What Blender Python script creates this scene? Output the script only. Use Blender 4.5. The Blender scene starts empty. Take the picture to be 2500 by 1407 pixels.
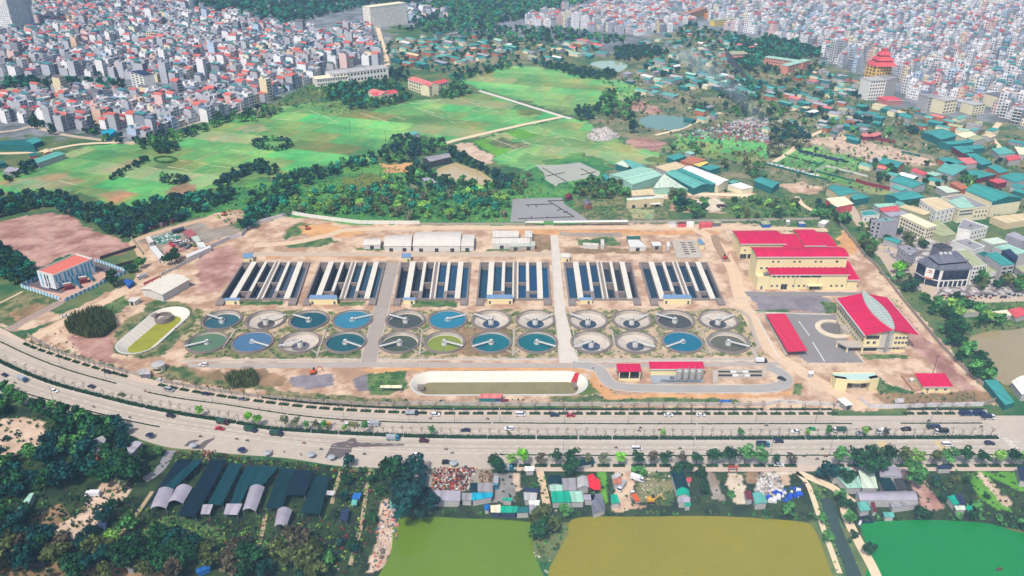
import bpy,math,random
import numpy as np
from math import sin,cos,pi,radians,atan2,hypot
from mathutils import Vector

R = random.Random(7)
S = bpy.context.scene
COL = S.collection

# ------------------------------------------------------------------ camera,sky,sun,exposure
FPX,CAM_H,PITCH = 1950.0,240.0,radians(27.3)
cam_d = bpy.data.cameras.new('camera')
cam_d.sensor_width = 36.0
cam_d.lens = FPX / 2500.0 * 36.0
cam_d.clip_start,cam_d.clip_end = 1.0,20000.0
cam = bpy.data.objects.new('camera',cam_d)
cam.location = (0,0,CAM_H)
cam.rotation_euler = (pi / 2 - PITCH,0,0)
COL.objects.link(cam)
S.camera = cam

SUN_EL,SUN_AZ = radians(56),radians(205)      # azimuth clockwise from +Y; the sun stands behind the camera,a little to the left
W = bpy.data.worlds.new("World"); S.world = W; W.use_nodes = True
nt = W.node_tree; nt.nodes.clear()
wo = nt.nodes.new('ShaderNodeOutputWorld'); bg = nt.nodes.new('ShaderNodeBackground')
sk = nt.nodes.new('ShaderNodeTexSky'); sk.sky_type = 'NISHITA'; sk.sun_disc = False
sk.sun_elevation = SUN_EL; sk.sun_rotation = SUN_AZ; sk.air_density = 1.0; sk.dust_density = 3.0; sk.ozone_density = 1.0
bg.inputs['Strength'].default_value = 0.115
nt.links.new(sk.outputs[0],bg.inputs[0]); nt.links.new(bg.outputs[0],wo.inputs[0])
sd = bpy.data.lights.new('sun','SUN'); sd.energy = 2.9; sd.angle = radians(4); sd.color = (1.0,.95,.88)
so = bpy.data.objects.new('sun',sd); COL.objects.link(so)
so.rotation_euler = (pi / 2 - SUN_EL,0,pi - SUN_AZ)
S.view_settings.view_transform = 'Standard'; S.view_settings.look = 'None'
S.view_settings.exposure = 0.65; S.view_settings.gamma = 1.0
HAZE = .00008
S.cycles.use_denoising = True
S.cycles.max_bounces = 4; S.cycles.diffuse_bounces = 2; S.cycles.glossy_bounces = 2
S.cycles.transparent_max_bounces = 4; S.cycles.volume_bounces = 1

# ------------------------------------------------------------------ survey: a point of the picture on the real ground (or at height z)
SP,CP = sin(PITCH),cos(PITCH)
def P(x,y,z=0.0):
    u = (x - 1250.0) / FPX; v = (y - 703.5) / FPX
    t = (CAM_H - z) / (SP + v * CP)
    return Vector((u * t,(CP - v * SP) * t,z))
def pix(p):
    h = CAM_H - p[2]; d = p[1] * CP + h * SP
    return 1250 + FPX * p[0] / d,703.5 + FPX * (h * CP - p[1] * SP) / d
def HT(g,ytop):
    v = (ytop - 703.5) / FPX
    return CAM_H - g[1] * (SP + v * CP) / (CP - v * SP)
ZO = dict(A=(0,0,2.931),B=(830,0,2.931),C=(1660,0,2.931),D=(0,460,2.931),E=(830,460,2.931),F=(1660,460,2.931),
          G=(0,927,2.931),H=(620,927,2.931),I=(1240,927,2.931),J=(1860,927,2.931),O=(0,0,1),
          a=(1220,370,5),b=(1640,300,5),c=(2000,270,5),d=(2000,460,5),e=(1780,530,5),f=(1900,700,5),
          g=(1440,830,5),h=(860,530,5),i=(450,600,5),j=(0,500,5),k=(940,1110,5),l=(1000,870,5))
def Q(k,*a):
    ox,oy,s = ZO[k]
    return [(ox + a[i] / s,oy + a[i + 1] / s) for i in range(0,len(a),2)]
def WP(pts,z=0.0): return [P(x,y,z) for x,y in pts]

def lin(c):
    c /= 255.0
    return c / 12.92 if c <= .04045 else ((c + .055) / 1.055) ** 2.4
def C(r,g,b,k=.62): return (lin(r) * k,lin(g) * k,lin(b) * k)

# ------------------------------------------------------------------ materials
MATS = {}
def mat(name,col=(.5,.5,.5),rough=.85,var=.12,scale=.25,attr=False,sheet=0.0,win=None,rnd=0.0,metal=0.0,spec=.3,bump=0.0,glow=None,vscale2=0.0):
    if name in MATS: return MATS[name]
    m = bpy.data.materials.new(name); m.use_nodes = True; MATS[name] = m
    n = m.node_tree.nodes; L = m.node_tree.links; n.clear()
    out = n.new('ShaderNodeOutputMaterial'); b = n.new('ShaderNodeBsdfPrincipled')
    L.new(b.outputs[0],out.inputs[0])
    b.inputs['Roughness'].default_value = rough; b.inputs['Metallic'].default_value = metal
    b.inputs['Specular IOR Level'].default_value = spec
    def math_(op,x,y=None):
        q = n.new('ShaderNodeMath'); q.operation = op
        for i,s in enumerate((x,y)):
            if s is None: continue
            if isinstance(s,(int,float)): q.inputs[i].default_value = s
            else: L.new(s,q.inputs[i])
        return q.outputs[0]
    if attr:
        a = n.new('ShaderNodeVertexColor'); a.layer_name = 'Col'; c = a.outputs[0]
    else:
        a = n.new('ShaderNodeRGB'); a.outputs[0].default_value = (*col,1); c = a.outputs[0]
    geo = n.new('ShaderNodeNewGeometry')
    def scaled(c,f):
        q = n.new('ShaderNodeVectorMath'); q.operation = 'SCALE'; L.new(c,q.inputs[0]); L.new(f,q.inputs['Scale']); return q.outputs[0]
    fac = None
    if var:
        t = n.new('ShaderNodeTexNoise'); t.inputs['Scale'].default_value = scale; t.inputs['Detail'].default_value = 6; t.inputs['Roughness'].default_value = .65
        L.new(geo.outputs['Position'],t.inputs['Vector'])
        fac = math_('ADD',math_('MULTIPLY',math_('SUBTRACT',t.outputs[0],.5),2 * var * 2),1.0)
        if vscale2:
            t2 = n.new('ShaderNodeTexNoise'); t2.inputs['Scale'].default_value = vscale2; t2.inputs['Detail'].default_value = 3
            L.new(geo.outputs['Position'],t2.inputs['Vector'])
            fac = math_('MULTIPLY',fac,math_('ADD',math_('MULTIPLY',math_('SUBTRACT',t2.outputs[0],.5),2.2 * var),1.0))
    if rnd:
        oi = n.new('ShaderNodeObjectInfo')
        f2 = math_('ADD',math_('MULTIPLY',math_('SUBTRACT',oi.outputs['Random'],.5),2 * rnd),1.0)
        fac = f2 if fac is None else math_('MULTIPLY',fac,f2)
    uv = None
    if sheet or win:
        uvn = n.new('ShaderNodeUVMap'); uvn.uv_map = 'UV'; sx = n.new('ShaderNodeSeparateXYZ'); L.new(uvn.outputs[0],sx.inputs[0]); uv = sx
    if sheet:
        wn = n.new('ShaderNodeTexWhiteNoise'); wn.noise_dimensions = '1D'
        L.new(math_('FLOOR',math_('MULTIPLY',uv.outputs[0],.8)),wn.inputs['W'])
        f3 = math_('ADD',math_('MULTIPLY',math_('SUBTRACT',wn.outputs[0],.5),2 * sheet),1.0)
        fac = f3 if fac is None else math_('MULTIPLY',fac,f3)
    if fac is not None: c = scaled(c,fac)
    if win:
        px,pz,dark = win
        def band(o,per,lo,hi):
            fr = math_('FRACT',math_('DIVIDE',o,per)); return math_('MULTIPLY',math_('GREATER_THAN',fr,lo),math_('LESS_THAN',fr,hi))
        wn = n.new('ShaderNodeTexWhiteNoise'); wn.noise_dimensions = '3D'
        cv = n.new('ShaderNodeCombineXYZ'); L.new(math_('FLOOR',math_('DIVIDE',uv.outputs[0],px)),cv.inputs[0]); L.new(math_('FLOOR',math_('DIVIDE',uv.outputs[1],pz)),cv.inputs[1])
        L.new(cv.outputs[0],wn.inputs['Vector'])
        nz = n.new('ShaderNodeSeparateXYZ'); L.new(geo.outputs['Normal'],nz.inputs[0])
        f = math_('MULTIPLY',math_('MULTIPLY',band(uv.outputs[0],px,.24,.74),band(uv.outputs[1],pz,.32,.80)),math_('LESS_THAN',math_('ABSOLUTE',nz.outputs[2]),.3))
        f = math_('MULTIPLY',f,math_('GREATER_THAN',wn.outputs[0],.22))
        mx = n.new('ShaderNodeMix'); mx.data_type = 'RGBA'; L.new(f,mx.inputs[0]); L.new(c,mx.inputs[6]); mx.inputs[7].default_value = (*dark,1); c = mx.outputs[2]
    L.new(c,b.inputs['Base Color'])
    if bump:
        t = n.new('ShaderNodeTexNoise'); t.inputs['Scale'].default_value = 1.2; t.inputs['Detail'].default_value = 4
        L.new(geo.outputs['Position'],t.inputs['Vector']); bp = n.new('ShaderNodeBump'); bp.inputs['Strength'].default_value = bump; bp.inputs['Distance'].default_value = .3
        L.new(t.outputs[0],bp.inputs['Height']); L.new(bp.outputs[0],b.inputs['Normal'])
    if glow: pass
    return m

# ------------------------------------------------------------------ mesh builder
ORG = {}
class MB:
    def __init__(s): s.v = []; s.f = []; s.mi = []; s.fc = []
    def face(s,pts,mi=0,col=None):
        n = len(s.v); s.v.extend([tuple(p) for p in pts]); s.f.append(tuple(range(n,n + len(pts)))); s.mi.append(mi); s.fc.append(col)
    def prism(s,poly,z0,z1,mi=0,col=None,top=True,bot=False,tmi=None,tcol=None):
        """poly: list of (x, y) anticlockwise"""
        a = sum(poly[i][0] * poly[(i + 1) % len(poly)][1] - poly[(i + 1) % len(poly)][0] * poly[i][1] for i in range(len(poly)))
        if a < 0: poly = poly[::-1]
        n = len(poly)
        for i in range(n):
            p,q = poly[i],poly[(i + 1) % n]
            s.face([(p[0],p[1],z0),(q[0],q[1],z0),(q[0],q[1],z1),(p[0],p[1],z1)],mi,col)
        if top: s.face([(p[0],p[1],z1) for p in poly],mi if tmi is None else tmi,col if tcol is None else tcol)
        if bot: s.face([(p[0],p[1],z0) for p in poly[::-1]],mi,col)
    def box(s,c,d,mi=0,col=None,rot=0.0,bot=False,tmi=None):
        hx,hy = d[0] / 2,d[1] / 2; k,q = cos(rot),sin(rot)
        s.prism([(c[0] + x * k - y * q,c[1] + x * q + y * k) for x,y in ((-hx,-hy),(hx,-hy),(hx,hy),(-hx,hy))],c[2],c[2] + d[2],mi,col,True,bot,tmi)
    def slab(s,top,th,mi=0,col=None):
        """a sheet with thickness: top = 3-D polygon"""
        n = len(top); nrm = Vector((0,0,0))
        for i in range(n):
            a,b = Vector(top[i]),Vector(top[(i + 1) % n]); nrm += a.cross(b)
        if nrm.z < 0: top = top[::-1]
        s.face(top,mi,col); lo = [(p[0],p[1],p[2] - th) for p in top]
        s.face(lo[::-1],mi,col)
        for i in range(n):
            j = (i + 1) % n; s.face([lo[i],lo[j],top[j],top[i]],mi,col)
    def tube(s,a,b,r0,r1=None,n=6,mi=0,col=None,cap=True):
        a,b = Vector(a),Vector(b); r1 = r0 if r1 is None else r1; d = (b - a)
        if d.length < 1e-6: return
        d.normalize(); e = d.orthogonal().normalized(); g = d.cross(e)
        A = [a + (e * cos(2 * pi * i / n) + g * sin(2 * pi * i / n)) * r0 for i in range(n)]
        B = [b + (e * cos(2 * pi * i / n) + g * sin(2 * pi * i / n)) * r1 for i in range(n)]
        for i in range(n):
            j = (i + 1) % n; s.face([A[i],A[j],B[j],B[i]],mi,col)
        if cap: s.face(B,mi,col); s.face(A[::-1],mi,col)
    def lathe(s,prof,n=24,mi=0,col=None,c=(0,0),a0=0,a1=2 * pi):
        full = abs(a1 - a0 - 2 * pi) < 1e-6
        for i in range(n):
            t0,t1 = a0 + (a1 - a0) * i / n,a0 + (a1 - a0) * (i + 1) / n
            for (r0,z0),(r1,z1) in zip(prof,prof[1:]):
                q = [(c[0] + r0 * cos(t0),c[1] + r0 * sin(t0),z0),(c[0] + r0 * cos(t1),c[1] + r0 * sin(t1),z0),(c[0] + r1 * cos(t1),c[1] + r1 * sin(t1),z1),(c[0] + r1 * cos(t0),c[1] + r1 * sin(t0),z1)]
                if r0 < 1e-5: q = [q[0],q[2],q[3]]
                elif r1 < 1e-5: q = q[:3]
                s.face(q,mi,col)
    def build(s,name,mats,parent=None,world=False,loc=None):
        o3 = Vector((0,0,0))
        if parent is not None and world: o3 = ORG.get(parent.name,Vector((0,0,0)))
        elif loc is not None: o3 = Vector(loc)
        me = bpy.data.meshes.new(name)
        V = np.array(s.v,dtype=np.float64).reshape(-1,3) - np.array(o3)
        nf = len(s.f); ln = np.array([len(f) for f in s.f],dtype=np.int32)
        me.vertices.add(len(V)); me.vertices.foreach_set('co',V.ravel())
        me.loops.add(len(V)); me.loops.foreach_set('vertex_index',np.arange(len(V),dtype=np.int32))
        me.polygons.add(nf); st = np.concatenate(([0],np.cumsum(ln)[:-1])).astype(np.int32) if nf else np.zeros(0,np.int32)
        me.polygons.foreach_set('loop_start',st); me.polygons.foreach_set('material_index',np.array(s.mi,dtype=np.int32))
        # uv in metres: u along the first edge,v across it
        a = V[st]; e = V[st + 1] - a; e /= np.maximum(np.linalg.norm(e,axis=1),1e-9)[:,None]
        f2 = V[st + 2] - a; nr = np.cross(e,f2); nr /= np.maximum(np.linalg.norm(nr,axis=1),1e-9)[:,None]; g = np.cross(nr,e)
        fi = np.repeat(np.arange(nf),ln); d = V - a[fi]
        uv = np.stack([(d * e[fi]).sum(1),(d * g[fi]).sum(1)],1)
        ul = me.uv_layers.new(name='UV'); ul.data.foreach_set('uv',uv.astype(np.float32).ravel())
        if any(c is not None for c in s.fc):
            ca = np.array([(*(c or (.5,.5,.5)),1.0) for c in s.fc],dtype=np.float32)[fi]
            at = me.color_attributes.new('Col','FLOAT_COLOR','CORNER'); at.data.foreach_set('color',ca.ravel())
        for m in (mats if isinstance(mats,(list,tuple)) else [mats]): me.materials.append(m)
        me.update(calc_edges=True)
        o = bpy.data.objects.new(name,me); COL.objects.link(o)
        if parent is not None: o.parent = parent
        elif loc is not None: o.location = o3
        ORG[o.name] = o3
        return o
def np_mesh(name,V,F,mats,col=None,smooth=False):
    me = bpy.data.meshes.new(name); k = F.shape[1]
    me.vertices.add(len(V)); me.vertices.foreach_set('co',np.asarray(V,np.float32).ravel())
    me.loops.add(F.size); me.loops.foreach_set('vertex_index',F.astype(np.int32).ravel())
    me.polygons.add(len(F)); me.polygons.foreach_set('loop_start',(np.arange(len(F)) * k).astype(np.int32))
    if col is not None:
        at = me.color_attributes.new('Col','FLOAT_COLOR','POINT'); at.data.foreach_set('color',np.concatenate([col,np.ones((len(col),1))],1).astype(np.float32).ravel())
    for m in (mats if isinstance(mats,(list,tuple)) else [mats]): me.materials.append(m)
    me.update(calc_edges=True)
    if smooth: me.polygons.foreach_set('use_smooth',np.ones(len(F),bool))
    return me
def link(name,me,parent=None):
    o = bpy.data.objects.new(name,me); COL.objects.link(o)
    if parent is not None: o.parent = parent
    return o

# ------------------------------------------------------------------ things and their labels
THINGS = []
LAND = [('dark glass corner office',2300,690),('long yellow hall',1960,660),('red gable office',2140,800),('red carpark canopy',1920,815),
        ('row of four silos',1680,915),('striped substation',165,680),('curved yellow gatehouse',2092,945),('barrel-roofed warehouse',1085,590),
        ('black barn',1135,425),('pagoda tower',2145,190),('white apartment slab',950,42),('red-roofed school',1045,210),
        ('orange L-shaped school',1915,155),('round hedge ring',667,355),('red tarpaulin',1447,1180),('emerald pond',2300,1340),('olive pond',1690,1330),
        ('light green pond',1130,1340),('bank between ponds',1345,1300),('nursery sheds',490,1190),('sandy truck yard',210,1230),
        ('front oval basin',1215,935),('slanted oval basin',372,805),('pink dirt lot',140,590),('construction yard',430,590),('grey square pond',1320,512),
        ('dark teal warehouse',2420,470),('white factory',1565,430),('brown pond',2440,870),('rubble yard',1930,1200),
        ('pottery yard',1115,1180),('farm road junction',1375,285),('dark tree belt',230,520),('smoky tree clump',1900,330),('tall corner towers',40,45),
        ('hazy city corner',2400,60),('terrace lane',945,120),('cream school complex',1760,45),('long white school',860,190),('canal',2060,1270)]
def tag(o,label,cat,group=None,px=None):
    o['label'] = label; o['category'] = cat
    if group: o['group'] = group
    THINGS.append((o,px)); return o
def thing(name,label,cat,loc=(0,0,0),rz=0.0,group=None):
    o = bpy.data.objects.new(name,None); COL.objects.link(o); o.empty_display_size = .3
    o.location = loc; o.rotation_euler = (0,0,rz); ORG[o.name] = Vector(loc)
    return tag(o,label,cat,group)
def struct(o,kind='structure'):
    o['kind'] = kind; return o
def dup(src,loc,rz=0.0,sc=None,label=None,group=None,mats=None):
    """a copy of a thing with copies of its parts and sub-parts"""
    r = src.copy(); COL.objects.link(r); r.location = loc; r.rotation_euler = (0,0,rz)
    if sc: r.scale = sc if isinstance(sc,tuple) else (sc,sc,sc)
    for ch in src.children:
        c = ch.copy(); COL.objects.link(c); c.parent = r
        for gch in ch.children:
            g = gch.copy(); COL.objects.link(g); g.parent = c
    if label: r['label'] = label
    if group: r['group'] = group
    THINGS.append((r,None)); return r
ORD = 'nearest second third fourth fifth sixth seventh eighth ninth tenth eleventh twelfth thirteenth fourteenth fifteenth sixteenth seventeenth eighteenth nineteenth twentieth'.split()
TENS = {2: 'twenty',3: 'thirty',4: 'forty',5: 'fifty',6: 'sixty',7: 'seventy',8: 'eighty',9: 'ninety'}
def ordw(i):
    if i < 20: return ORD[i]
    i += 1
    t,u = divmod(i,10)
    if t >= 10: return 'number %d' % i
    return (TENS[t][:-1] + 'ieth') if u == 0 else TENS[t] + '-' + ['','first','second','third','fourth','fifth','sixth','seventh','eighth','ninth'][u]
def finish_labels():
    by = {}
    for o,px in THINGS:
        if px is None: px = pix(o.location)
        by.setdefault(o['label'],[]).append((o,px))
    done = set(k for k,v in by.items() if len(v) == 1)
    for lab,mem in by.items():
        if len(mem) == 1: continue
        sub = {}
        for o,(x,y) in mem:
            d,nm,lx,ly = min((hypot(x - lx,(y - ly) * 1.6),nm,lx,ly) for nm,lx,ly in LAND)
            dx,dy = x - lx,(y - ly) * 1.6
            rel = ('right of' if dx > 0 else 'left of') if abs(dx) > abs(dy) else ('below' if dy > 0 else 'above')
            sub.setdefault((rel,nm),[]).append((d,o))
        for (rel,nm),ms in sub.items():
            ms.sort(key=lambda t: t[0])
            for i,(d,o) in enumerate(ms):
                if len(ms) == 1: l = '%s, %s the %s' % (lab,rel,nm)
                elif i == 0: l = '%s, nearest %s the %s' % (lab,rel,nm)
                elif i < 20: l = '%s, %s %s the %s' % (lab,ordw(i),rel,nm)
                else: l = '%s, %s %s the %s' % (lab,ordw(i),rel,nm)
                while l in done: l = l.replace(',',' there,',1)
                if len(l.split()) > 16: l = l.replace(' the ',' ')
                done.add(l); o['label'] = l
# ------------------------------------------------------------------ curves of the big road (surveyed),used by many builders
def curve(pts):
    xs = np.array([p[0] for p in pts],float); ys = np.array([p[1] for p in pts],float)
    # monotone cubic (finite-difference tangents) so that the bend is smooth
    h = np.diff(xs); dl = np.diff(ys) / h; m = np.zeros(len(xs)); m[1:-1] = (dl[:-1] * h[1:] + dl[1:] * h[:-1]) / (h[:-1] + h[1:]); m[0],m[-1] = dl[0],dl[-1]
    def f(x):
        i = min(max(int(np.searchsorted(xs,x)) - 1,0),len(xs) - 2)
        t = (x - xs[i]) / h[i]
        if t < 0: return ys[0] + m[0] * (x - xs[0])
        if t > 1: return ys[-1] + m[-1] * (x - xs[-1])
        return (2*t**3 - 3*t*t + 1) * ys[i] + (t**3 - 2*t*t + t) * h[i] * m[i] + (3*t*t - 2*t**3) * ys[i+1] + (t**3 - t*t) * h[i] * m[i+1]
    return f
K1 = curve([(-60,790),(0,814),(65,847),(145,876),(234,904),(302,923),(397,947),(512,968),(631,985),(760,1000),(893,1009),(1029,1014),(1250,1015),(2560,1015)])
M1 = curve([(-60,806),(0,835),(68,867),(153,900),(222,921),(290,939),(358,958),(427,972),(546,988),(640,1003),(790,1022),(927,1030),(1260,1034),(2560,1034)])
M2 = curve([(-60,850),(0,884),(60,911),(126,936),(239,967),(341,992),(443,1012),(580,1034),(640,1045),(760,1055),(893,1062),(1063,1068),(1250,1070),(2560,1070)])
M3 = curve([(-60,918),(0,941),(157,988),(266,1017),(392,1044),(560,1068),(800,1096),(1000,1108),(1215,1111),(2560,1111)])
K2 = curve([(-60,945),(0,966),(55,985),(120,1005),(200,1030),(300,1055),(340,1072),(410,1092),(480,1099),(560,1108),(700,1119),(830,1138),(950,1143),(1215,1146),(2560,1146)])
def heading(f,x):
    a,b = P(x - 4,f(x - 4)),P(x + 4,f(x + 4)); return atan2(b.y - a.y,b.x - a.x)

# ------------------------------------------------------------------ ground: one sheet to the horizon,its soil,grass and crops as colours of the surface itself
def vn(x,y,s,seed=0):
    X = x / s; Y = y / s; i = np.floor(X).astype(np.int64); j = np.floor(Y).astype(np.int64); fx = X - i; fy = Y - j
    fx = fx * fx * (3 - 2 * fx); fy = fy * fy * (3 - 2 * fy)
    def hsh(a,b):
        h = (a * 374761393 + b * 668265263 + seed * 1442695041) & 0x7fffffff
        h = ((h ^ (h >> 13)) * 1274126177) & 0x7fffffff
        return ((h ^ (h >> 16)) & 0xffff) / 65535.0
    return (hsh(i,j) * (1 - fx) + hsh(i + 1,j) * fx) * (1 - fy) + (hsh(i,j + 1) * (1 - fx) + hsh(i + 1,j + 1) * fx) * fy
def fbm(x,y,s,seed=0): return .5 * vn(x,y,s,seed) + .27 * vn(x,y,s / 2.3,seed + 1) + .23 * vn(x,y,s / 5.1,seed + 2)
def inpoly(x,y,poly):
    r = np.zeros(x.shape,bool); n = len(poly)
    for i in range(n):
        x0,y0 = poly[i][0],poly[i][1]; x1,y1 = poly[i - 1][0],poly[i - 1][1]
        if y0 == y1: continue
        c = ((y0 > y) != (y1 > y)) & (x < (x1 - x0) * (y - y0) / (y1 - y0) + x0); r ^= c
    return r
def pip(p,poly): return bool(inpoly(np.array([p[0]]),np.array([p[1]]),poly)[0])

G = {  # colours in pairs (as they look in plain daylight),patch size,contrast
 'city': ((150,152,158),(92,100,100),18,2.2),'scrub': ((112,122,72),(46,100,58),16,2.6),'scrub2': ((150,140,104),(62,100,62),14,2.6),
 'lush': ((100,160,72),(42,118,64),20,2.4),'dark': ((56,78,40),(28,48,30),5,2.6),'field': ((128,186,98),(86,148,82),30,1.9),'field2': ((140,190,104),(100,164,90),26,1.9),
 'vivid': ((112,176,50),(86,150,44),14,1.8),'pinkdirt': ((206,164,148),(158,110,98),12,2.4),'dirt': ((228,198,168),(182,144,116),8,3.0),'dirtp': ((222,192,166),(176,138,112),9,2.4),
 'orange': ((232,178,118),(206,150,100),10,2.0),'brown': ((176,140,108),(134,112,78),8,2.4),'grassy': ((146,138,96),(62,96,48),4,3.4),'greenpatch': ((112,132,78),(50,96,44),3.5,3.0),
 'grey': ((160,156,152),(132,128,124),12,2.0),'gravel': ((150,142,148),(124,116,122),8,2.4),'sand': ((226,198,172),(200,170,144),7,2.4),'pale': ((236,220,196),(214,194,168),10,2.0),
 'mixed': ((206,178,146),(96,112,56),3.2,4.2),'rubble': ((214,204,200),(120,108,104),2.5,3.2),'moss': ((122,132,58),(86,110,48),10,2.0),'plough': ((176,168,124),(134,144,92),12,2.0),'tyard': ((170,160,146),(150,130,110),10,2.0)}
Z = []
def zone(k,pts,w=3.0): Z.append((k,pts,w))
zone('scrub',[(-400,340),(0,335),(250,335),(330,350),(460,300),(640,255),(770,185),(940,170),(950,60),(1300,95),(1500,130),(1700,120),(1900,150),(2100,250),(2300,300),(2900,340),(2900,1500),(-400,1500)],8)
zone('scrub2',[(1480,130),(1700,110),(1900,130),(2100,240),(2300,290),(2900,330),(2700,520),(2300,500),(2080,520),(1900,440),(1790,480),(1640,480),(1480,420),(1640,390),(1430,300),(1500,280)],8)
zone('scrub2',[(1560,108),(1660,66),(1790,82),(1900,115),(2050,162),(2110,195),(2110,250),(1900,160),(1700,120)],8)
zone('scrub2',[(940,90),(1300,95),(1450,130),(1330,160),(1130,180),(960,165)],8)
zone('lush',[(700,430),(900,400),(1040,420),(1200,455),(1330,420),(1500,440),(1500,545),(1200,545),(900,548),(700,525),(640,530)],5)
zone('lush',[(260,505),(330,505),(480,470),(620,440),(740,450),(720,500),(600,560),(480,530),(340,570)],4)
# fields
zone('field',[(-60,440),(90,395),(200,360),(330,345),(430,330),(560,290),(640,280),(700,260),(830,245),(870,270),(900,272),(1000,250),(1110,235),(1180,225),(1375,285),(1340,292),(1240,318),(1085,352),(1040,330),(960,330),(930,380),(870,400),(770,410),(700,425),(620,440),(560,450),(480,470),(400,490),(330,505),(240,490),(180,465),(100,475),(-60,470)],3)
zone('field2',[(1115,195),(1180,175),(1240,160),(1330,165),(1480,190),(1560,215),(1550,235),(1470,262),(1390,280),(1260,240),(1185,222)],3)
zone('field2',[(1150,345),(1260,316),(1385,287),(1430,300),(1500,340),(1560,360),(1640,385),(1620,400),(1500,405),(1420,375),(1340,390),(1280,415),(1220,400),(1200,370)],3)
zone('field',[(1640,330),(1720,320),(1860,350),(1890,380),(1850,400),(1760,390),(1640,370)],3)
zone('moss',[(1780,365),(1850,376),(1840,386),(1790,382)],2)
zone('field',[(1900,375),(1960,360),(2120,400),(2100,420),(1990,420),(1900,400)],3)
zone('field',[(1990,350),(2080,378),(2070,388),(1985,362)],2)
zone('field',[(2000,415),(2180,470),(2160,480),(1990,430)],3)
zone('lush',[(1320,400),(1400,375),(1500,408),(1420,470),(1330,470),(1250,440)],4)
zone('plough',[(0,445),(60,435),(160,420),(210,440),(150,462),(40,465)],3); zone('plough',[(245,415),(330,385),(370,380),(300,425)],2); zone('plough',[(235,478),(290,462),(330,470),(290,495)],2)
zone('plough',[(500,340),(560,330),(600,340),(560,352)],3); zone('plough',[(580,310),(640,305),(660,318),(590,325)],3); zone('brown',[(400,470),(450,440),(480,460),(430,478)],3)
zone('vivid',[(1150,345),(1180,338),(1250,362),(1215,382)],1.5); zone('vivid',[(1235,322),(1270,315),(1320,332),(1280,340)],1.5); zone('moss',[(1260,275),(1300,266),(1330,275),(1290,284)],3)
zone('grassy',[(1180,350),(1230,335),(1300,355),(1250,365)],2); zone('moss',[(1560,385),(1620,380),(1640,392),(1600,400)],2)
# bare soil away from the works
zone('sand',[(1110,352),(1145,345),(1175,365),(1205,380),(1205,400),(1170,405),(1130,375)],2)
zone('orange',[(920,400),(960,405),(1000,400),(990,420),(950,425)],3); zone('moss',[(830,440),(880,420),(960,440),(940,470),(850,465)],4)
zone('rubble',[(1430,330),(1445,312),(1480,310),(1510,330),(1480,345),(1440,342)],2); zone('pinkdirt',[(1530,345),(1565,336),(1630,350),(1600,370),(1550,362)],2)
zone('pinkdirt',[(1515,255),(1570,245),(1610,270),(1600,282),(1560,270),(1520,262)],2)
zone('rubble',[(1780,300),(1850,285),(1950,300),(1965,340),(1900,352),(1850,345),(1800,340),(1760,320)],4)
zone('sand',[(1970,340),(2060,325),(2160,355),(2260,380),(2280,405),(2200,400),(2120,390),(2060,375),(1990,358)],4); zone('sand',[(2230,420),(2290,430),(2260,450),(2200,440)],3)
zone('dirt',[(1640,475),(1700,485),(1760,500),(1780,520),(1700,520),(1640,510)],2); zone('pale',[(1675,490),(1755,483),(1780,515),(1700,515)],2)
zone('dirt',[(1900,450),(1960,445),(2010,460),(1990,475),(1930,470)],2); zone('dirt',[(1560,470),(1840,472),(1850,482),(1560,484)],2)
zone('greenpatch',[(1780,485),(1900,480),(1960,500),(1960,540),(1800,545),(1770,520)],4)
zone('grassy',[(1400,470),(1540,470),(1640,520),(1640,540),(1420,542)],3); zone('greenpatch',[(1452,504),(1495,503),(1505,524),(1455,524)],1); zone('plough',[(1535,512),(1590,510),(1600,535),(1545,535)],2)
zone('pinkdirt',[(-60,560),(50,527),(130,522),(180,535),(230,560),(290,585),(330,605),(250,632),(225,642),(160,622),(90,657),(60,642),(30,600),(-60,600)],3)
zone('tyard',[(330,590),(350,572),(480,535),(600,512),(600,535),(560,552),(600,575),(520,610),(470,640),(390,660),(360,650)],2)
zone('dirt',[(480,540),(520,520),(600,512),(600,530),(555,552),(520,560)],2); zone('pinkdirt',[(395,600),(440,590),(485,600),(440,625),(400,628)],2)
zone('dirt',[(330,592),(365,600),(390,640),(360,670),(330,700),(240,740),(120,790),(40,812),(0,800),(0,755),(60,745),(150,770),(250,720),(330,680),(345,640)],2)
zone('grassy',[(0,730),(80,712),(150,735),(30,800),(0,795)],3); zone('brown',[(20,770),(90,740),(130,745),(40,790)],3)
# the works
zone('dirt',[(360,650),(480,600),(560,575),(640,545),(700,527),(880,549),(1250,549),(1530,546),(1780,545),(2065,562),(2130,640),(2250,780),(2440,988),(2100,1003),(1200,988),(900,988),(640,974),(380,928),(60,826),(160,775),(240,735),(330,690)],2)
zone('pinkdirt',[(490,620),(560,600),(590,640),(560,690),(500,720),(470,690)],4)
zone('greenpatch',[(690,560),(720,545),(760,550),(750,575),(700,582)],3); zone('greenpatch',[(690,595),(800,580),(830,590),(760,605),(700,605)],2); zone('orange',[(720,555),(800,548),(900,560),(860,575),(760,580)],3)
zone('brown',[(1290,570),(1340,560),(1345,610),(1300,620)],3); zone('greenpatch',[(1400,585),(1500,580),(1510,600),(1410,600)],2); zone('brown',[(1380,605),(1620,607),(1620,620),(1380,618)],2)
zone('greenpatch',[(870,603),(1000,606),(1150,612),(1150,617),(870,610)],1.2); zone('greenpatch',[(1190,608),(1290,606),(1300,613),(1190,614)],1.2)
zone('orange',[(650,616),(940,618),(945,630),(650,628)],2); zone('orange',[(1250,560),(1760,562),(1760,572),(1380,575),(1250,570)],2)
zone('mixed',[(470,760),(1830,755),(1860,875),(430,875)],3)
zone('grassy',[(500,800),(700,800),(880,800),(890,870),(480,872),(460,830)],3); zone('mixed',[(520,800),(900,800),(880,830),(500,830)],3)
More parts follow.
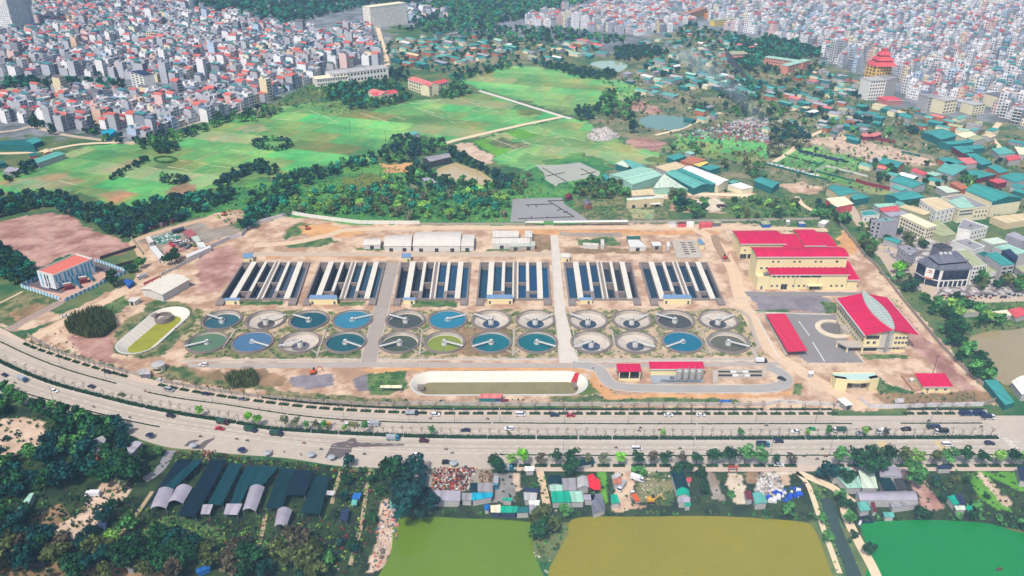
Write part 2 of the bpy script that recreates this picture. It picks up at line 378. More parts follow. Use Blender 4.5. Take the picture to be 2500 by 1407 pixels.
zone('mixed',[(930,800),(1350,800),(1360,872),(925,874)],3); zone('brown',[(1100,800),(1240,790),(1250,870),(1120,872)],4)
zone('greenpatch',[(1010,735),(1115,735),(1115,752),(1010,750)],1.5); zone('greenpatch',[(590,735),(690,735),(690,745),(585,745)],1.5); zone('greenpatch',[(825,735),(900,735),(890,746),(830,746)],1.5)
zone('grassy',[(270,860),(290,800),(370,735),(460,745),(470,780),(420,870),(330,880)],3); zone('greenpatch',[(340,735),(270,770),(250,760),(300,720)],3)
zone('pinkdirt',[(160,825),(260,820),(290,870),(280,890),(200,870)],3); zone('dirt',[(285,862),(300,880),(360,890),(400,870),(440,830),(470,850),(440,890),(380,905),(310,900),(265,870)],2)
zone('grassy',[(380,900),(470,895),(540,915),(640,940),(700,960),(560,950),(400,925)],3)
zone('brown',[(440,895),(540,905),(640,905),(700,930),(690,950),(540,930)],3)
zone('gravel',[(705,925),(740,910),(820,915),(815,940),(760,950),(715,945)],2); zone('gravel',[(860,925),(895,910),(905,950),(870,955)],2)
zone('orange',[(880,900),(1240,897),(1420,897),(1430,912),(1200,906),(900,910)],1.5)
zone('greenpatch',[(895,912),(990,908),(995,950),(950,962),(900,960)],2)
zone('grassy',[(650,950),(800,965),(1000,972),(1000,980),(760,978),(650,965)],2)
zone('moss',[(1420,920),(1470,930),(1500,958),(1420,965),(1400,950)],3); zone('grassy',[(1340,968),(1460,965),(1780,968),(1780,985),(1350,985)],2); zone('greenpatch',[(1460,972),(1560,968),(1800,975),(1800,983),(1460,983)],2)
zone('orange',[(1440,890),(1470,930),(1500,962),(1900,963),(1940,950),(1935,930),(1960,935),(1930,965),(1880,972),(1480,972),(1440,930)],1.5)
zone('grey',[(1865,765),(2040,768),(2050,800),(2090,868),(2110,885),(1970,884),(1900,830)],1.2)
zone('gravel',[(1830,722),(1900,715),(2000,715),(2030,740),(2040,765),(1850,760)],2); zone('greenpatch',[(1840,755),(1920,757),(1930,764),(1850,762)],1.5); zone('greenpatch',[(2005,735),(2040,740),(2045,765),(2010,765)],2)
zone('greenpatch',[(1900,718),(1940,719),(1935,723),(1895,722)],1); zone('greenpatch',[(2100,865),(2220,866),(2215,876),(2115,878)],1.2)
zone('orange',[(2025,565),(2060,562),(2100,600),(2090,625),(2050,610)],2); zone('pinkdirt',[(2130,720),(2180,740),(2300,870),(2420,985),(2380,985),(2240,860),(2140,760)],2)
zone('greenpatch',[(2140,920),(2170,940),(2240,955),(2230,975),(2150,965),(2130,945)],2); zone('greenpatch',[(1935,935),(1955,935),(1950,965),(1935,962)],1.5); zone('brown',[(2130,965),(2420,955),(2430,985),(2160,995)],3)
zone('greenpatch',[(1780,555),(1950,553),(2060,560),(2040,600),(2000,575),(1900,562)],3)
zone('rubble',[(2180,540),(2240,560),(2330,570),(2400,600),(2560,620),(2560,720),(2440,720),(2320,740),(2220,700),(2150,620)],3)
zone('greenpatch',[(2290,735),(2560,728),(2560,790),(2450,800),(2300,770)],4)
# south of the road
zone('dark',[(-60,985),(60,1000),(200,1035),(340,1080),(420,1098),(560,1112),(830,1142),(960,1146),(990,1200),(970,1265),(960,1500),(-200,1500)],3)
zone('sand',[(-60,1035),(60,1022),(110,1030),(100,1080),(60,1110),(0,1130),(-60,1130)],2)
zone('sand',[(255,1165),(310,1160),(320,1205),(290,1235),(240,1270),(200,1310),(140,1318),(105,1312),(120,1295),(190,1250)],2); zone('brown',[(70,1260),(150,1230),(170,1260),(110,1310),(60,1300)],3)
zone('greenpatch',[(340,1290),(430,1260),(540,1300),(560,1360),(480,1390),(360,1370)],4); zone('brown',[(-60,1350),(300,1385),(400,1400),(400,1440),(-60,1440)],3)
zone('sand',[(930,1225),(950,1220),(975,1290),(960,1340),(930,1400),(900,1400),(925,1320)],2)
zone('dark',[(960,1146),(2560,1146),(2560,1290),(2100,1300),(2000,1275),(1400,1275),(960,1275)],2)
zone('tyard',[(1000,1146),(1200,1146),(1205,1200),(1000,1200)],1.5); zone('grey',[(1205,1155),(1255,1155),(1262,1230),(1205,1230)],1.5); zone('sand',[(1255,1155),(1270,1155),(1272,1200),(1258,1200)],1)
zone('dirt',[(1495,1150),(1540,1150),(1545,1230),(1580,1240),(1500,1250),(1505,1200)],1.5); zone('grassy',[(1540,1150),(1640,1150),(1640,1235),(1560,1230)],2); zone('vivid',[(1455,1152),(1475,1152),(1490,1225),(1475,1230)],1)
zone('tyard',[(1725,1150),(1745,1155),(1765,1220),(1740,1225)],1.5); zone('pale',[(1775,1155),(1810,1155),(1815,1200),(1820,1225),(1790,1230),(1770,1180)],1.5); zone('brown',[(1815,1155),(1850,1150),(1850,1180),(1825,1180)],1.5)
zone('rubble',[(1850,1160),(1900,1160),(1915,1200),(1870,1215),(1840,1195)],1.5); zone('sand',[(1905,1150),(1925,1150),(1930,1185),(1912,1190)],1)
zone('pinkdirt',[(2200,1155),(2250,1150),(2310,1240),(2250,1250),(2240,1200)],2)
zone('vivid',[(2355,1152),(2400,1150),(2430,1200),(2480,1250),(2440,1245),(2390,1210)],3); zone('vivid',[(2400,1150),(2480,1150),(2500,1200),(2470,1190),(2420,1170)],3); zone('sand',[(2380,1152),(2395,1152),(2440,1200),(2480,1230),(2460,1240),(2410,1190)],2)
zone('greenpatch',[(1975,1180),(2000,1180),(2040,1260),(2060,1330),(2080,1420),(2040,1420),(2010,1330),(1985,1260)],2)
zone('pale',[(1860,1155),(1940,1150),(1955,1155),(1870,1165)],1.5)

HOLES = []   # (test) regions dug out below the ground: filled by the tank and basin data
# ------------------------------------------------------------------ shared materials
M_conc = mat('concrete',C(196,184,168),.9,.16,.35); M_concd = mat('weathered_concrete',C(146,132,126),.9,.24,.6); M_cream = mat('pale_lining',C(232,224,208),.9,.1,.2)
M_inner = mat('tank_lining',C(206,194,180),.85,.2,.25); M_white = mat('white_paint',C(232,230,224),.5,.06,.3); M_steel = mat('grey_steel',C(150,155,160),.4,.08,1,metal=.4)
M_yel = mat('cream_plaster',C(255,236,180),.8,.05,.1); M_red = mat('crimson_roof',C(214,14,80),.6,.14,.12,sheet=.1,spec=.08); M_red2 = mat('glare_roof_top',C(205,92,120),.6,.08,.2)  # M_red2: roof red with the glare of the roof top put into its colour, unused
M_glass = mat('dark_glass',C(40,48,62),.15,0,1,spec=.6); M_blue = mat('blue_roof',C(120,152,186),.5,.06,.3,sheet=.05); M_trim = mat('light_trim',C(226,226,222),.6,.05,.5)
M_asph = mat('asphalt',C(168,160,156),.9,.1,.08,vscale2=.9); M_asphy = mat('yard_asphalt',C(146,140,138),.9,.1,.1,vscale2=.9); M_road = mat('road_surface',C(198,184,168),.88,.1,.06,vscale2=.4); M_pave = mat('pavement',C(214,192,172),.9,.1,.1,vscale2=.8)
M_mark = mat('road_paint',C(250,246,235),.7,.1,.8); M_ymark = mat('yellow_paint',C(236,206,120),.7,.1,.8)
M_dirtroad = mat('dirt_track',C(228,198,164),.95,.12,.15,vscale2=.8); M_tarmacbr = mat('dusty_road',C(206,184,160),.95,.12,.12)
M_tin = mat('tin_sheet',C(226,218,206),.6,.1,.2,sheet=.06); M_dark = mat('dark_void',C(60,56,56),.9,.1,.5); M_redp = mat('red_paint',C(196,40,46),.5,.1,.5); M_black = mat('black_rubber',C(40,40,42),.8,.05,1)
def water(name,col,rough=.12,var=.1,scale=.05,spec=.22): return mat('water_' + name,C(*col),rough,var,scale,spec=spec,bump=.04,vscale2=.5 if spec > .3 else 0)

# ------------------------------------------------------------------ clarifier tanks
TR = 12.2; KEEP0 = []
TANKS = [(541,780,'M',(52,98,108),'ul','dark teal water half way down'),(648,780,'L',(92,86,84),'ur','a small grey puddle on its bare cone floor'),(754,780,'H',(22,84,96),'ul','deep teal water'),(860,780,'F',(58,132,158),'ur','pale blue water up to the brim'),
         (990,780,'M',(76,82,76),'ul','dark olive water and a long scraper pipe'),(1093,780,'F',(40,128,156),'ur','bright blue water up to the brim'),(1199,780,'L',(52,78,104),'ul','a blue-grey puddle on its bare floor'),(1307,780,'L',(48,72,96),'ur','a dark puddle on its bare floor beside the main site lane'),
         (1436,780,'L',(62,76,92),'ul','a dark puddle and a crossing scraper pipe'),(1543,780,'L',(66,72,84),'ur','a slate puddle on its streaked floor'),(1648,780,'M',(78,78,74),'ul','murky grey water half way down'),(1754,780,'L',(72,70,70),'ur','murky grey puddle, at the right end of the back row'),
         (505,834,'H',(94,126,96),'ll','mossy green water'),(616,834,'F',(80,118,152),'lr','steel blue water up to the brim'),(732,834,'L',(118,110,116),'ll','a lilac-grey puddle on its bare floor'),(843,834,'H',(30,92,100),'lr','dark teal water and a shadowed drum'),
         (975,834,'M',(76,88,72),'ll','dull dark green water'),(1085,834,'M',(136,152,56),'lr','yellow-green water'),(1199,834,'H',(14,112,122),'ll','clear turquoise water'),(1311,834,'H',(10,104,112),'lr','turquoise water beside the main site lane'),
         (1444,834,'L',(66,82,106),'ll','a bluish puddle, at the left end of the right front row'),(1552,834,'L',(88,92,108),'lr','a slate-blue puddle and diagonal scraper pipe'),(1667,834,'F',(16,112,140),'ll','vivid blue water up to the brim'),(1779,834,'M',(104,102,84),'lr','olive brown water, at the right end of the front row')]
LEV = dict(F=(.45,10.85),H=(-.35,10.85),M=(-1.15,10.3),L=(-2.35,5.4))
def tank(i,x,y,lv,wc,br,lab):
    c = P(x,y,.9); c.z = 0
    t = thing('clarifier_tank','round clarifier tank with ' + lab,'clarifier tank',c,0,'round clarifier tanks of the treatment works')
    m = MB(); m.lathe([(TR,-.2),(TR,.9),(TR - .3,.9),(TR - .3,.45),(TR - 1.1,.45),(TR - 1.1,.9),(TR - 1.4,.9)],56)
    m.build('rim_wall',M_concd,t)
    m = MB(); m.lathe([(TR - 1.4,.9),(TR - 1.4,-1.0),(0,-3.6)],56)
    m.build('basin_lining',M_inner,t)
    m = MB(); z,r = LEV[lv]; m.lathe([(0,z),(r * .5,z),(r,z)][::-1],48); m.build('water',water('tank%d' % i,wc,.06),t)
    m = MB(); zt = 1.0; zd = min(z + .2,-.1) if lv != 'F' else 0.2
    m.lathe([(1.7,zd - .6),(1.75,.75),(1.55,.75),(1.5,.2)],18); m.lathe([(.55,-3.4),(.55,1.7),(.0,1.75)],12)
    m.build('centre_drum',M_white,t)
    an = {'ul': radians(152),'ur': radians(28),'ll': radians(-152),'lr': radians(-28)}[br] + R.uniform(-.06,.06)
    k,q = cos(an),sin(an)
    m = MB(); m.box((k * TR / 2,q * TR / 2,1.05),(TR,1.15,.35),rot=an,bot=True)
    m.box((0,0,1.4),(1.6,1.4,.7),rot=an); b = m.build('walkway',M_white,t)
    m = MB()
    for s in (-.52,.52):
        a = (-q * s,k * s)
        m.tube((a[0],a[1],2.3),(k * TR + a[0],q * TR + a[1],2.3),.05,n=4)
        for j in range(7): m.tube((k * TR * j / 6 + a[0],q * TR * j / 6 + a[1],1.4),(k * TR * j / 6 + a[0],q * TR * j / 6 + a[1],2.3),.04,n=4)
    m.build('handrail',M_steel,b)
    if lv in 'LM':
        a2 = an + pi * .62; m = MB(); m.tube((-cos(a2) * 8.5,-sin(a2) * 8.5,-1.2 if lv == 'L' else -.9),(cos(a2) * 8.5,sin(a2) * 8.5,-1.2 if lv == 'L' else -.9),.14,n=5)
        m.build('scraper_pipe',M_steel,t)
    HOLES.append(('disc',c.x,c.y,TR - .55)); KEEP0.append([(c.x + (TR + .3) * cos(a),c.y + (TR + .3) * sin(a)) for a in np.linspace(0,6.283,24)])
for i,a in enumerate(TANKS): tank(i,*a)

# pipe galleries between the tanks
M_gal = mat('pipe_gallery',C(190,176,160),.9,.12,.4)
for k,(st,arms) in enumerate([([(1031,808),(1024,869)],[[(1018,799),(1031,808)],[(1055,800),(1031,808)],[(1007,853),(1024,864)],[(1046,855),(1024,864)]]),
     ([(1255,806),(1253,869)],[[(1238,799),(1255,808)],[(1272,800),(1255,808)],[(1236,855),(1253,865)],[(1273,854),(1253,865)]]),
     ([(1494,810),(1505,868)],[[(1478,800),(1494,810)],[(1484,855),(1505,865)]]),([(1713,811),(1736,868)],[[(1698,802),(1713,811)],[(1732,801),(1713,811)],[(1710,854),(1736,864)],[(1752,854),(1736,864)]]),
     ([(574,808),(545,850)],[[(560,800),(574,808)],[(602,798),(574,808)]]),([(795,808),(774,870)],[[(783,801),(795,808)],[(817,800),(795,808)],[(755,852),(774,863)],[(798,855),(774,863)]])]):
    m = MB()
    for seg in [st] + arms:
        a,b = P(*seg[0]),P(*seg[1]); d = b - a; w = 1.1 if seg is st else .7
        n = Vector((-d.y,d.x,0)).normalized() * w / 2; h = .55 if seg is st else .5
        m.prism([(a + n)[:2],(b + n)[:2],(b - n)[:2],(a - n)[:2]],-.05,h)
    o = m.build('pipe_gallery',M_gal,loc=P(*st[0])); tag(o,'low concrete pipe gallery branching between four clarifier tanks','pipe gallery','pipe galleries between the tanks',px=st[1])

# ------------------------------------------------------------------ aeration basins: six open blocks of six lanes
BAS = [((592,640),(757,640),(727,730),(533,731)),((781,640),(942,640),(920,730),(744,731)),((978,640),(1150,640),(1142,730),(961,731)),
       ((1171,640),(1340,640),(1345,730),(1163,731)),((1376,640),(1542,640),(1563,730),(1387,731)),((1560,640),(1727,640),(1766,730),(1586,731))]
BW = [((30,40,66),(34,44,70),(34,44,66),(72,84,100),(84,98,122),(84,98,124)),((30,52,62),(26,44,52),(24,34,54),(52,88,112),(56,94,118),(56,96,120)),
      ((30,48,80),(44,52,72),(38,48,74),(34,86,124),(34,84,122),(34,88,124)),((30,86,116),(34,90,122),(24,72,106),(14,84,130),(14,82,132),(10,88,138)),
      ((24,84,124),(24,80,122),(20,72,112),(40,58,84),(42,46,58),(30,36,52)),((26,62,88),(22,58,86),(16,52,80),(20,64,96),(14,50,82),(12,42,66))]
BL = [(-2.2,-2.2,-2.0,-1.1,-1.1,-1.3),(-4.2,-4.0,-4.0,-1.3,-1.3,-1.4),(-3.6,-4.2,-3.4,-1.0,-1.0,-1.0),(-2.6,-2.2,-2.2,-1.0,-.9,-.9),(-1.1,-.9,-1.0,-4.0,-4.4,-4.2),(-1.8,-1.2,-1.1,-1.4,-1.8,-2.4)]
LANE = [(.025,.135),(.215,.325),(.375,.475),(.565,.665),(.715,.82),(.895,.975)]
COV = [(.135,.215,'w'),(.33,.372,'w'),(.48,.50,'w'),(.54,.56,'w'),(.67,.712,'w'),(.82,.895,'w')]
WATERB = {}
for k,quad in enumerate(BAS):
    tl,tr,br,bl = [P(x,y,1.2) for x,y in quad]; c = (tl + tr + br + bl) / 4
    def st(s,t,z=0.0):
        a = tl.lerp(tr,s); b = bl.lerp(br,s); p = a.lerp(b,t); return Vector((p.x,p.y,z))
    side = ['leftmost, bluish grey lanes','second from left, deep drained lanes','third from left, ribbed bare lanes','fourth from left, bright blue lanes','fifth from left, drained right lanes','rightmost, dark blue lanes'][k]
    t = thing('aeration_basin','open concrete aeration basin of six water lanes, ' + side,'aeration basin',(c.x,c.y,0),0,'aeration basins of the treatment works')
    m = MB(); ss = [0.0]
    for a,b in LANE: ss += [a,b]
    ss.append(1.0)
    for j in range(0,len(ss),2):      # the walls between lanes
        a,b = ss[j],ss[j + 1]
        m.prism([st(a,0)[:2],st(b,0)[:2],st(b,1)[:2],st(a,1)[:2]],-5.5,1.2)
    for j,(a,b) in enumerate(LANE):   # end walls and cross walls
        for t0,t1 in ((0,.02),(.975,1.0)): m.prism([st(a,t0)[:2],st(b,t0)[:2],st(b,t1)[:2],st(a,t1)[:2]],-5.5,1.15)
        for t0,t1 in {0: [(.075,.09)],1: [(.79,.815)],2: [(.56,.585)],3: [(.56,.585)],4: [(.79,.815)],5: [(.075,.09)]}[j]:
            m.prism([st(a,t0)[:2],st(b,t0)[:2],st(b,t1)[:2],st(a,t1)[:2]],-5.5,1.0)
        m.face([st(a,0,-5.4),st(a,1,-5.4),st(b,1,-5.4),st(b,0,-5.4)])
    # buttress channels at the near end
    for s0,s1 in ((0,.1),(.9,1)): m.prism([st(s0,1.0)[:2],st(s1,1.0)[:2],st(s1,1.13)[:2],st(s0,1.13)[:2]],-.1,1.5)
    m.build('basin_walls',M_concd,t,world=True)
    for a,b,kk in COV:
        m = MB(); m.prism([st(a,.0)[:2],st(b,.0)[:2],st(b,.8 if b - a < .05 and kk == 'w' and a in (.33,.67) else 1)[:2],st(a,.8 if b - a < .05 and a in (.33,.67) else 1)[:2]],1.2,1.5)
        m.build('channel_cover',M_cream,t,world=True)
    for j,(a,b) in enumerate(LANE):
        z = BL[k][j]; m = MB(); m.face([st(a,.02,z),st(a,.975,z),st(b,.975,z),st(b,.02,z)])
        m.build('water',water('lane%d_%d' % (k,j),[v * .85 for v in BW[k][j]],.05),t,world=True)
    m = MB()
    for s in (.018,.98): m.tube(st(s,0,2.1),st(s,1,2.1),.05,n=4); [m.tube(st(s,u / 12,1.2),st(s,u / 12,2.1),.04,n=4) for u in range(13)]
    m.tube(st(0,.995,2.0),st(1,.995,2.0),.05,n=4); [m.tube(st(u / 20,.995,1.2),st(u / 20,.995,2.0),.04,n=4) for u in range(21)]
    m.build('railing',M_steel,t,world=True)
    KEEP0.append([tuple(st(s,t)[:2]) for s,t in ((0,0),(1,0),(1,1.1),(0,1.1))])
    HOLES.append(('poly',[st(.012,.008)[:2],st(.988,.008)[:2],st(.988,.985)[:2],st(.012,.985)[:2]]))

# ------------------------------------------------------------------ the two lined oval basins
def oval(c0,c1,ro,ri,lab,wcol,drop,extra=None):
    """stadium basin: axis ends c0, c1; outer and inner radius; the lining slopes down to the bed"""
    d = (c1 - c0); L = d.length; an = atan2(d.y,d.x); c = (c0 + c1) / 2
    t = thing('lined_basin',lab,'lined basin',(c.x,c.y,0))
    def ring(r,z,n=14):
        pts = []
        for e,a0 in ((c1,an - pi / 2),(c0,an + pi / 2)):
            for i in range(n + 1): a = a0 + pi * i / n; pts.append((e.x + r * cos(a),e.y + r * sin(a),z))
        return pts
    def band(m,A,B):
        n = len(A)
        for i in range(n): j = (i + 1) % n; m.face([A[i],A[j],B[j],B[i]])
    m = MB(); band(m,ring(ro + .5,-.1),ring(ro + .5,.5)); band(m,ring(ro + .5,.5),ring(ro,.5)); m.build('kerb',M_trim,t,world=True)
    m = MB(); band(m,ring(ro,.5),ring(ri,drop)); m.build('lining',M_cream,t,world=True)
    m = MB(); m.face(ring(ri + .4,drop + .12)); m.build('water',wcol,t,world=True)
    m = MB()
    for i in range(1,9):
        for s in (-1,1):
            f = c0.lerp(c1,i / 9); nx,ny = -sin(an) * s,cos(an) * s
            m.tube((f.x + nx * ro,f.y + ny * ro,.53),(f.x + nx * ri,f.y + ny * ri,drop + .03),.07,n=4)
    m.build('lining_seam',M_conc,t,world=True)
    KEEP0.append([p[:2] for p in ring(ro + .8,0)]); HOLES.append(('poly',[p[:2] for p in ring(ro + .15,0)]))
    return t
fl = oval(P(1053,935,.5),P(1384,934,.5),10.8,5.9,'long oval lined basin with white sloping sides and brown bed beside the avenue',mat('basin_silt',C(142,132,92),.6,.2,.12),-3.4)
sl = oval(P(412,772,.5),P(338,836,.5),11.8,6.3,'slanted oval lined basin holding mustard green water beside the reed bed',water('mustard',(160,160,36),.25,.15,.2),-3.2)
c = P(398,772,0); m = MB(); m.lathe([(5.2,-3.0),(5.2,.2),(4.6,.2),(4.6,-2.4),(0,-2.4)],28,c=(c.x,c.y)); w_ = c + Vector((-7.5,1.5,-3)); m.box(w_,(5,4,3.4)); m.build('inlet_well',M_concd,sl,world=True)
c = P(1398,922,0); m = MB(); m.slab([c + Vector((-1.2,-3,-.9)),c + Vector((1.6,-3,-.9)),c + Vector((4.0,3.4,.8)),c + Vector((1.4,3.4,.8))],.3); m.build('ramp',M_redp,fl,world=True)
c = P(1404,940,0); m = MB(); m.box((c.x,c.y,-1.2),(1.8,2.2,2.0)); m.build('outlet_box',M_concd,fl,world=True)
c = P(1027,942,0); m = MB(); m.box((c.x,c.y,-2.2),(3.4,2.2,2.4)); m.build('inlet_box',M_concd,fl,world=True)

# ------------------------------------------------------------------ the ground sheet itself
def ground():
    Vs,Fs,off = [],[],0
    bands = [(-440,440,190,560,1.0),(-760,760,560,900,2.0),(-1600,1600,900,2400,4.0)]
    gx = []
    for x0,x1,y0,y1,s in bands:
        xs = np.arange(x0,x1 + s / 2,s); ys = np.arange(y0,y1 + s / 2,s); X,Y = np.meshgrid(xs,ys)
        V = np.stack([X.ravel(),Y.ravel()],1); n,k = len(xs),len(ys)
        i = (np.arange(k - 1)[:,None] * n + np.arange(n - 1)[None]).ravel()
        Vs.append(V); Fs.append(np.stack([i,i + 1,i + n + 1,i + n],1) + off); off += len(V)
    # plain skirts out to the horizon
    for q in [(-9000,-9000,9000,190),(-9000,190,-440,560),(440,190,9000,560),(-9000,560,-760,900),(760,560,9000,900),(-9000,900,-1600,2400),(1600,900,9000,2400),(-9000,2400,9000,9000)]:
        Vs.append(np.array([(q[0],q[1]),(q[2],q[1]),(q[2],q[3]),(q[0],q[3])],float)); Fs.append(np.array([[0,1,2,3]]) + off); off += 4
    V = np.concatenate(Vs); F = np.concatenate(Fs); x,y = V[:,0].copy(),V[:,1].copy()
    col = np.zeros((len(V),3)); wx = (fbm(x,y,14,5) - .5) * 2; wy = (fbm(x,y,14,9) - .5) * 2
    wx2 = (fbm(x,y,4,15) - .5) * 2; wy2 = (fbm(x,y,4,19) - .5) * 2
    def paint(sel,k):
        a,b,s,ct = G[k]; f = np.clip((fbm(x[sel],y[sel],s,hash(k) % 97 if False else len(k) * 7) - .5) * ct + .5,0,1)[:,None]
        a = np.array(C(*a)); b = np.array(C(*b)); c = a * f + b * (1 - f)
        if k.startswith('field') or k == 'plough':     # crops change from bed to bed
            an = radians(-18); U = x[sel] * cos(an) + y[sel] * sin(an); Vv = -x[sel] * sin(an) + y[sel] * cos(an)
            for su,sv,am in ((19,30,.5),(6.3,30,.3)):
                h = (np.floor(U / su).astype(np.int64) * 7919 + np.floor(Vv / sv).astype(np.int64) * 104729) & 0xffff
                h = ((h * 40503) & 0xffff) / 65535.; h2 = ((h * 9973.7) % 1)
                c = c * np.stack([1 + am * (h - .45) * 1.6,1 + am * (h2 - .5) * 1.25,1 + am * (h2 - .5) * 1.2],1)
                if su == 19:
                    br = (h2 > .87)[:,None]; c = np.where(br,c * .45 + np.array(C(170,156,116)) * .55,c)
        col[sel] = c
    paint(np.arange(len(V)),'city')
    for k,pts,w in Z:
        poly = [P(*p)[:2] for p in pts]; px_ = [p[0] for p in poly]; py_ = [p[1] for p in poly]
        dist = P(pts[0][0],max(pts[0][1],5)).y / 400.0; w = w * max(dist,.6)
        sel = np.where((x > min(px_) - 2 * w) & (x < max(px_) + 2 * w) & (y > min(py_) - 2 * w) & (y < max(py_) + 2 * w))[0]
        if not len(sel): continue
        ins = inpoly(x[sel] + wx[sel] * w * 1.6 + wx2[sel] * w * .7,y[sel] + wy[sel] * w * 1.6 + wy2[sel] * w * .7,poly); sel = sel[ins]
        if len(sel): paint(sel,k)
    cx,cy = x[F].mean(1),y[F].mean(1); keep = np.ones(len(F),bool)
    for h in HOLES:
        if h[0] == 'disc': keep &= (cx - h[1]) ** 2 + (cy - h[2]) ** 2 > h[3] ** 2
        else: keep &= ~inpoly(cx,cy,h[1])
    V3 = np.concatenate([V,np.zeros((len(V),1))],1)
    me = np_mesh('ground',V3,F[keep],mat('ground_soil',rough=.95,var=.19,scale=.16,attr=True,vscale2=1.0),col)
    struct(link('ground',me))
ground()
# ------------------------------------------------------------------ roads,paths,paved yards (sheets a few mm to cm above the soil)
KEEP = list(KEEP0)          # world polygons where nothing grows and no shed is scattered
def sheet(name,pts,m,z=.012,keep=True,kind='structure',world=False):
    w = [Vector((p[0],p[1],z)) for p in (pts if world else [P(*p) for p in pts])]
    mb = MB(); a = sum(w[i].x * w[(i + 1) % len(w)].y - w[(i + 1) % len(w)].x * w[i].y for i in range(len(w)))
    mb.face(w if a > 0 else w[::-1]); o = mb.build(name,m); struct(o,kind)
    if keep: KEEP.append([(p.x,p.y) for p in w])
    return o
def smooth(pts,n=6):
    out = []; p = [pts[0]] + list(pts) + [pts[-1]]
    for i in range(1,len(p) - 2):
        for k in range(n):
            t = k / n; out.append(tuple(.5 * ((2 * p[i][j]) + (-p[i-1][j] + p[i+1][j]) * t + (2*p[i-1][j] - 5*p[i][j] + 4*p[i+1][j] - p[i+2][j]) * t*t + (-p[i-1][j] + 3*p[i][j] - 3*p[i+1][j] + p[i+2][j]) * t**3) for j in range(2)))
    out.append(tuple(pts[-1])); return out
def ribbon(name,pts,width,m,z=.016,sm=True,keep=True,h=None,kind='structure'):
    """a strip along a line of picture points, width in metres; h = raised strip"""
    pts = smooth(pts) if sm and len(pts) > 2 else pts
    w = [P(*p) for p in pts]; L_,R_ = [],[]
    for i,p in enumerate(w):
        d = (w[min(i + 1,len(w) - 1)] - w[max(i - 1,0)]); n = Vector((-d.y,d.x,0)).normalized() * width / 2
        L_.append(p + n); R_.append(p - n)
    mb = MB(); zz = h if h else z
    for i in range(len(w) - 1):
        a,b,c,d = [Vector((q.x,q.y,zz)) for q in (R_[i],R_[i + 1],L_[i + 1],L_[i])]
        mb.face([a,b,c,d])
        if h:
            for p,q in ((a,b),(c,d)): mb.face([(p.x,p.y,-.02),(q.x,q.y,-.02),q,p])
    if h:
        a,b = R_[0],L_[0]; mb.face([(b.x,b.y,-.02),(a.x,a.y,-.02),(a.x,a.y,h),(b.x,b.y,h)])
        a,b = R_[-1],L_[-1]; mb.face([(a.x,a.y,-.02),(b.x,b.y,-.02),(b.x,b.y,h),(a.x,a.y,h)])
    o = mb.build(name,m)
    if kind: struct(o,kind)
    if keep: KEEP.append([(p.x,p.y) for p in L_] + [(p.x,p.y) for p in R_[::-1]])
    return o
XS = list(np.arange(-60,2561,10.0))
def between(name,fa,fb,x0,x1,m,z,da=0.0,db=0.0,keep=True):
    xs = [x for x in XS if x0 < x < x1]; xs = [x0] + xs + [x1]
    mb = MB()
    for a,b in zip(xs,xs[1:]):
        q = [P(a,fb(a) + db,z),P(b,fb(b) + db,z),P(b,fa(b) + da,z),P(a,fa(a) + da,z)]; mb.face(q)
    o = struct(mb.build(name,m))
    if keep: KEEP.append([tuple(P(x,fa(x) + da)[:2]) for x in xs] + [tuple(P(x,fb(x) + db)[:2]) for x in xs[::-1]])
    return o
between('road',K1,K2,-60,2560,M_road,.02)
between('pavement',K1,K1,-60,2030,M_pave,.14,-14,0); between('pavement',K1,K1,2215,2410,M_pave,.14,-14,0)
between('pavement',K2,K2,1262,2560,M_pave,.13,-11,4)
def strip_on(fn,x0,x1,px,h,m,name='median'):
    xs = [x0] + [x for x in XS if x0 < x < x1] + [x1]; mb = MB()
    for a,b in zip(xs,xs[1:]):
        q = [P(a,fn(a) + px),P(b,fn(b) + px),P(b,fn(b) - px),P(a,fn(a) - px)]
        mb.face([(p.x,p.y,h) for p in q])
        for i,j in ((0,1),(2,3)): mb.face([(q[i].x,q[i].y,0),(q[j].x,q[j].y,0),(q[j].x,q[j].y,h),(q[i].x,q[i].y,h)])
    for x,s in ((x0,-1),(x1,1)):
        p,q = P(x,fn(x) + px),P(x,fn(x) - px); mb.face([(p.x,p.y,0),(q.x,q.y,0),(q.x,q.y,h),(p.x,p.y,h)][::s])
    return struct(mb.build(name,m))
M_med = mat('median_soil',C(150,134,104),.95,.2,.8); M_kerb = mat('kerb_stone',C(214,206,196),.9,.1,.5)
strip_on(M2,-60,2440,4.6,.16,M_kerb); strip_on(M1,-60,290,1.7,.15,M_kerb); strip_on(M1,358,2083,1.5,.15,M_kerb); strip_on(M1,2196,2400,1.5,.15,M_kerb)
strip_on(M3,-60,392,1.9,.15,M_kerb); strip_on(M3,1215,2560,1.9,.15,M_kerb)
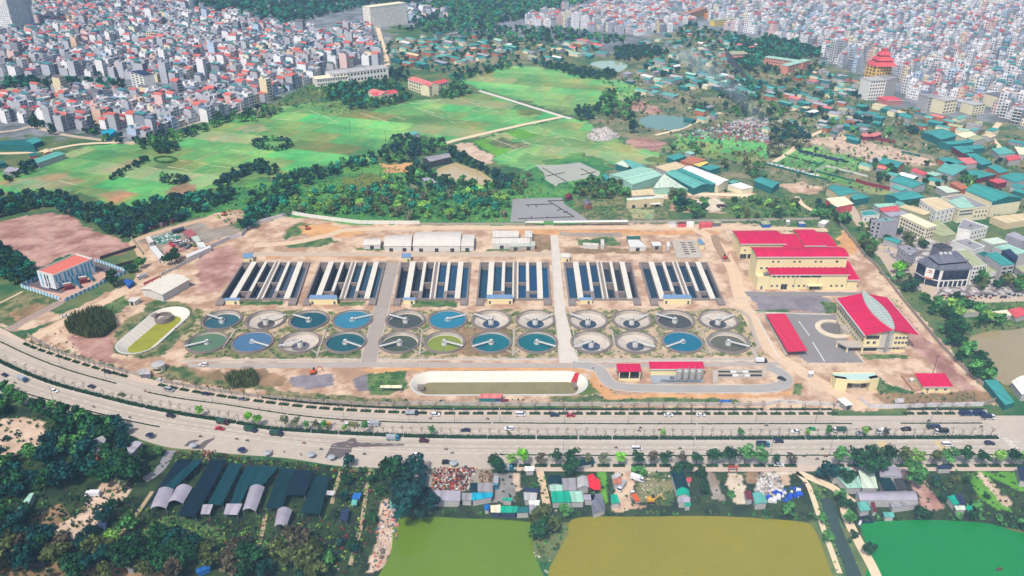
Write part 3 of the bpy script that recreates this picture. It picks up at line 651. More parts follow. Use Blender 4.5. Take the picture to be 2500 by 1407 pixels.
# lane paint
mb = MB(); my = MB()
def dashes(f,x0,x1,st,ln,th=.45):
    x = x0
    while x < x1:
        y = f(x); a,b = P(x,y,.026),P(x + ln,f(x + ln),.026); n = Vector((-(b - a).y,(b - a).x,0)).normalized() * .09
        mb.face([a - n,b - n,b + n,a + n]); x += st
mixf = lambda f,g,t: (lambda x: f(x) * (1 - t) + g(x) * t)
dashes(mixf(M1,M2,.56),-40,2420,23,10); dashes(mixf(M2,M3,.5),-40,2440,27,11); dashes(mixf(M2,M3,.74),100,2440,31,9)
for f,d in ((M2,6),(M2,-6),(M3,-4)):
    for a,b in zip(XS,XS[1:]):
        if b > 2440: break
        p,q,r,s = P(a,f(a) + d + .25,.026),P(b,f(b) + d + .25,.026),P(b,f(b) + d - .25,.026),P(a,f(a) + d - .25,.026); mb.face([p,q,r,s])
for x in (2150,2292):
    for k in range(5):
        a,b = P(x + k * 4.6 - 12,1077,.026),P(x + k * 4.6 + 12,1105,.026); my.face([a,(a.x + .45,a.y,.026),(b.x + .45,b.y,.026),b][::-1])
for k in range(9): mb.face([P(2448 + k * 4,1071 + k * 4.2 + d,.026) + Vector((e,0,0)) for d,e in ((1.2,0),(1.2,3.2),(0,3.2),(0,0))])
for x in (2195,2330,2470): mb.face([P(x,1078.4,.026),P(x + 18,1078.4,.026),P(x + 18,1077.6,.026),P(x,1077.6,.026)]); mb.face([P(x - 5,1078,.026),P(x,1079.6,.026),P(x,1076.4,.026)])
M_wear = mat('road_wear',C(180,168,154),.85,.14,.3)
for f,a,b in ((mixf(M1,M2,.36),-40,2400),(mixf(M1,M2,.78),-40,2400),(mixf(M2,M3,.36),-40,2440),(mixf(M2,M3,.63),-40,2440),(mixf(K1,M1,.6),-40,2400)): between('road_wear',f,f,a,b,M_wear,.0225,-1.1,1.1,False)
struct(mb.build('road_markings',M_mark)); struct(my.build('crossing_markings',M_ymark))
# wet and oily stains with a shape of their own on the carriageway
M_stain = mat('road_stain',C(112,100,96),.5,.2,.3)
sheet('road_stain',[(793,1118),(810,1085),(828,1079),(845,1078),(856,1070),(868,1070),(872,1080),(990,1084),(985,1088),(860,1093),(858,1104),(842,1112),(830,1121)],M_stain,.023,False)
sheet('road_stain',[(448,1090),(462,1077),(476,1074),(488,1075),(476,1081),(466,1090)],M_stain,.023,False); sheet('road_stain',[(478,1096),(490,1084),(500,1076),(520,1070),(526,1064),(522,1074),(508,1083),(496,1097)],M_stain,.023,False)
# site lanes of the works
M_lane = mat('site_lane',C(196,178,160),.95,.12,.15,vscale2=.8)
sheet('road',[(456,887),(870,884),(895,884),(1405,888),(1900,884),(1905,893),(1420,899),(900,897),(600,900),(460,897)],mat('works_road',C(184,172,162),.95,.12,.1,vscale2=.8),.014)
sheet('road',[(943,641),(975,641),(920,884),(880,884)],mat('concrete_lane',C(176,162,150),.95,.1,.12,vscale2=.8),.018)
sheet('road',[(1344,575),(1362,575),(1380,760),(1412,886),(1366,886),(1354,760)],mat('main_lane',C(222,210,196),.95,.1,.12,vscale2=.8),.018)
for a,b,w in (((943,641),(880,884),.4),((975,641),(920,884),.4),((1346,600),(1366,884),.5),((1364,600),(1412,884),.5)): ribbon('kerb',[a,b],w,M_kerb,h=.18,sm=False,keep=False)
sheet('road',[(620,616),(1345,616),(1345,627),(620,626)],M_tarmacbr,.012); sheet('path',[(440,879),(1362,874),(1362,879),(440,884)],M_conc,.016,False); sheet('path',[(1400,876),(1862,874),(1866,880),(1410,884)],M_conc,.016,False)
ribbon('kerb',[(456,880),(872,877)],.4,M_kerb,h=.3,sm=False,keep=False); ribbon('kerb',[(925,880),(1360,880)],.4,M_kerb,h=.3,sm=False,keep=False); ribbon('kerb',[(1405,885),(1850,881)],.5,M_kerb,h=.3,sm=False,keep=False)
loop = [(1398,890),(1432,893),(1462,903),(1478,925),(1496,940),(1540,947),(1620,949),(1760,950),(1860,949),(1900,944),(1918,934),(1916,920),(1898,906),(1870,896)]
ribbon('road',loop,6.8,mat('ring_road',C(176,170,164),.9,.1,.1,vscale2=.8),.02)
for off in (-3.6,3.6):
    w = [P(*p) for p in smooth(loop)]; mb = MB(); pts = []
    for i,p in enumerate(w):
        d = w[min(i + 1,len(w) - 1)] - w[max(i - 1,0)]; n = Vector((-d.y,d.x,0)).normalized(); pts.append((p + n * (off - .15),p + n * (off + .15)))
    for (a,b),(c,d) in zip(pts[3:-3],pts[4:-3]):
        mb.face([(a.x,a.y,.2),(c.x,c.y,.2),(d.x,d.y,.2),(b.x,b.y,.2)]); mb.face([(a.x,a.y,0),(c.x,c.y,0),(c.x,c.y,.2),(a.x,a.y,.2)]); mb.face([(b.x,b.y,0),(d.x,d.y,0),(d.x,d.y,.2),(b.x,b.y,.2)])
    struct(mb.build('kerb',M_kerb))
ribbon('dirt_road',[(1700,560),(1745,590),(1790,660),(1805,720),(1840,790),(1880,850),(1930,890),(2010,940),(2060,968),(2105,1000)],8.5,M_dirtroad,.01)
ribbon('dirt_road',[(1745,575),(1752,600),(1775,640)],6,mat('brown_track',C(170,140,112),.95,.15,.3),.014); ribbon('dirt_road',[(620,600),(720,592),(800,575),(880,560),(1250,556),(1780,556),(2020,562)],7,M_dirtroad,.01)
sheet('paved_yard',[(1866,768),(2040,770),(2052,805),(2086,862),(2108,884),(1972,883),(1922,828)],M_asphy,.016); sheet('road',[(1816,712),(2120,714),(2130,722),(1826,724)],M_asphy,.016)
for a,b,w in (((1950,785),(1976,820),.5),((1984,836),(2013,883),.6),((1850,778),(1901,875),.6),((2090,858),(2110,886),.4),((1838,762),(2030,769),.4)): ribbon('kerb',[a,b],w,M_white,h=.2,sm=False,keep=False)
ribbon('path',[(1805,757),(1828,775),(1842,820),(1852,848),(1838,858),(1850,878)],2.2,M_gal,h=.5,sm=False,keep=False)
# substation yard,its drive and the lane beside it
sheet('paved_yard',[(60,700),(130,655),(215,635),(305,664),(150,738)],mat('substation_yard',C(112,100,104),.9,.1,.2),.014); sheet('path',[(150,737),(240,690),(252,680),(266,670),(240,660),(228,668),(200,690),(150,717),(110,710),(80,700),(72,700)],mat('pink_paving',C(214,172,150),.9,.1,.4),.03,False)
ribbon('path',[(153,735),(60,785),(22,808)],5.5,mat('drive',C(176,150,136),.95,.1,.2),.016,sm=False); ribbon('dirt_road',[(320,705),(220,755),(120,805),(80,830)],7,M_dirtroad,.012); ribbon('path',[(0,740),(55,712)],1.6,M_dirtroad,.016,sm=False)
for d in (-8,9): ribbon('kerb',[(146 + d,740 + d * .2),(18 + d,806 + d * .2)],.35,M_kerb,h=.2,sm=False,keep=False)
ribbon('dirt_road',[(335,690),(352,650),(340,610),(325,592),(360,575),(440,552),(520,530)],6,mat('tan_track',C(212,180,146),.95,.12,.2),.01)
# country roads among the fields
M_farm = mat('farm_road',C(240,214,178),.95,.08,.2)
ribbon('dirt_road',[(1080,352),(1110,343),(1200,322),(1280,304),(1375,285)],6.5,M_farm,.014,sm=False); ribbon('dirt_road',[(1170,222),(1230,240),(1300,262),(1375,285),(1395,290)],5.5,mat('pale_farm_road',C(232,220,210),.95,.08,.2),.018,sm=False)
ribbon('road',[(945,160),(940,130),(930,98),(922,70),(905,40)],8,M_farm,.014); ribbon('dirt_road',[(1600,330),(1660,315),(1700,298),(1760,275)],5,M_farm,.014)
ribbon('dirt_road',[(1890,395),(1930,370),(1965,340),(2010,318)],5,M_farm,.014); ribbon('road',[(2060,480),(2090,530),(2140,600),(2170,640),(2200,690)],8,M_tarmacbr,.014); ribbon('road',[(2140,620),(2180,610),(2260,690),(2300,730),(2560,725)],9,M_tarmacbr,.012)
ribbon('road',[(2440,300),(2420,330),(2440,360),(2480,400)],6,M_farm,.014); ribbon('dirt_road',[(1560,478),(1700,474),(1840,478)],6,mat('yard_track',C(244,226,190),.95,.08,.2),.014); ribbon('dirt_road',[(1945,480),(1960,500),(1985,515)],4,M_farm,.016)
ribbon('road',[(-60,330),(40,318),(80,310),(160,330),(330,352)],6,M_tarmacbr,.014); ribbon('dirt_road',[(-60,375),(80,372),(200,352),(330,348)],6,M_farm,.012); ribbon('road',[(330,350),(460,305),(640,262)],6,mat('field_edge_road',C(206,190,176),.9,.1,.2),.016)
ribbon('road',[(-60,232),(60,222),(180,224),(300,236),(420,250)],8,M_tarmacbr,.014)
mb = MB()   # narrow dykes and channel edges between the vegetable beds
for a in (Q('B',90,850,285,922),Q('B',145,810,345,875),Q('B',315,810,465,858),Q('B',525,765,830,885),Q('B',830,885,1175,800),Q('B',660,760,770,800),Q('B',600,790,800,840),Q('B',730,730,815,758),Q('B',840,705,1000,758),Q('B',985,740,1150,808),Q('B',1000,805,1110,772),Q('B',910,785,1000,805),Q('B',1180,870,1285,845),
          Q('B',160,945,255,985),Q('B',195,1037,240,1020),Q('B',500,740,600,745),Q('B',1000,560,1075,552),Q('B',985,555,1045,583),Q('B',1285,608,1400,580),Q('B',1440,615,1570,655),Q('B',1350,645,1500,690),Q('B',1500,690,1710,628),Q('B',1430,720,1500,700),Q('B',1560,780,1690,785),Q('B',1340,640,1500,640),Q('B',1600,740,1750,705),
          Q('B',1095,995,1275,1065),Q('B',1275,1065,1175,1112),Q('B',1275,1065,1405,1115),Q('B',1210,980,1360,1030),Q('B',1360,1035,1285,1065),Q('B',1300,920,1440,975),Q('B',1420,915,1580,975),Q('B',1400,1035,1540,1085),Q('B',1440,995,1610,975),Q('B',1610,975,1500,1000),Q('B',1580,1000,1640,1040),Q('B',1650,985,1830,1030),Q('B',1755,1075,1835,1100),Q('B',1835,1100,1775,1125),Q('B',1870,1045,2040,1085),Q('B',1160,1110,1270,1150),Q('B',1320,1030,1430,1010),Q('B',2080,1065,2280,1130),Q('B',1560,880,1740,920),
          Q('A',1390,1160,1555,1195),Q('A',1390,1160,1555,1080),Q('A',1560,1190,1720,1215),Q('A',1610,1060,1720,1085),Q('A',1640,1045,1600,1065),Q('A',1720,1110,1810,1075),Q('A',1050,1195,1125,1210),Q('A',1165,1190,1350,1218),Q('A',1350,1218,1275,1250),Q('A',1455,1255,1520,1218),Q('A',1990,830,2190,785),Q('A',2200,785,2450,890),Q('A',2300,830,2230,865),Q('A',1900,850,2090,860),Q('A',1700,1240,1350,1265),Q('A',1960,1170,2050,1185),Q('A',255,1250,365,1205),Q('A',170,1365,350,1295),Q('A',390,1285,560,1330),Q('A',880,1260,960,1285),Q('A',2405,945,2460,920),Q('A',1290,1150,1350,1160),Q('A',1700,1220,840,1130)[:0]):
    if len(a) < 2: continue
    p,q = P(*a[0]),P(*a[1]); d = q - p; n = Vector((-d.y,d.x,0)).normalized(); L_ = d.length; k = max(int(L_ / 6),1)
    for i in range(k):
        if R.random() < .2: continue
        w = R.uniform(.12,.34); s,e = p.lerp(q,i / k),p.lerp(q,(i + 1) / k); mb.prism([(s + n * w)[:2],(e + n * w)[:2],(e - n * w)[:2],(s - n * w)[:2]],0,.25)
struct(mb.build('field_paths',mat('field_dyke',C(214,214,180),.95,.2,.4)))
# ------------------------------------------------------------------ water
def pond(pts,col,name,rough=.07,z=.03,sm=4):
    p = smooth(pts + [pts[0]],sm)[:-1] if sm else pts
    return sheet(name,p,water('%s_%d' % (name,len(MATS)),col,rough,.08,.03,.5),z)
pond([(958,1290),(968,1276),(985,1266),(1060,1262),(1120,1266),(1200,1268),(1290,1275),(1302,1285),(1300,1340),(1310,1470),(930,1470),(955,1350)],(108,138,26),'pond')
pond([(1388,1300),(1392,1272),(1440,1262),(1560,1262),(1720,1260),(1860,1266),(1960,1275),(1985,1288),(2005,1330),(2030,1400),(2060,1470),(1380,1470)],(150,140,26),'pond')
pond([(2100,1285),(2118,1275),(2180,1272),(2260,1270),(2330,1272),(2420,1280),(2470,1296),(2560,1330),(2620,1470),(2160,1470),(2120,1340)],(6,138,58),'pond')
pond([(2003,1220),(2022,1216),(2040,1245),(2055,1290),(2080,1350),(2110,1420),(2130,1470),(2085,1470),(2062,1390),(2040,1330),(2022,1280)],(62,80,72),'canal',.08)
pond([(2368,840),(2372,822),(2420,808),(2470,806),(2640,790),(2660,940),(2500,945),(2430,930),(2400,890)],(170,152,112),'pond')
pond(Q('B',690,1215,740,1190,830,1165,905,1190,1010,1230,1095,1290,1080,1325,970,1328,720,1300,700,1270),(206,184,136),'pond',sm=0)
pond(Q('a',430,165,720,165,980,135,1230,250,1210,300,1000,340,720,390,690,430,560,350,540,260),(188,184,162),'pond',sm=0)
pond(Q('a',160,580,760,565,790,640,1080,840,130,862),(164,158,154),'pond',.35,sm=0)
pond([(1440,158),(1450,152),(1490,148),(1525,155),(1530,165),(1505,178),(1480,172)],(170,190,160),'pond'); pond([(1560,292),(1590,282),(1640,283),(1690,292),(1670,312),(1620,318),(1570,308)],(112,150,130),'pond')
mb = MB()   # pipes and planks lying on the two shallow ponds
for a in (Q('a',320,655,640,645),Q('a',590,605,905,800),Q('a',905,800,220,825),Q('a',590,605,790,600),Q('a',345,655,350,680),Q('a',440,655,450,680),Q('a',700,725,750,705),Q('a',780,750,830,735),Q('a',390,820,385,795),Q('a',585,815,580,795),Q('a',525,205,830,380),Q('a',560,305,790,260),Q('a',990,210,1180,310),Q('a',990,290,1170,250)):
    p,q = P(*a[0]),P(*a[1]); mb.tube((p.x,p.y,.2),(q.x,q.y,.2),.38,n=6)
o = mb.build('floating_pipes',M_dark,loc=P(1320,512)); tag(o,'dark pipes and planks lying across the shallow grey ponds','pipes',px=(1320,512))
# ------------------------------------------------------------------ walls and fences
def wall(name,pts,h,th,m,label,cat='wall',posts=0,pm=None,pz=.3,cap=None,pmat2=None):
    w = [P(*p) for p in pts]; o3 = w[len(w) // 2]; mb = MB()
    for a,b in zip(w,w[1:]):
        d = (b - a); n = Vector((-d.y,d.x,0)).normalized() * th / 2
        mb.prism([(a + n)[:2],(b + n)[:2],(b - n)[:2],(a - n)[:2]],-.1,h)
    o = mb.build(name,m,loc=o3); tag(o,label,cat,px=pts[len(pts) // 2])
    if posts:
        mb = MB(); cnt = 0
        for a,b in zip(w,w[1:]):
            d = b - a; k = max(1,int(d.length / posts)); rot = atan2(d.y,d.x)
            for i in range(k):
                c = a.lerp(b,i / k); mb.box((c.x - o3.x,c.y - o3.y,-.05),(th * 2.2,th * 2.2,h + pz),rot=rot); cnt += 1
        q = mb.build('post',pm or m,o); q['kind'] = 'stuff'
    return o
M_wl = mat('whitewashed_wall',C(226,220,214),.9,.12,.4); M_wg = mat('grey_wall',C(186,174,162),.9,.15,.4); M_wb = mat('dark_wall',C(72,62,64),.9,.15,.4); M_gw = mat('green_mesh',C(20,110,92),.9,.15,.4)
M_hoard = mat('hoarding',C(232,224,226),.7,.08,.3,sheet=.05)
wall('boundary_wall',[(70,822),(140,862),(230,890),(310,912),(352,920)],2.0,.25,M_wg,'grey wall behind the pavement trees at the left end of the works',posts=4)
wall('boundary_wall',[(400,935),(470,948),(560,962),(640,972),(760,983),(880,989),(1000,990)],2.0,.25,M_wg,'grey block wall behind the pavement trees right of the left gate',posts=4)
wall('boundary_wall',[(1000,988),(1100,990),(1300,991),(1600,991),(1870,992)],2.2,.25,mat('panel_wall',C(206,194,182),.9,.12,.3,sheet=.05),'long pale panel wall behind the pavement trees below the front oval basin',posts=4)
wall('boundary_wall',[(1870,992),(1900,985),(1990,990),(2048,994)],2.2,.25,M_wl,'white wall section left of the main gate with posts',posts=4)
wall('hoarding',Q('J',705,150,770,205,1035,205,1200,195,1580,190),2.4,.2,M_hoard,'white printed hoarding wall right of the main gate','hoarding',posts=6)
wall('hoarding',[(485,632),(510,610),(560,586),(590,578),(606,560),(625,548),(655,540),(690,530),(704,523)],3.0,.15,M_hoard,'white sheet hoarding climbing from the yard to the upper left bend','hoarding',posts=8)
wall('hoarding',[(704,523),(760,532),(820,540),(880,547),(1025,548)],3.0,.15,mat('pale_hoarding',C(244,240,230),.7,.06,.4,sheet=.05),'white sheet hoarding running right along the green wood','hoarding',posts=8)
wall('wire_fence',[(1025,549),(1250,549),(1286,549)],1.6,.08,M_wg,'low grey fence along the wood behind the barrel-roofed warehouse','fence',posts=4,pz=1.2)
wall('boundary_wall',[(1530,545),(1780,541),(2000,537)],2.0,.2,M_wg,'grey wall along the top edge of the works behind containers')
wall('boundary_wall',[(2050,550),(2062,562),(2090,600),(2110,625),(2135,648),(2170,690),(2200,730),(2250,790),(2300,850),(2360,910),(2440,975),(2410,988),(2340,992)],2.2,.25,mat('long_wall',C(176,160,148),.9,.15,.4),'long grey wall down the right side of the works',posts=5)
wall('brick_wall',Q('a',740,1025,860,1040,1260,1045,1480,1040),3.2,.3,M_wg,'stained concrete panel wall left of the chamber yard',posts=5)
wall('brick_wall',Q('j',1225,670,1665,530),2.4,.3,M_wb,'dark wall between pink dirt lot and tan track'); wall('brick_wall',Q('j',1420,765,1700,690),2.2,.3,M_wb,'short dark wall right of the blue-striped substation')
wall('brick_wall',Q('j',1590,400,1745,615),2.2,.25,M_wg,'grey wall along the tan track up from the dark wall'); wall('yard_wall',Q('j',1830,540,1950,700,2000,720),2.0,.25,M_wl,'pale wall by the white long shed of the construction yard')
wall('yard_wall',Q('j',1970,870,2140,790,2330,690,2440,640,2560,580),2.2,.25,M_wl,'white wall from the red-painted shed up to the construction yard',posts=5)
# striped substation wall
SUBW = Q('j',790,1190,1560,830,1160,690),Q('j',730,1165,262,1010,470,905)
M_sw = mat('white_panel',C(236,240,244),.8,.06,.5); M_sb = mat('sky_blue_panel',C(86,178,216),.8,.06,.5)
o3 = P(*Q('j',790,1190)[0]); mbw,mbb = MB(),MB(); k = 0
for pl in SUBW:
    for a,b in zip(pl,pl[1:]):
        a,b = P(*a),P(*b); d = b - a; n_ = max(2,int(d.length / 1.5)); nn = Vector((-d.y,d.x,0)).normalized() * .14
        for i in range(n_):
            p,q = a.lerp(b,i / n_),a.lerp(b,(i + 1) / n_); (mbb if i % 2 else mbw).prism([(p + nn)[:2],(q + nn)[:2],(q - nn)[:2],(p - nn)[:2]],-.05,2.3 + (.12 if i % 2 else 0))
o = mbw.build('perimeter_wall',M_sw,loc=o3); tag(o,'white and sky blue striped wall around the substation yard','wall',px=(240,690)); ORG[o.name] = o3; mbb.build('blue_panels',M_sb,o,world=True)
# plots fenced with green mesh in the scrub
for i,(pts,h,m,lab) in enumerate([(Q('b',1375,400,1800,520,1870,480),1.6,M_gw,'green mesh fence along the lower side of an empty plot'),(Q('b',1650,260,1900,310,2200,390),1.6,M_wg,'grey wall along the far side of the littered plot'),(Q('b',1150,515,1400,580,1700,660,1880,700,1950,640),1.8,M_gw,'green mesh fence in front of the white rubbish strip'),
    (Q('b',1750,590,1890,540,2100,590,2390,665),1.8,M_wl,'pale wall around the far side of a walled green plot'),(Q('b',1760,600,1950,650,2240,725),1.6,M_gw,'green mesh fence closing the walled green plot'),(Q('c',445,870,560,910,850,975,920,990),3.2,mat('maroon_sheet',C(140,44,60),.7,.1,.4,sheet=.06),'dark red sheet fence around a bare square'),
    (Q('c',640,340,780,380,925,400),3.0,mat('maroon_sheet'),'dark red sheet fence below the pink roofs'),(Q('c',960,490,1200,540,1400,600),2.0,M_wg,'grey wall across the bare sandy lot'),(Q('c',1000,520,1230,570),2.4,M_gw,'green screen in the bare sandy lot')]):
    wall('plot_fence',pts,h,.2,m,lab,'fence')
# ------------------------------------------------------------------ building kit
OCC = []           # (x,y,r) of building footprints,so that nothing is scattered into them
def occ(pts):
    c = sum((Vector((p[0],p[1])) for p in pts),Vector((0,0))) / len(pts); OCC.append((c.x,c.y,max((Vector((p[0],p[1])) - c).length for p in pts) * .85)); KEEP.append([(p[0],p[1]) for p in pts])
WIN = {}
def window(root,pos,rz,w,h,m=None,fm=None,name='window',d=.1):
    key = (round(w,2),round(h,2),(m or M_glass).name,name)
    if key not in WIN:
        mb = MB(); mb.box((0,0,-h / 2),(w,d,h),0); f = .09
        for c,s in (((0,0,h / 2),(w + .24,d + .06,f)),((0,0,-h / 2 - f),(w + .3,d + .16,f)),((-w / 2 - f / 2,0,-h / 2),(f,d + .06,h)),((w / 2 + f / 2,0,-h / 2),(f,d + .06,h)),((0,0,-h / 2),(.05,d + .04,h))): mb.box(c,s,1,bot=True)
        o = mb.build(name,[m or M_glass,fm or M_trim]); WIN[key] = o.data
    else:
        o = bpy.data.objects.new(name,WIN[key]); COL.objects.link(o)
    o.parent = root; o.location = Vector(pos) - ORG[root.name]; o.rotation_euler = (0,0,rz); return o
def facade(root,A,B,zs,n,w,h,m=None,s0=.04,s1=.96,skip=(),name='window',fm=None):
    d = B - A; rz = atan2(d.y,d.x); nn = Vector((d.y,-d.x,0)).normalized() * .02
    for r,z in enumerate(zs):
        for i in range(n):
            if (r,i) in skip: continue
            p = A.lerp(B,s0 + (s1 - s0) * ((i + .5) / n)) + nn; window(root,(p.x,p.y,z),rz,w,h,m,fm,name)
def hall(name,label,cat,A,B,prof,wm,rm,over=.6,th=.3,rear=None,roots=None):
    """a long building: front edge A-B on the ground, prof = [(distance behind the front, roof height)...]"""
    d = (B - A).normalized(); nb = Vector((-d.y,d.x,0)); nb = nb if nb.y > 0 else -nb
    L_ = (B - A).length; root = thing(name,label,cat,((A + B) / 2 + nb * prof[-1][0] / 2)) if roots is None else roots
    if roots is None: root.location.z = 0
    def pt(s,t,z): q = A + d * s + nb * t; return Vector((q.x,q.y,z))
    mb = MB(); z0,z1 = prof[0][1],prof[-1][1]; D = prof[-1][0]; t0 = prof[0][0]
    mb.face([pt(0,t0,-.1),pt(L_,t0,-.1),pt(L_,t0,z0 - .02),pt(0,t0,z0 - .02)]); mb.face([pt(L_,D,-.1),pt(0,D,-.1),pt(0,D,z1 - .02),pt(L_,D,z1 - .02)])
    for s,k in ((0,1),(L_,-1)):
        pl = [pt(s,t0,-.1)] + [pt(s,t,z - .02) for t,z in prof] + [pt(s,D,-.1)]; mb.face(pl[::k])
    mb.build('wall',wm,root,world=True)
    mb = MB(); pr = list(prof); e0 = (pr[1][1] - pr[0][1]) / max(pr[1][0] - pr[0][0],.1); e1 = (pr[-1][1] - pr[-2][1]) / max(pr[-1][0] - pr[-2][0],.1)
    pr[0] = (pr[0][0] - over,pr[0][1] - e0 * over); pr[-1] = (pr[-1][0] + over,pr[-1][1] + e1 * over)
    for (a,za),(b,zb) in zip(pr,pr[1:]):
        q = [pt(-over,a,za),pt(L_ + over,a,za),pt(L_ + over,b,zb),pt(-over,b,zb)]; mb.face([p + Vector((0,0,th)) for p in q]); mb.face(q[::-1])
        for s,kk in ((-over,1),(L_ + over,-1)):
            e = [pt(s,b,zb),pt(s,a,za),pt(s,a,za + th),pt(s,b,zb + th)]; mb.face(e[::kk])
    for (a,za),kk in ((pr[0],1),(pr[-1],-1)):
        e = [pt(-over,a,za),pt(L_ + over,a,za),pt(L_ + over,a,za + th),pt(-over,a,za + th)]; mb.face(e[::kk])
    mb.build('roof',rm,root,world=True)
    mb = MB(); a,za = pr[0]; c0,c1 = pt(-over,a - .12,za - .1),pt(L_ + over,a - .12,za - .1); mb.prism([c0[:2],c1[:2],(c1 + nb * .1)[:2],(c0 + nb * .1)[:2]],za - .15,za + th + .1); mb.build('gutter',M_trim,root,world=True)
    occ([pt(0,t0,0),pt(L_,t0,0),pt(L_,D,0),pt(0,D,0)]); return root
def shed(name,label,cat,quad,z,rm,wm,style='flat',rise=1.2,axis='v',th=.18,over=.35,walls=True,group=None,world=False,door=False,tank=False):
    """roof traced by its four eave corners TL TR BR BL; walls stand under it"""
    if world: tl,tr,br,bl = [Vector((p[0],p[1],z)) for p in quad]
    else:
        tl,tr,br,bl = [P(p[0],p[1],z) for p in quad]
        if style == 'mono': tl,tr = P(*quad[0],z + rise),P(*quad[1],z + rise)
    c = (tl + tr + br + bl) / 4; root = thing(name,label,cat,(c.x,c.y,0),0,group); up = Vector((0,0,th))
    def ins(p): d = Vector((c.x - p.x,c.y - p.y,0)); return p + d.normalized() * min(over * 1.4,d.length * .3)
    W_ = [ins(p) for p in (tl,tr,br,bl)]; mb = MB(); e = .02
    if style in ('flat','mono'):
        mb.slab([p + up for p in (bl,br,tr,tl)],th)
        wp = [(W_[3],W_[2]),(W_[2],W_[1]),(W_[1],W_[0]),(W_[0],W_[3])]; wl = MB()
        for a,b in wp: wl.face([(a.x,a.y,-.1),(b.x,b.y,-.1),(b.x,b.y,b.z - e),(a.x,a.y,a.z - e)])
    else:
        n = 2 if style == 'gable' else 8; wl = MB()
        L0,L1,R0,R1 = (bl,br,tl,tr) if axis == 'v' else (tl,bl,tr,br)     # cross-section runs L0->L1 (near end) and R0->R1 (far end)
        def sec(p,q,ri,zz=0): return [p.lerp(q,i / n) + Vector((0,0,zz + (ri * (1 - abs(2 * i / n - 1)) if style == 'gable' else ri * sin(pi * i / n)))) for i in range(n + 1)]
        A_,B_ = sec(L0,L1,rise),sec(R0,R1,rise)
        for i in range(n): mb.slab([A_[i] + up,A_[i + 1] + up,B_[i + 1] + up,B_[i] + up],th)
        I0,I1,J0,J1 = ins(L0),ins(L1),ins(R0),ins(R1); A2,B2 = sec(I0,I1,rise * .97,-e),sec(J0,J1,rise * .97,-e); g = lambda p: (p.x,p.y,-.1)
        wl.face([g(I0),g(I1)] + A2[::-1]); wl.face([g(J1),g(J0)] + B2); wl.face([g(I1),g(J1),B2[-1],A2[-1]]); wl.face([g(J0),g(I0),A2[0],B2[0]])
    if walls: wl.build('wall',wm,root,world=True)
    else:
        for p in W_: pm = MB(); pm.box((p.x,p.y,-.05),(.22,.22,p.z + .02),bot=True); pm.build('post',M_steel,root,world=True)
        for a,b in ((W_[0],W_[3]),(W_[1],W_[2]),(W_[0],W_[1]),(W_[3],W_[2])):
            k = int((b - a).length / 6)
            for i in range(1,min(k,5)): q = a.lerp(b,i / min(k,5)); pm = MB(); pm.box((q.x,q.y,-.05),(.18,.18,q.z + .02)); pm.build('post',M_steel,root,world=True)
    mb.build('roof',rm,root,world=True)
    if door and walls:
        a,b = W_[3],W_[2]; L_ = (b - a).length; d = (b - a); n_ = max(1,int(L_ / 9))
        for i in range(n_): p = a.lerp(b,(i + .5) / n_) + Vector((d.y,-d.x,0)).normalized() * .03; window(root,(p.x,p.y,min(2.6,z - .5) / 2),atan2(d.y,d.x),min(2.6,L_ * .5),min(2.6,z - .5),M_dark,M_steel,'door')
    if tank:
        mb = MB(); q = c + Vector((.6,.4,0)); mb.tube((q.x - .8,q.y,z + th + 1.2),(q.x + .8,q.y,z + th + 1.2),.55,n=10); mb.box((q.x,q.y,z + th),(1.2,.8,.75)); mb.build('water_tank',M_steel,root,world=True)
    occ([tl,tr,br,bl]); return root

# ------------------------------------------------------------------ long yellow hall and the buildings behind it
A,B = P(1846,707),P(2064,706.5); za = HT(A,671)
d = (B - A).normalized(); nb = Vector((-d.y,d.x,0)); A2,B2 = A + nb * 6.3,B + nb * 6.3; zt = HT(A2,627)
def hallrows(): pass
t = hall('process_building','long yellow process building with two stacked crimson roofs and rows of small windows','building',A2,B2,[(0,zt),(5,zt + 1.2),(9,zt + 1.2),(14.5,zt - .3)],M_yel,M_red,.9,.4)
hall('','','',A + d * 8,B,[(0,za),(6.2,za + 1.7)],M_yel,mat('crimson_lower_roof',C(196,4,70),.6,.12,.12,sheet=.1,spec=.08),.7,.35,roots=t)
mb = MB(); a,b = A,A + d * 7.9; zz = za - 2.2
mb.prism([a[:2],b[:2],(b + nb * 6.2)[:2],(a + nb * 6.2)[:2]],-.1,zz); mb.prism([a[:2],b[:2],(b + nb * .3)[:2],(a + nb * .3)[:2]],zz,zz + 1); mb.build('terrace',M_yel,t,world=True)
mb = MB(); q = a + d * 6 + nb * 3; mb.box((q.x,q.y,zz),(3,3,1.6)); mb.tube((q.x,q.y,zz + 1.6),(q.x,q.y,zz + 2.6),.9,n=10); mb.build('roof_vent',M_steel,t,world=True)
facade(t,A2,B2,[zt - 3.6],16,1.3,1.3,None,.03,.98,[(0,i) for i in (0,1,4,5,8,9,12,13,15)]); facade(t,A2,B2,[zt - 3.6],16,1.3,1.3,M_yel,.03,.98,[(0,i) for i in (2,3,6,7,10,11)],'blind_window'); facade(t,A2,B2,[zt - 8.2],16,1.5,1.3,None,.03,.98,[(0,13)])
A8 = A + d * 8; facade(t,A8,B,[za - 1.3],14,1.5,1.4,None,.02,.86,[(0,i) for i in range(6,14)]); facade(t,A8,B,[2.6],14,1.4,1.3,None,.0,.98,[(0,i) for i in (2,3,8,9,10)])
for s,w,h,z in ((.45,6.5,1.2,za - 1.3),(.59,6.5,1.2,za - 1.3)): q = A8.lerp(B,s); window(t,(q.x,q.y - .05,z),0,w,h)
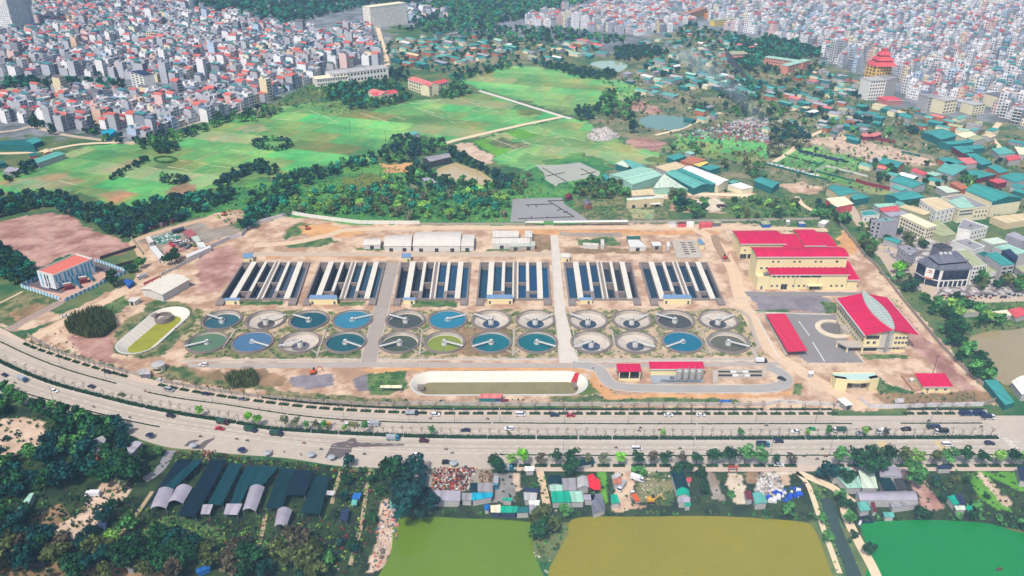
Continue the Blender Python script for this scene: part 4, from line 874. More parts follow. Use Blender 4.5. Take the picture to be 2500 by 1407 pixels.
q = A8.lerp(B,.195); window(t,(q.x,q.y - .05,2.0),0,4.0,3.9,M_dark,None,'door'); q = A8.lerp(B,.585); window(t,(q.x,q.y - .05,1.6),0,7.4,2.6,None,None,'door'); q = A.lerp(B,.055); window(t,(q.x,q.y - .05,1.3),0,1.3,2.4,M_dark,None,'door')
mb = MB(); q = A8.lerp(B,.585); mb.box((q.x,q.y - 1.5,3.6),(10,3,.35),bot=True); mb.box((q.x - 4.6,q.y - 2.6,0),(.5,.5,3.6)); mb.box((q.x + 4.6,q.y - 2.6,0),(.5,.5,3.6)); mb.build('porch',M_yel,t,world=True)
mb = MB()
for s in (.32,.62): q = A8.lerp(B,s); mb.tube((q.x,q.y - .15,0),(q.x,q.y - .15,za),.12,n=5)
mb.build('downpipe',M_steel,t,world=True)
A5,B5 = P(2065,706),P(2090,705.5); z5 = HT(A5,683)
t = hall('side_annex','low yellow annex with steep crimson lean-to roof at the long hall right end','building',A5,B5,[(0,z5),(19,z5 + 3.6)],M_yel,M_red,.9,.35)
q = A5.lerp(B5,.5); window(t,(q.x,q.y - .05,2.2),0,2,1.4,M_yel,None,'blind_window')
A3,B3 = P(1805,632),P(1910,632); z3 = HT(A3,595.5)
t = hall('process_building','yellow hall with tall crimson roof at the upper left of the red-roofed group','building',A3,B3,[(0,z3),(6,z3 + .9),(17,z3 + 1.0),(23,z3 - .4)],M_yel,M_red,.9,.4)
for s in (.08,.25): q = A3.lerp(B3,s); window(t,(q.x,q.y - .05,2),0,4.4,3.4,M_dark,None,'door')
q = A3.lerp(B3,.1); window(t,(q.x,q.y - .05,z3 - 5),0,1.2,1.2)
for lab,x0,x1,pr in (('low flat-pitched crimson roof sunk between two yellow halls',1912,1957,[(0,10.6),(17,11.8),(21,11.4)]),('broad crimson-roofed hall behind the long yellow hall',1958,2007,[(0,12.2),(16,14.4),(25,13.2)]),('narrow crimson-roofed block at the far right of the red-roofed group',2008,2035,[(0,11.4),(14,12.8),(22,12)])):
    hall('process_building',lab,'building',P(x0,639),P(x1,639),pr,M_yel,M_red,.7,.35)

# ------------------------------------------------------------------ office with the red gable roof
ZE = 11.6; FL,FR,BR,BL = P(2111,820,ZE),P(2243,819,ZE),P(2166,728,ZE),P(2042,730,ZE)
ux = (FR - FL).normalized(); uy = (BL - FL).normalized(); uyr = (BR - FR).normalized(); c = (FL + FR + BR + BL) / 4
t = thing('office_building','yellow three-storey office with red gable roof split by a leaf-shaped glass skylight','office building',(c.x,c.y,0))
f0,f1 = FL + ux * 1.2 + uy * 1.6,FR - ux * 4.6 + uyr * 1.6; b0,b1 = BL + ux * 1.2 - uy * 1.2,BR - ux * 3.0 - uyr * 1.2
mf,mk = FL.lerp(FR,.51),BL.lerp(BR,.51); zr = HT(mf,806.5); rf,rk = Vector((mf.x,mf.y,zr)),Vector((mk.x,mk.y,zr))
g = lambda p,z: Vector((p.x,p.y,z)); mb = MB(); wf,wk = f0.lerp(f1,.53),b0.lerp(b1,.53)
mb.face([g(f0,-.1),g(f1,-.1),g(f1,ZE - .1),g(wf,zr - .6),g(f0,ZE - .1)]); mb.face([g(b1,-.1),g(b0,-.1),g(b0,ZE - .1),g(wk,zr - .6),g(b1,ZE - .1)]); mb.face([g(b0,-.1),g(f0,-.1),g(f0,ZE - .1),g(b0,ZE - .1)]); mb.face([g(f1,-.1),g(b1,-.1),g(b1,ZE - .1),g(f1,ZE - .1)])
mb.build('wall',M_yel,t,world=True)
for a,b,e in ((FL,BL,'l'),(FR,BR,'r')):
    mb = MB(); mb.slab([g(a,ZE + .35),g(b,ZE + .35),rk + Vector((0,0,.35)),rf + Vector((0,0,.35))],.35); mb.build('roof',M_red,t,world=True)
    mb = MB(); n_ = ux * (-.35 if e == 'l' else .35); mb.prism([(a + n_)[:2],(b + n_)[:2],b[:2],a[:2]],ZE - .5,ZE + .55); mb.build('gutter',M_trim,t,world=True)
# skylight: a leaf of glass along the ridge with a white frame
M_sky = mat('skylight_glass',C(176,190,178),.25,.1,.6,sheet=.05,spec=.5); mb = MB(); N = 16; prev = None
ra,rb = rk + (rk - rf) * .05,rf + (rf - rk) * .01
for i in range(N + 1):
    s = i / N; q = ra.lerp(rb,s); hw = 5.0 * sin(pi * min(max(s,.0),1)) ** .8 + .15; top = q + Vector((0,0,1.5 - .35 * s)); l,r = q - ux * hw * .8,q + ux * hw
    l,r = g(l,q.z + .9 - hw * .1),g(r,q.z + .9 - hw * .1); lb,rb_ = g(l,q.z - .9),g(r,q.z - .9)
    cur = (l,top,r,lb,rb_)
    if prev: mb.face([prev[0],l,top,prev[1]][::-1]); mb.face([prev[1],top,r,prev[2]][::-1]); mb.face([prev[3],lb,l,prev[0]][::-1],1); mb.face([prev[2],r,rb_,prev[4]][::-1],1)
    prev = cur
sk_ = mb.build('skylight',[M_sky,M_white],t,world=True)
mb = MB()
for i in range(1,N):
    s = i / N; q = ra.lerp(rb,s); hw = 5.0 * sin(pi * s) ** .8 + .15; top = q + Vector((0,0,1.56 - .35 * s)); mb.tube(g(q - ux * hw * .8,q.z + .96 - hw * .1),top,.09,n=4); mb.tube(top,g(q + ux * hw,q.z + .96 - hw * .1),.09,n=4)
mb.tube(ra + Vector((0,0,1.55)),rb + Vector((0,0,1.2)),.12,n=4); mb.build('glazing_bar',M_white,sk_,world=True)
# windows: left side,front
facade(t,g(b0,0),g(f0,0),[6.6,3.0],13,1.5,1.8,None,.02,.99); facade(t,g(b0,0),g(f0,0),[9.7],7,5.0,1.7,M_dark,.08,.99,(),'loggia')
F = lambda s: f0.lerp(f1,s)
def fw(s,z,w,h,m=None,nm='window'): q = F(s); window(t,(q.x,q.y - .06,z),atan2(ux.y,ux.x),w,h,m,None,nm)
fw(.18,9.6,7.4,2.2,M_dark,'loggia'); fw(.1,6.2,1.7,1.6); fw(.24,6.2,1.7,1.6); fw(.17,1.8,8.0,2.2,M_dark,'porch_opening')
for z in (9.4,6.0): fw(.42,z,.5,1.6); fw(.62,z,.5,1.6)
for z in (9.2,6.0,2.6): [fw(.73 + .083 * i,z,1.4,1.5) for i in range(4) if z > 3 or i < 2]
fw(.39,2.0,.6,2); fw(.62,1.5,1.6,2.6,M_dark,'door')
mb = MB(); q0 = F(.37) - uy * .12; q1 = F(.66) - uy * .12; mb.prism([(q0)[:2],(q1)[:2],(q1 + uy * .14)[:2],(q0 + uy * .14)[:2]],0,zr - 1.6); mb.build('stair_panel',mat('grey_cladding',C(206,204,192),.7,.05,.4),t,world=True)
mb = MB(); q = F(.53) - uy * .6; mb.box((q.x,q.y,-.05),(1.5,1.6,zr - .3),rot=atan2(ux.y,ux.x)); sp = mb.build('stair_spine',mat('spine_concrete',C(170,164,162),.8,.06,.4),t,world=True)
for z in (10.2,8.8,6.6,5.2): q = F(.515) - uy * 1.46; window(t,(q.x,q.y,z),atan2(ux.y,ux.x),.5,.9)
mb = MB(); a = F(.0) + uy * 6 - ux * 13.5; pl = [a,a + ux * 13.4,F(0) - uy * .8,F(0) - uy * .8 - ux * 9.4]; mb.prism([p[:2] for p in pl],3.3,3.9,bot=True); mb.prism([(F(0) - uy * 1.2)[:2],(F(.98) - uy * 1.2)[:2],(F(.98) - uy * .1)[:2],(F(0) - uy * .1)[:2]],3.4,3.75,bot=True)
cp = mb.build('entrance_canopy',M_conc,t,world=True)
for p in (pl[0] + ux * 1 - uy * .6,pl[3] + ux * .8 + uy * .8,F(.0) - uy * .8 - ux * .4): mb = MB(); mb.box((p.x,p.y,-.05),(.8,.8,3.35)); mb.build('column',M_yel,cp,world=True)
occ([FL,FR,BR,BL])
# round reflecting pool under its left side
c = P(2036,804); t = thing('reflecting_pool','round pool half tucked under the left side of the red gable office','pool',c); KEEP.append([(c.x + 11 * cos(a),c.y + 11 * sin(a)) for a in np.linspace(0,6.28,20)])
a0,a1 = radians(62),radians(318)
mb = MB(); mb.lathe([(10.8,-.1),(10.8,.5),(8.2,.5),(8.2,1.0),(7.7,1.0),(7.7,-.1)],36,a0=a0,a1=a1); mb.build('kerb',mat('cream_kerb',C(232,214,188),.9,.1,.4),t)
mb = MB(); mb.lathe([(7.7,.06),(0,.06)],32); mb.build('water',water('pool',(124,118,112),.2),t)
mb = MB(); mb.lathe([(4.4,0),(4.4,3.0),(0,3.05)],24,c=(6.6,-3.6)); mb.build('round_plinth',M_gal,t)

# ------------------------------------------------------------------ small red-roofed things of the works
t = shed('carport','long sloping red carpark canopy on posts in the grey yard','canopy',[(1870,768),(1917,767),(1971,857),(1923,860)],3.4,mat('canopy_red',C(216,40,82),.65,.1,.2,sheet=.08,spec=.08),M_conc,walls=False,th=.3)
mb = MB(); q = WP([(1868,778),(1874,776),(1925,868),(1918,872)]); mb.prism([p[:2] for p in q],0,.9); mb.build('back_wall',M_conc,t,world=True)
t = shed('open_shed','small crimson-roofed open shed with two dark bays left of the silos','shed',[(1504,889),(1563,889),(1566,908),(1509,909)],5.6,M_red,M_yel,walls=False,th=.3)
p0,p1 = P(1511,930),P(1561,930); mb = MB(); dd = (p1 - p0).normalized(); nn = Vector((-dd.y,dd.x,0))
mb.prism([p0[:2],p1[:2],(p1 + nn * .3)[:2],(p0 + nn * .3)[:2]],-.1,1.3); mb.prism([(p0 + nn * 8.2)[:2],(p1 + nn * 8.2)[:2],(p1 + nn * 8.5)[:2],(p0 + nn * 8.5)[:2]],-.1,5.5)
for p in (p0,p0.lerp(p1,.5),p1): mb.box((p.x,p.y + .3,0),(.5,.5,5.4))
mb.build('wall',M_yel,t,world=True); mb = MB(); mb.prism([(p0 + nn * .6)[:2],(p1 + nn * .6)[:2],(p1 + nn * 8)[:2],(p0 + nn * 8)[:2]],-.1,1.2); mb.build('pit',M_dark,t,world=True)
A6,B6 = P(1588,918),P(1716,918); z6 = HT(A6,901)
t = hall('dosing_building','narrow yellow building with crimson roof behind the row of silos','building',A6,B6,[(0,z6),(5.2,z6 + .6)],M_yel,M_red,.6,.3)
mb = MB(); q = WP([(1588,917.5),(1714,917.5),(1717,935),(1592,937)]); mb.prism([p[:2] for p in q],-.1,.45); sl_ = mb.build('slab',mat('blue_grey_slab',C(162,170,180),.8,.1,.3),loc=q[0]); tag(sl_,'blue-grey concrete slab under the four silos','concrete slab',px=(1640,930))
M_silo = mat('silo_shell',C(196,194,190),.45,.08,.3,metal=.3); lab4 = ['leftmost grey silo of the row of four','second grey silo from the left in the row of four','third grey silo from the left in the row of four','rightmost grey silo of the row of four']
for i,x in enumerate((1657,1673,1689,1705.5)):
    q = P(x,928); t = thing('silo',lab4[i],'silo',q,0,'four silos in a row'); mb = MB(); mb.lathe([(1.5,.9),(1.62,1.6),(1.62,6.0),(1.3,6.5),(0,6.9)],20); mb.build('shell',M_silo,t)
    for k in range(4): a = pi / 4 + k * pi / 2; mb = MB(); mb.tube((1.3 * cos(a),1.3 * sin(a),.44),(1.3 * cos(a),1.3 * sin(a),1.6),.14,n=5); mb.build('leg',M_steel,t)
    mb = MB(); mb.tube((.6,.4,6.6),(1.6,1.4,7.6),.1,n=5); mb.tube((1.6,1.4,7.6),(1.6,1.4,6.2),.1,n=5); mb.build('pipe',M_steel,t)
mb = MB()
for k in range(5): y = 931.5 + k * .9; a,b = P(1612 + k * 4,y),P(1712,y); mb.tube((a.x,a.y,.9 + .1 * k),(b.x,b.y,.9 + .1 * k),.13,n=5)
for k in range(14): a = P(1614 + k * 7,934); mb.box((a.x,a.y,.4),(.25,1.6,.9))
a = P(1640,927); mb.box((a.x,a.y,.44),(2.2,1.2,1.4)); mb.box((a.x + 3,a.y + .4,.44),(1.4,1.2,2.0)); o = mb.build('pipe_rack',M_steel,loc=P(1660,933)); tag(o,'pipework rack and pumps on the slab in front of the silos','pipework',px=(1660,933))
# open chamber right of the silos
t = thing('valve_chamber','shallow open concrete chamber with white covers inside the ring road','chamber',P(1810,914)); mb = MB()
for x0,x1,y0,y1,h in ((1740,1752,905,936,.5),(1752,1862,903,905.5,.6),(1752,1862,912,914,.5),(1752,1862,921.5,923.5,.5),(1798,1815,905,922,.5),(1861,1872,902,922,.6)): mb.prism([p[:2] for p in WP([(x0,y0),(x1,y0),(x1,y1),(x0,y1)])],-.1,h)
mb.build('wall',M_conc,t,world=True); mb = MB()
for x0,x1,y0,y1 in ((1754,1797,906,911.5),(1754,1797,914.5,921),(1816,1860,906,911.5),(1816,1860,914.5,921)): mb.prism([p[:2] for p in WP([(x0,y0),(x1,y0),(x1,y1),(x0,y1)])],-.1,.06)
mb.build('chamber_floor',M_dark,t,world=True)
for x,y in ((1790,910),(1795,919),(1820,910),(1824,919)):
    mb = MB(); mb.prism([p[:2] for p in WP([(x - 7,y - 3),(x + 7,y - 3),(x + 7,y + 2.5),(x - 7,y + 2.5)])],.5,.7,bot=True); mb.build('cover',M_white,t,world=True)
# curved gatehouse
A7,B7 = Q('f',690,1270)[0],Q('f',1215,1265)[0]; a,b = P(*A7),P(*B7); dd = (b - a).normalized(); nn = Vector((-dd.y,dd.x,0)); L7 = (b - a).length; z7 = 6.4
t = thing('gatehouse','cream gatehouse with pale bowed roof and a wide shaded opening','gatehouse',(a + b) / 2 + nn * 3); mb = MB(); cv = lambda s: -2.2 * sin(pi * s) + 1.2
for s0,s1 in ((0,.25),(.78,1)):
    n = 4
    for i in range(n):
        u0,u1 = s0 + (s1 - s0) * i / n,s0 + (s1 - s0) * (i + 1) / n; p,q = a + dd * L7 * u0 + nn * cv(u0),a + dd * L7 * u1 + nn * cv(u1)
        mb.prism([p[:2],q[:2],(q + nn * 3.5)[:2],(p + nn * 3.5)[:2]],-.1,z7)
n = 12; pts = [a + dd * L7 * i / n + nn * (cv(i / n)) for i in range(n + 1)]
for p,q in zip(pts,pts[1:]): mb.prism([p[:2],q[:2],(q + nn * .4)[:2],(p + nn * .4)[:2]],z7 - 1.4,z7 + .5,bot=True)
mb.prism([(a + nn * 6.5)[:2],(b + nn * 6.5)[:2],(b + nn * 6.9)[:2],(a + nn * 6.9)[:2]],-.1,z7 + .5); mb.build('wall',M_yel,t,world=True)
mb = MB(); pl = [p + Vector((0,0,z7)) + nn * .42 for p in pts] + [g(b + nn * 6.5,z7),g(a + nn * 6.5,z7)]; mb.face(pl); mb.build('roof',mat('pale_aqua_roof',C(196,224,214),.6,.06,.3,sheet=.04),t,world=True)
mb = MB(); p = a + dd * L7 * .52 + nn * 3; mb.box((p.x,p.y,0),(4.4,2.6,3.2)); bo = mb.build('booth',M_conc,t,world=True); window(t,(p.x,p.y - 1.32,1.9),0,2.4,1.0); occ([a,b,b + nn * 7,a + nn * 7])
t = hall('pump_house','small yellow house with crimson roof beside tanks near the right gate','building',P(*Q('f',1755,1290)[0]),P(*Q('f',2100,1290)[0]),[(0,3.6),(9.5,4.9)],M_yel,M_red,.6,.25)
for s in (.16,.48,.79): q = P(*Q('f',1755,1290)[0]).lerp(P(*Q('f',2100,1290)[0]),s); window(t,(q.x,q.y - .05,1.8),0,1.4,1.1)
q = P(*Q('f',1600,1200)[0]); t = thing('pump_yard','brick-walled yard of pale vessels left of the small crimson-roofed house','tank yard',q); mb = MB(); w4 = WP(Q('f',1500,1100,1690,1100,1740,1270,1640,1280)); n = 4
for i in range(4):
    p_,q_ = w4[i],w4[(i + 1) % 4]; dd = (q_ - p_).normalized(); nn = Vector((-dd.y,dd.x,0)) * .2; mb.prism([(p_ + nn)[:2],(q_ + nn)[:2],(q_ - nn)[:2],(p_ - nn)[:2]],-.1,1.6)
mb.build('wall',mat('pink_brick',C(206,160,138),.9,.1,.5),t,world=True)
for x,y in ((1625,1165),(1670,1165),(1800,1110),(1860,1110)): p = P(*Q('f',x,y)[0]); mb = MB(); mb.tube((p.x - 1.4,p.y,1.6),(p.x + 1.4,p.y,1.6),1.0,n=10); mb.box((p.x,p.y,0),(1.6,1.2,.8)); mb.build('vessel',M_cream,t,world=True)
# pump houses in front of and behind the basins
for lab,q4,z in (('yellow pump house with blue roof between the two left basins',[(757,721),(822,721),(824,731),(753,731)],3.8),('wide yellow pump house with blue roof below the fourth basin',[(1188,720),(1252,720),(1253,730),(1188,730)],3.8),('yellow pump house with blue roof below the rightmost basin',[(1619,720),(1686,720),(1690,730),(1619,730)],3.8),
                   ('small cream pump house at the left corner below the first basin',[(550,728),(587,728),(585,734),(548,734)],3.0),('small cream pump house with blue roof below the third basin',[(984,727),(1016,727),(1014,733),(983,733)],3.0),('small cream pump house below the fifth basin',[(1414,727),(1446,727),(1447,733),(1415,733)],3.0),
                   ('blue-roofed cream hut above the left basin corner',[(594,619),(618,618),(618,630),(592,631)],3.4),('blue-roofed cream hut above the third basin',[(981,619),(1004,619),(1003,629),(980,630)],3.4),('white-roofed cream hut beside the main lane above the fifth basin',[(1369,619),(1392,619),(1392,629),(1369,629)],3.4)):
    t = shed('pump_house',lab,'pump house',q4,z,M_blue if 'white-roofed' not in lab else M_tin,M_yel,'mono',.7,over=.3)
    p_,q_ = P(*q4[3],z),P(*q4[2],z)
    for s in ((.12,.88) if q4[2][0] - q4[3][0] > 40 else (.7,)): p = p_.lerp(q_,s); window(t,(p.x,p.y + .1,1.2),0,1.2,2.2,M_dark,None,'door')
# warehouses at the back of the works
for lab,q4,z,st,ri,wm,rm in (('white barrel-roofed warehouse, the larger right one of the pair',[(1015,568),(1127,566),(1124,601),(1007,601)],4.6,'arch',2.4,M_wl,M_tin),('white lean-to at the right end of the large barrel-roofed warehouse',[(1127,574),(1158,573),(1157,602),(1124,602)],4.0,'arch',1.0,M_wl,M_tin),('white barrel-roofed warehouse, the smaller left one of the pair',[(942,576),(1008,574),(1004,601.5),(937,602)],4.2,'arch',2.0,M_wl,M_tin),
        ('small white barrel-roofed hut left of the two warehouses',[(891,584),(932,583),(929,598),(886,599)],3.4,'arch',1.2,M_wl,M_tin),('white long-roofed site office with overhanging front',[(1201,583),(1294,582),(1294,595),(1201,596)],4.0,'mono',.8,M_wl,M_tin),('white flat-roofed block behind the site office',[(1202,564),(1267,564),(1267,579),(1203,580)],3.8,'mono',.5,M_wl,M_tin),('small white utility block right of the site office',[(1281,564),(1299,564),(1300,580),(1281,581)],3.0,'flat',.5,M_wl,M_tin),
        ('grey-green lean-to roof along the front of the site office',[(1242,596),(1306,590),(1307,601),(1242,603)],3.2,'flat',.5,M_wg,mat('sage_sheet',C(196,206,190),.7,.08,.3,sheet=.05))):
    shed('warehouse',lab,'warehouse',q4,z,rm,wm,st,ri,axis='u',over=.3,door=True)
for lab,q4,z,rm in (('long open white-roofed lean-to along the back wall',Q('a',655,850,1560,838,1570,862,655,872),3.2,M_white),('short open blue-shaded lean-to along the back wall',Q('a',310,855,535,850,535,872,305,872),3.0,M_tin)):
    shed('lean_to',lab,'shelter',q4,z,rm,M_wg,'mono',.5,walls=False)
for lab,q4,z,rm,wm in (('white L-roofed workshop in the chamber yard',Q('a',1560,1080,1700,1080,1790,1165,1585,1168),3.4,M_white,M_wl),('small white-roofed hut right of the chamber-yard workshop',Q('a',1850,1105,1960,1105,1975,1150,1865,1155),3.0,M_white,M_wg),('white portable cabin standing on end by the grating chamber',Q('a',2035,1105,2075,1105,2080,1160,2040,1165),2.8,M_white,M_wl),('dark green store at the top of the chamber yard',Q('a',1545,1038,1715,1035,1720,1065,1550,1070),2.6,mat('green_sheet',C(36,104,92),.7,.1,.3,sheet=.06),M_concd),('long white portable cabin with four round openings',Q('a',1020,1115,1205,1125,1208,1150,1015,1140),2.8,M_tin,M_wl),('tall tin cabin right of the long white cabin',Q('a',1232,1075,1272,1075,1278,1150,1238,1150),2.8,M_tin,M_wl)):
    shed('site_hut',lab,'hut',q4,z,rm,wm,'flat',over=.15,door='cabin' not in lab)
# concrete grating chamber with two rows of slots
q4 = WP(Q('a',2100,1090,2400,1080,2480,1290,2160,1300),1.0); c = (q4[0] + q4[2]) / 2; t = thing('grating_chamber','raised concrete chamber with two columns of dark slots','chamber',(c.x,c.y,0)); mb = MB(); mb.prism([p[:2] for p in q4],-.1,1.0); mb.build('deck',M_conc,t,world=True)
for k in range(6):
    for x in (0,1):
        if k == 5 and x: continue
        y = 1110 + 27 * k; x0 = 2205 + x * 90 + k * 11; mb = MB(); mb.prism([p[:2] for p in WP(Q('a',x0,y,x0 + 58,y,x0 + 58,y + 11,x0,y + 11),1.0)],.95,1.03); mb.build('slot',M_dark,t,world=True)
shed('pump_house','cream hut with aqua roof at the right edge of the grating chamber','pump house',Q('a',2410,1075,2460,1070,2510,1135,2440,1140),4.0,M_blue,M_yel,'flat')

# ------------------------------------------------------------------ striped substation
ZS = 11.4; qs = [P(*p,ZS) for p in Q('j',925,597,1135,655,640,862,445,808)]; bk,rt,fr,lf = qs; c = (bk + rt + fr + lf) / 4
t = thing('substation','white and sky blue patchwork substation with orange-red flat roof','substation',(c.x,c.y,0)); mb = MB(); mb.prism([p[:2] for p in qs],-.1,ZS - .9); mb.build('wall',M_sw,t,world=True)
mb = MB(); ct = Vector((c.x,c.y,ZS)); i4 = [p.lerp(ct,.06) for p in qs]; mb.prism([p[:2] for p in i4],ZS - .95,ZS - .6); mb.build('roof',mat('orange_roof',C(226,120,100),.8,.07,.3),t,world=True)
mb = MB()
for i in range(4):
    a,b = qs[i],qs[(i + 1) % 4]; a2,b2 = i4[i],i4[(i + 1) % 4]; mb.face([g(a,ZS),g(b,ZS),g(b2,ZS),g(a2,ZS)][::-1]); mb.face([g(a,ZS - .9),g(b,ZS - .9),g(b,ZS),g(a,ZS)]); mb.face([g(b2,ZS - .9),g(a2,ZS - .9),g(a2,ZS),g(b2,ZS)])
mb.build('parapet',M_trim,t,world=True)
def panels(a,b,pat,rows):
    d = b - a; n_ = Vector((d.y,-d.x,0)).normalized() * .06; L_ = len(pat[0])
    for r,(z0,z1) in enumerate(rows):
        for i,ch in enumerate(pat[r]):
            if ch == '.': continue
            p,q = a.lerp(b,i / L_) + n_,a.lerp(b,(i + 1) / L_) + n_; mb = MB(); mb.prism([p[:2],q[:2],(q - n_)[:2],(p - n_)[:2]],z0,z1); mb.build('wall_panel',{'b': M_sb,'d': M_glass,'k': mat('navy_base',C(34,40,84),.6)}[ch],t,world=True)
panels(lf,fr,['..b..d.d....','..b..d.d....'],[(5.6,ZS - 1.2),(1.6,5.2)]); panels(fr,rt,['.b.b..b.b.b..b..b.b.b.b.','..b.b.b..b..b.b.b.b.b..b'],[(5.6,ZS - 1.0),(1.2,5.4)]); panels(fr,rt,['kkkk....................'],[(0,1.1)]); panels(lf,fr,['......kkkkkk'],[(0,1.1)]); occ(qs)
M_tr = mat('transformer_paint',C(150,70,76),.7,.15,1); M_teal = mat('teal_partition',C(14,140,176),.8,.06,.4)
for lab,p0,p1,h in (('teal partition wall left of the right transformer',(985,1030),(880,910),3.4),('teal partition wall right of the right transformer',(1140,945),(1035,835),3.8)):
    a,b = P(*Q('j',*p0)[0]),P(*Q('j',*p1)[0]); mb = MB(); nn = Vector((-(b - a).y,(b - a).x,0)).normalized() * .15; mb.prism([(a + nn)[:2],(b + nn)[:2],(b - nn)[:2],(a - nn)[:2]],-.1,h); o = mb.build('partition_wall',M_teal,loc=a); tag(o,lab,'wall',px=Q('j',*p0)[0])
for lab,p in (('red-brown transformer nearest the front corner of the substation',(840,1030)),('red-brown transformer between two teal partition walls',(1030,950))):
    q = P(*Q('j',*p)[0]); t = thing('transformer',lab,'transformer',q,radians(28),'two substation transformers'); mb = MB(); mb.box((0,0,0),(7.5,3.6,.5)); mb.box((0,0,.5),(4.4,2.2,2.6)); mb.build('body',M_tr,t); mb = MB()
    for k in range(7): mb.box((-2.2 + k * .72,-1.5,.6),(.3,.8,2.2)); mb.box((-2.2 + k * .72,1.5,.6),(.3,.8,2.2))
    mb.build('radiator',M_tr,t)
    for k in (-1.2,0,1.2): mb = MB(); mb.tube((k,0,3.1),(k * 1.3,0,4.6),.14,.06,n=6); mb.build('bushing',M_cream,t)
    mb = MB(); mb.tube((-2.6,1,3.8),(2,1,3.8),.5,n=10); mb.build('oil_tank',M_cream,t)
# houses of the left corner
shed('white_house','white gable-roofed house with doors in its end wall by the slanted basin','house',Q('j',2060,850,2320,912,1980,1105,1708,1030),5.2,M_cream,M_wl,'gable',1.8,over=.8)
shed('hut','tiny white flat-roofed hut left of the white gable house','hut',Q('j',1600,1130,1718,1138,1640,1190,1560,1178),3.0,M_tin,M_wl,'flat',door=True)
shed('open_shed','long red-painted open shed behind the white gable house','shed',Q('j',1750,955,1960,862,1970,875,1760,985),2.6,mat('rust_red',C(150,60,62),.7,.15,.5),M_dark,walls=False)
shed('tarp_tent','small tent with blue end beside the round dark tree','tent',Q('j',1500,925,1610,920,1650,945,1565,1000),2.2,mat('blue_tarp',C(40,96,176),.6,.1,.5),mat('blue_tarp'),'gable',.8)
for lab,q4,z,rm,wm in (('long white-roofed shed on the left of the construction yard',(1825,515,1895,500,2005,630,1940,668),3.2,M_white,M_wl),('long white-roofed shed along the lower edge of the construction yard',(2265,615,2560,500,2580,520,2285,650),3.2,M_white,M_wl),('white-roofed shed at the right corner of the construction yard',(2390,460,2480,455,2520,515,2450,530),3.2,M_white,M_wl),('dull red-roofed shed at the top of the construction yard',(2230,330,2330,300,2400,365,2310,405),3.4,mat('dull_red',C(176,92,98),.8,.1,.3,sheet=.05),M_concd),('sage-roofed shed below the dull red roof',(2325,395,2410,375,2460,440,2390,465),3.2,mat('sage_sheet'),M_concd),('small pale-roofed store at the left of the construction yard',(1775,390,1830,385,1880,450,1820,470),3.0,M_tin,M_wl),('dark blue covered store at the top of the yard',(2090,310,2240,265,2250,295,2110,330),2.6,mat('navy_sheet',C(52,66,96),.7,.1,.3),M_dark)):
    shed('yard_shed',lab,'shed',Q('j',*q4),z,rm,wm,'flat',over=.2)
# ------------------------------------------------------------------ sheds,shops and blocks outside the works,each traced
RC = dict(teal=(66,156,150),dteal=(34,112,112),sea=(104,180,168),mint=(168,212,190),gw=(214,228,206),white=(250,246,238),grey=(160,156,160),lgrey=(192,188,186),slate=(118,118,130),red=(222,92,100),pink=(226,130,124),rust=(196,120,90),tan=(228,206,164),yel=(240,214,110),black=(70,68,74),net=(10,50,60),net2=(8,36,52),net3=(14,64,74),cyan=(20,170,200),jade=(20,172,140),navy=(48,60,92),blue=(40,110,190),maroon=(120,46,56),cream=(250,238,200),sage=(176,180,140),lil=(176,170,182))
NM = dict(teal='teal',dteal='dark teal',sea='sea green',mint='mint',gw='pale green-white',white='white',grey='grey',lgrey='light grey',slate='slate grey',red='red',pink='pink-red',rust='rust brown',tan='tan',yel='yellow',black='black',net='dark teal net',net2='near-black net',net3='teal net',cyan='bright cyan',jade='jade green',navy='navy',blue='blue',maroon='maroon',cream='cream',sage='sage',lil='lilac grey')
def RM(k): return mat('sheet_' + NM[k].replace(' ','_'),C(*RC[k]),.65,.16,.22,sheet=.16,spec=.12)
def WM(k): return mat('wall_' + NM[k].replace(' ','_'),C(*RC[k]),.9,.12,.4)
def sh(zk,q,z,rk,wk='lgrey',st='flat',ri=1.0,ax='v',lab=None,nm='shed',cat='shed',**k):
    return shed(nm,lab or '%s-roofed shed' % NM[rk],cat,Q(zk,*q),z,RM(rk),WM(wk),st,ri,ax,**k)
# green-white factory group above the works
sh('a',(1410,150,1500,110,1620,150,1560,200),6,'gw','dteal',lab='pale striped shed at the top left of the green-white factory'); sh('a',(1505,108,1600,108,1800,190,1625,215),6.5,'sea','dteal',lab='sea green roof at the top of the green-white factory')
sh('a',(1330,285,1720,190,1990,290,1620,410),7,'mint','mint','gable',2.2,'u',lab='broad green-white patchwork factory roof above the white factory',nm='factory',cat='factory'); sh('a',(1245,285,1300,280,1360,345,1300,350),4,'teal','dteal',lab='small teal lean-to at the left of the patchwork factory')
sh('a',(1990,290,2040,300,2300,465,1870,450),5.5,'gw','mint','gable',1.4,'v',lab='yellow-green roof sloping down right of the patchwork factory'); sh('a',(2020,265,2180,225,2560,400,2370,455),6,'sea','dteal','gable',1.6,'v',lab='long sea green shed with pale strips right of the factory')
sh('b',(65,580,120,555,560,745,490,760),7.2,'teal','dteal',lab='narrow dark green roof beside the long white shed'); sh('b',(130,560,240,530,700,700,570,770),7,'white','cream','gable',1.2,'v',lab='long gleaming white shed right of the green-white factory',nm='factory',cat='factory')
sh('a',(1900,190,2150,125,2280,180,2060,260),5,'tan','lgrey',lab='flat tan roof above the factory group'); sh('a',(2030,70,2180,20,2280,60,2130,110),5,'teal','dteal',lab='teal roof at the edge of the field above the tan roof')
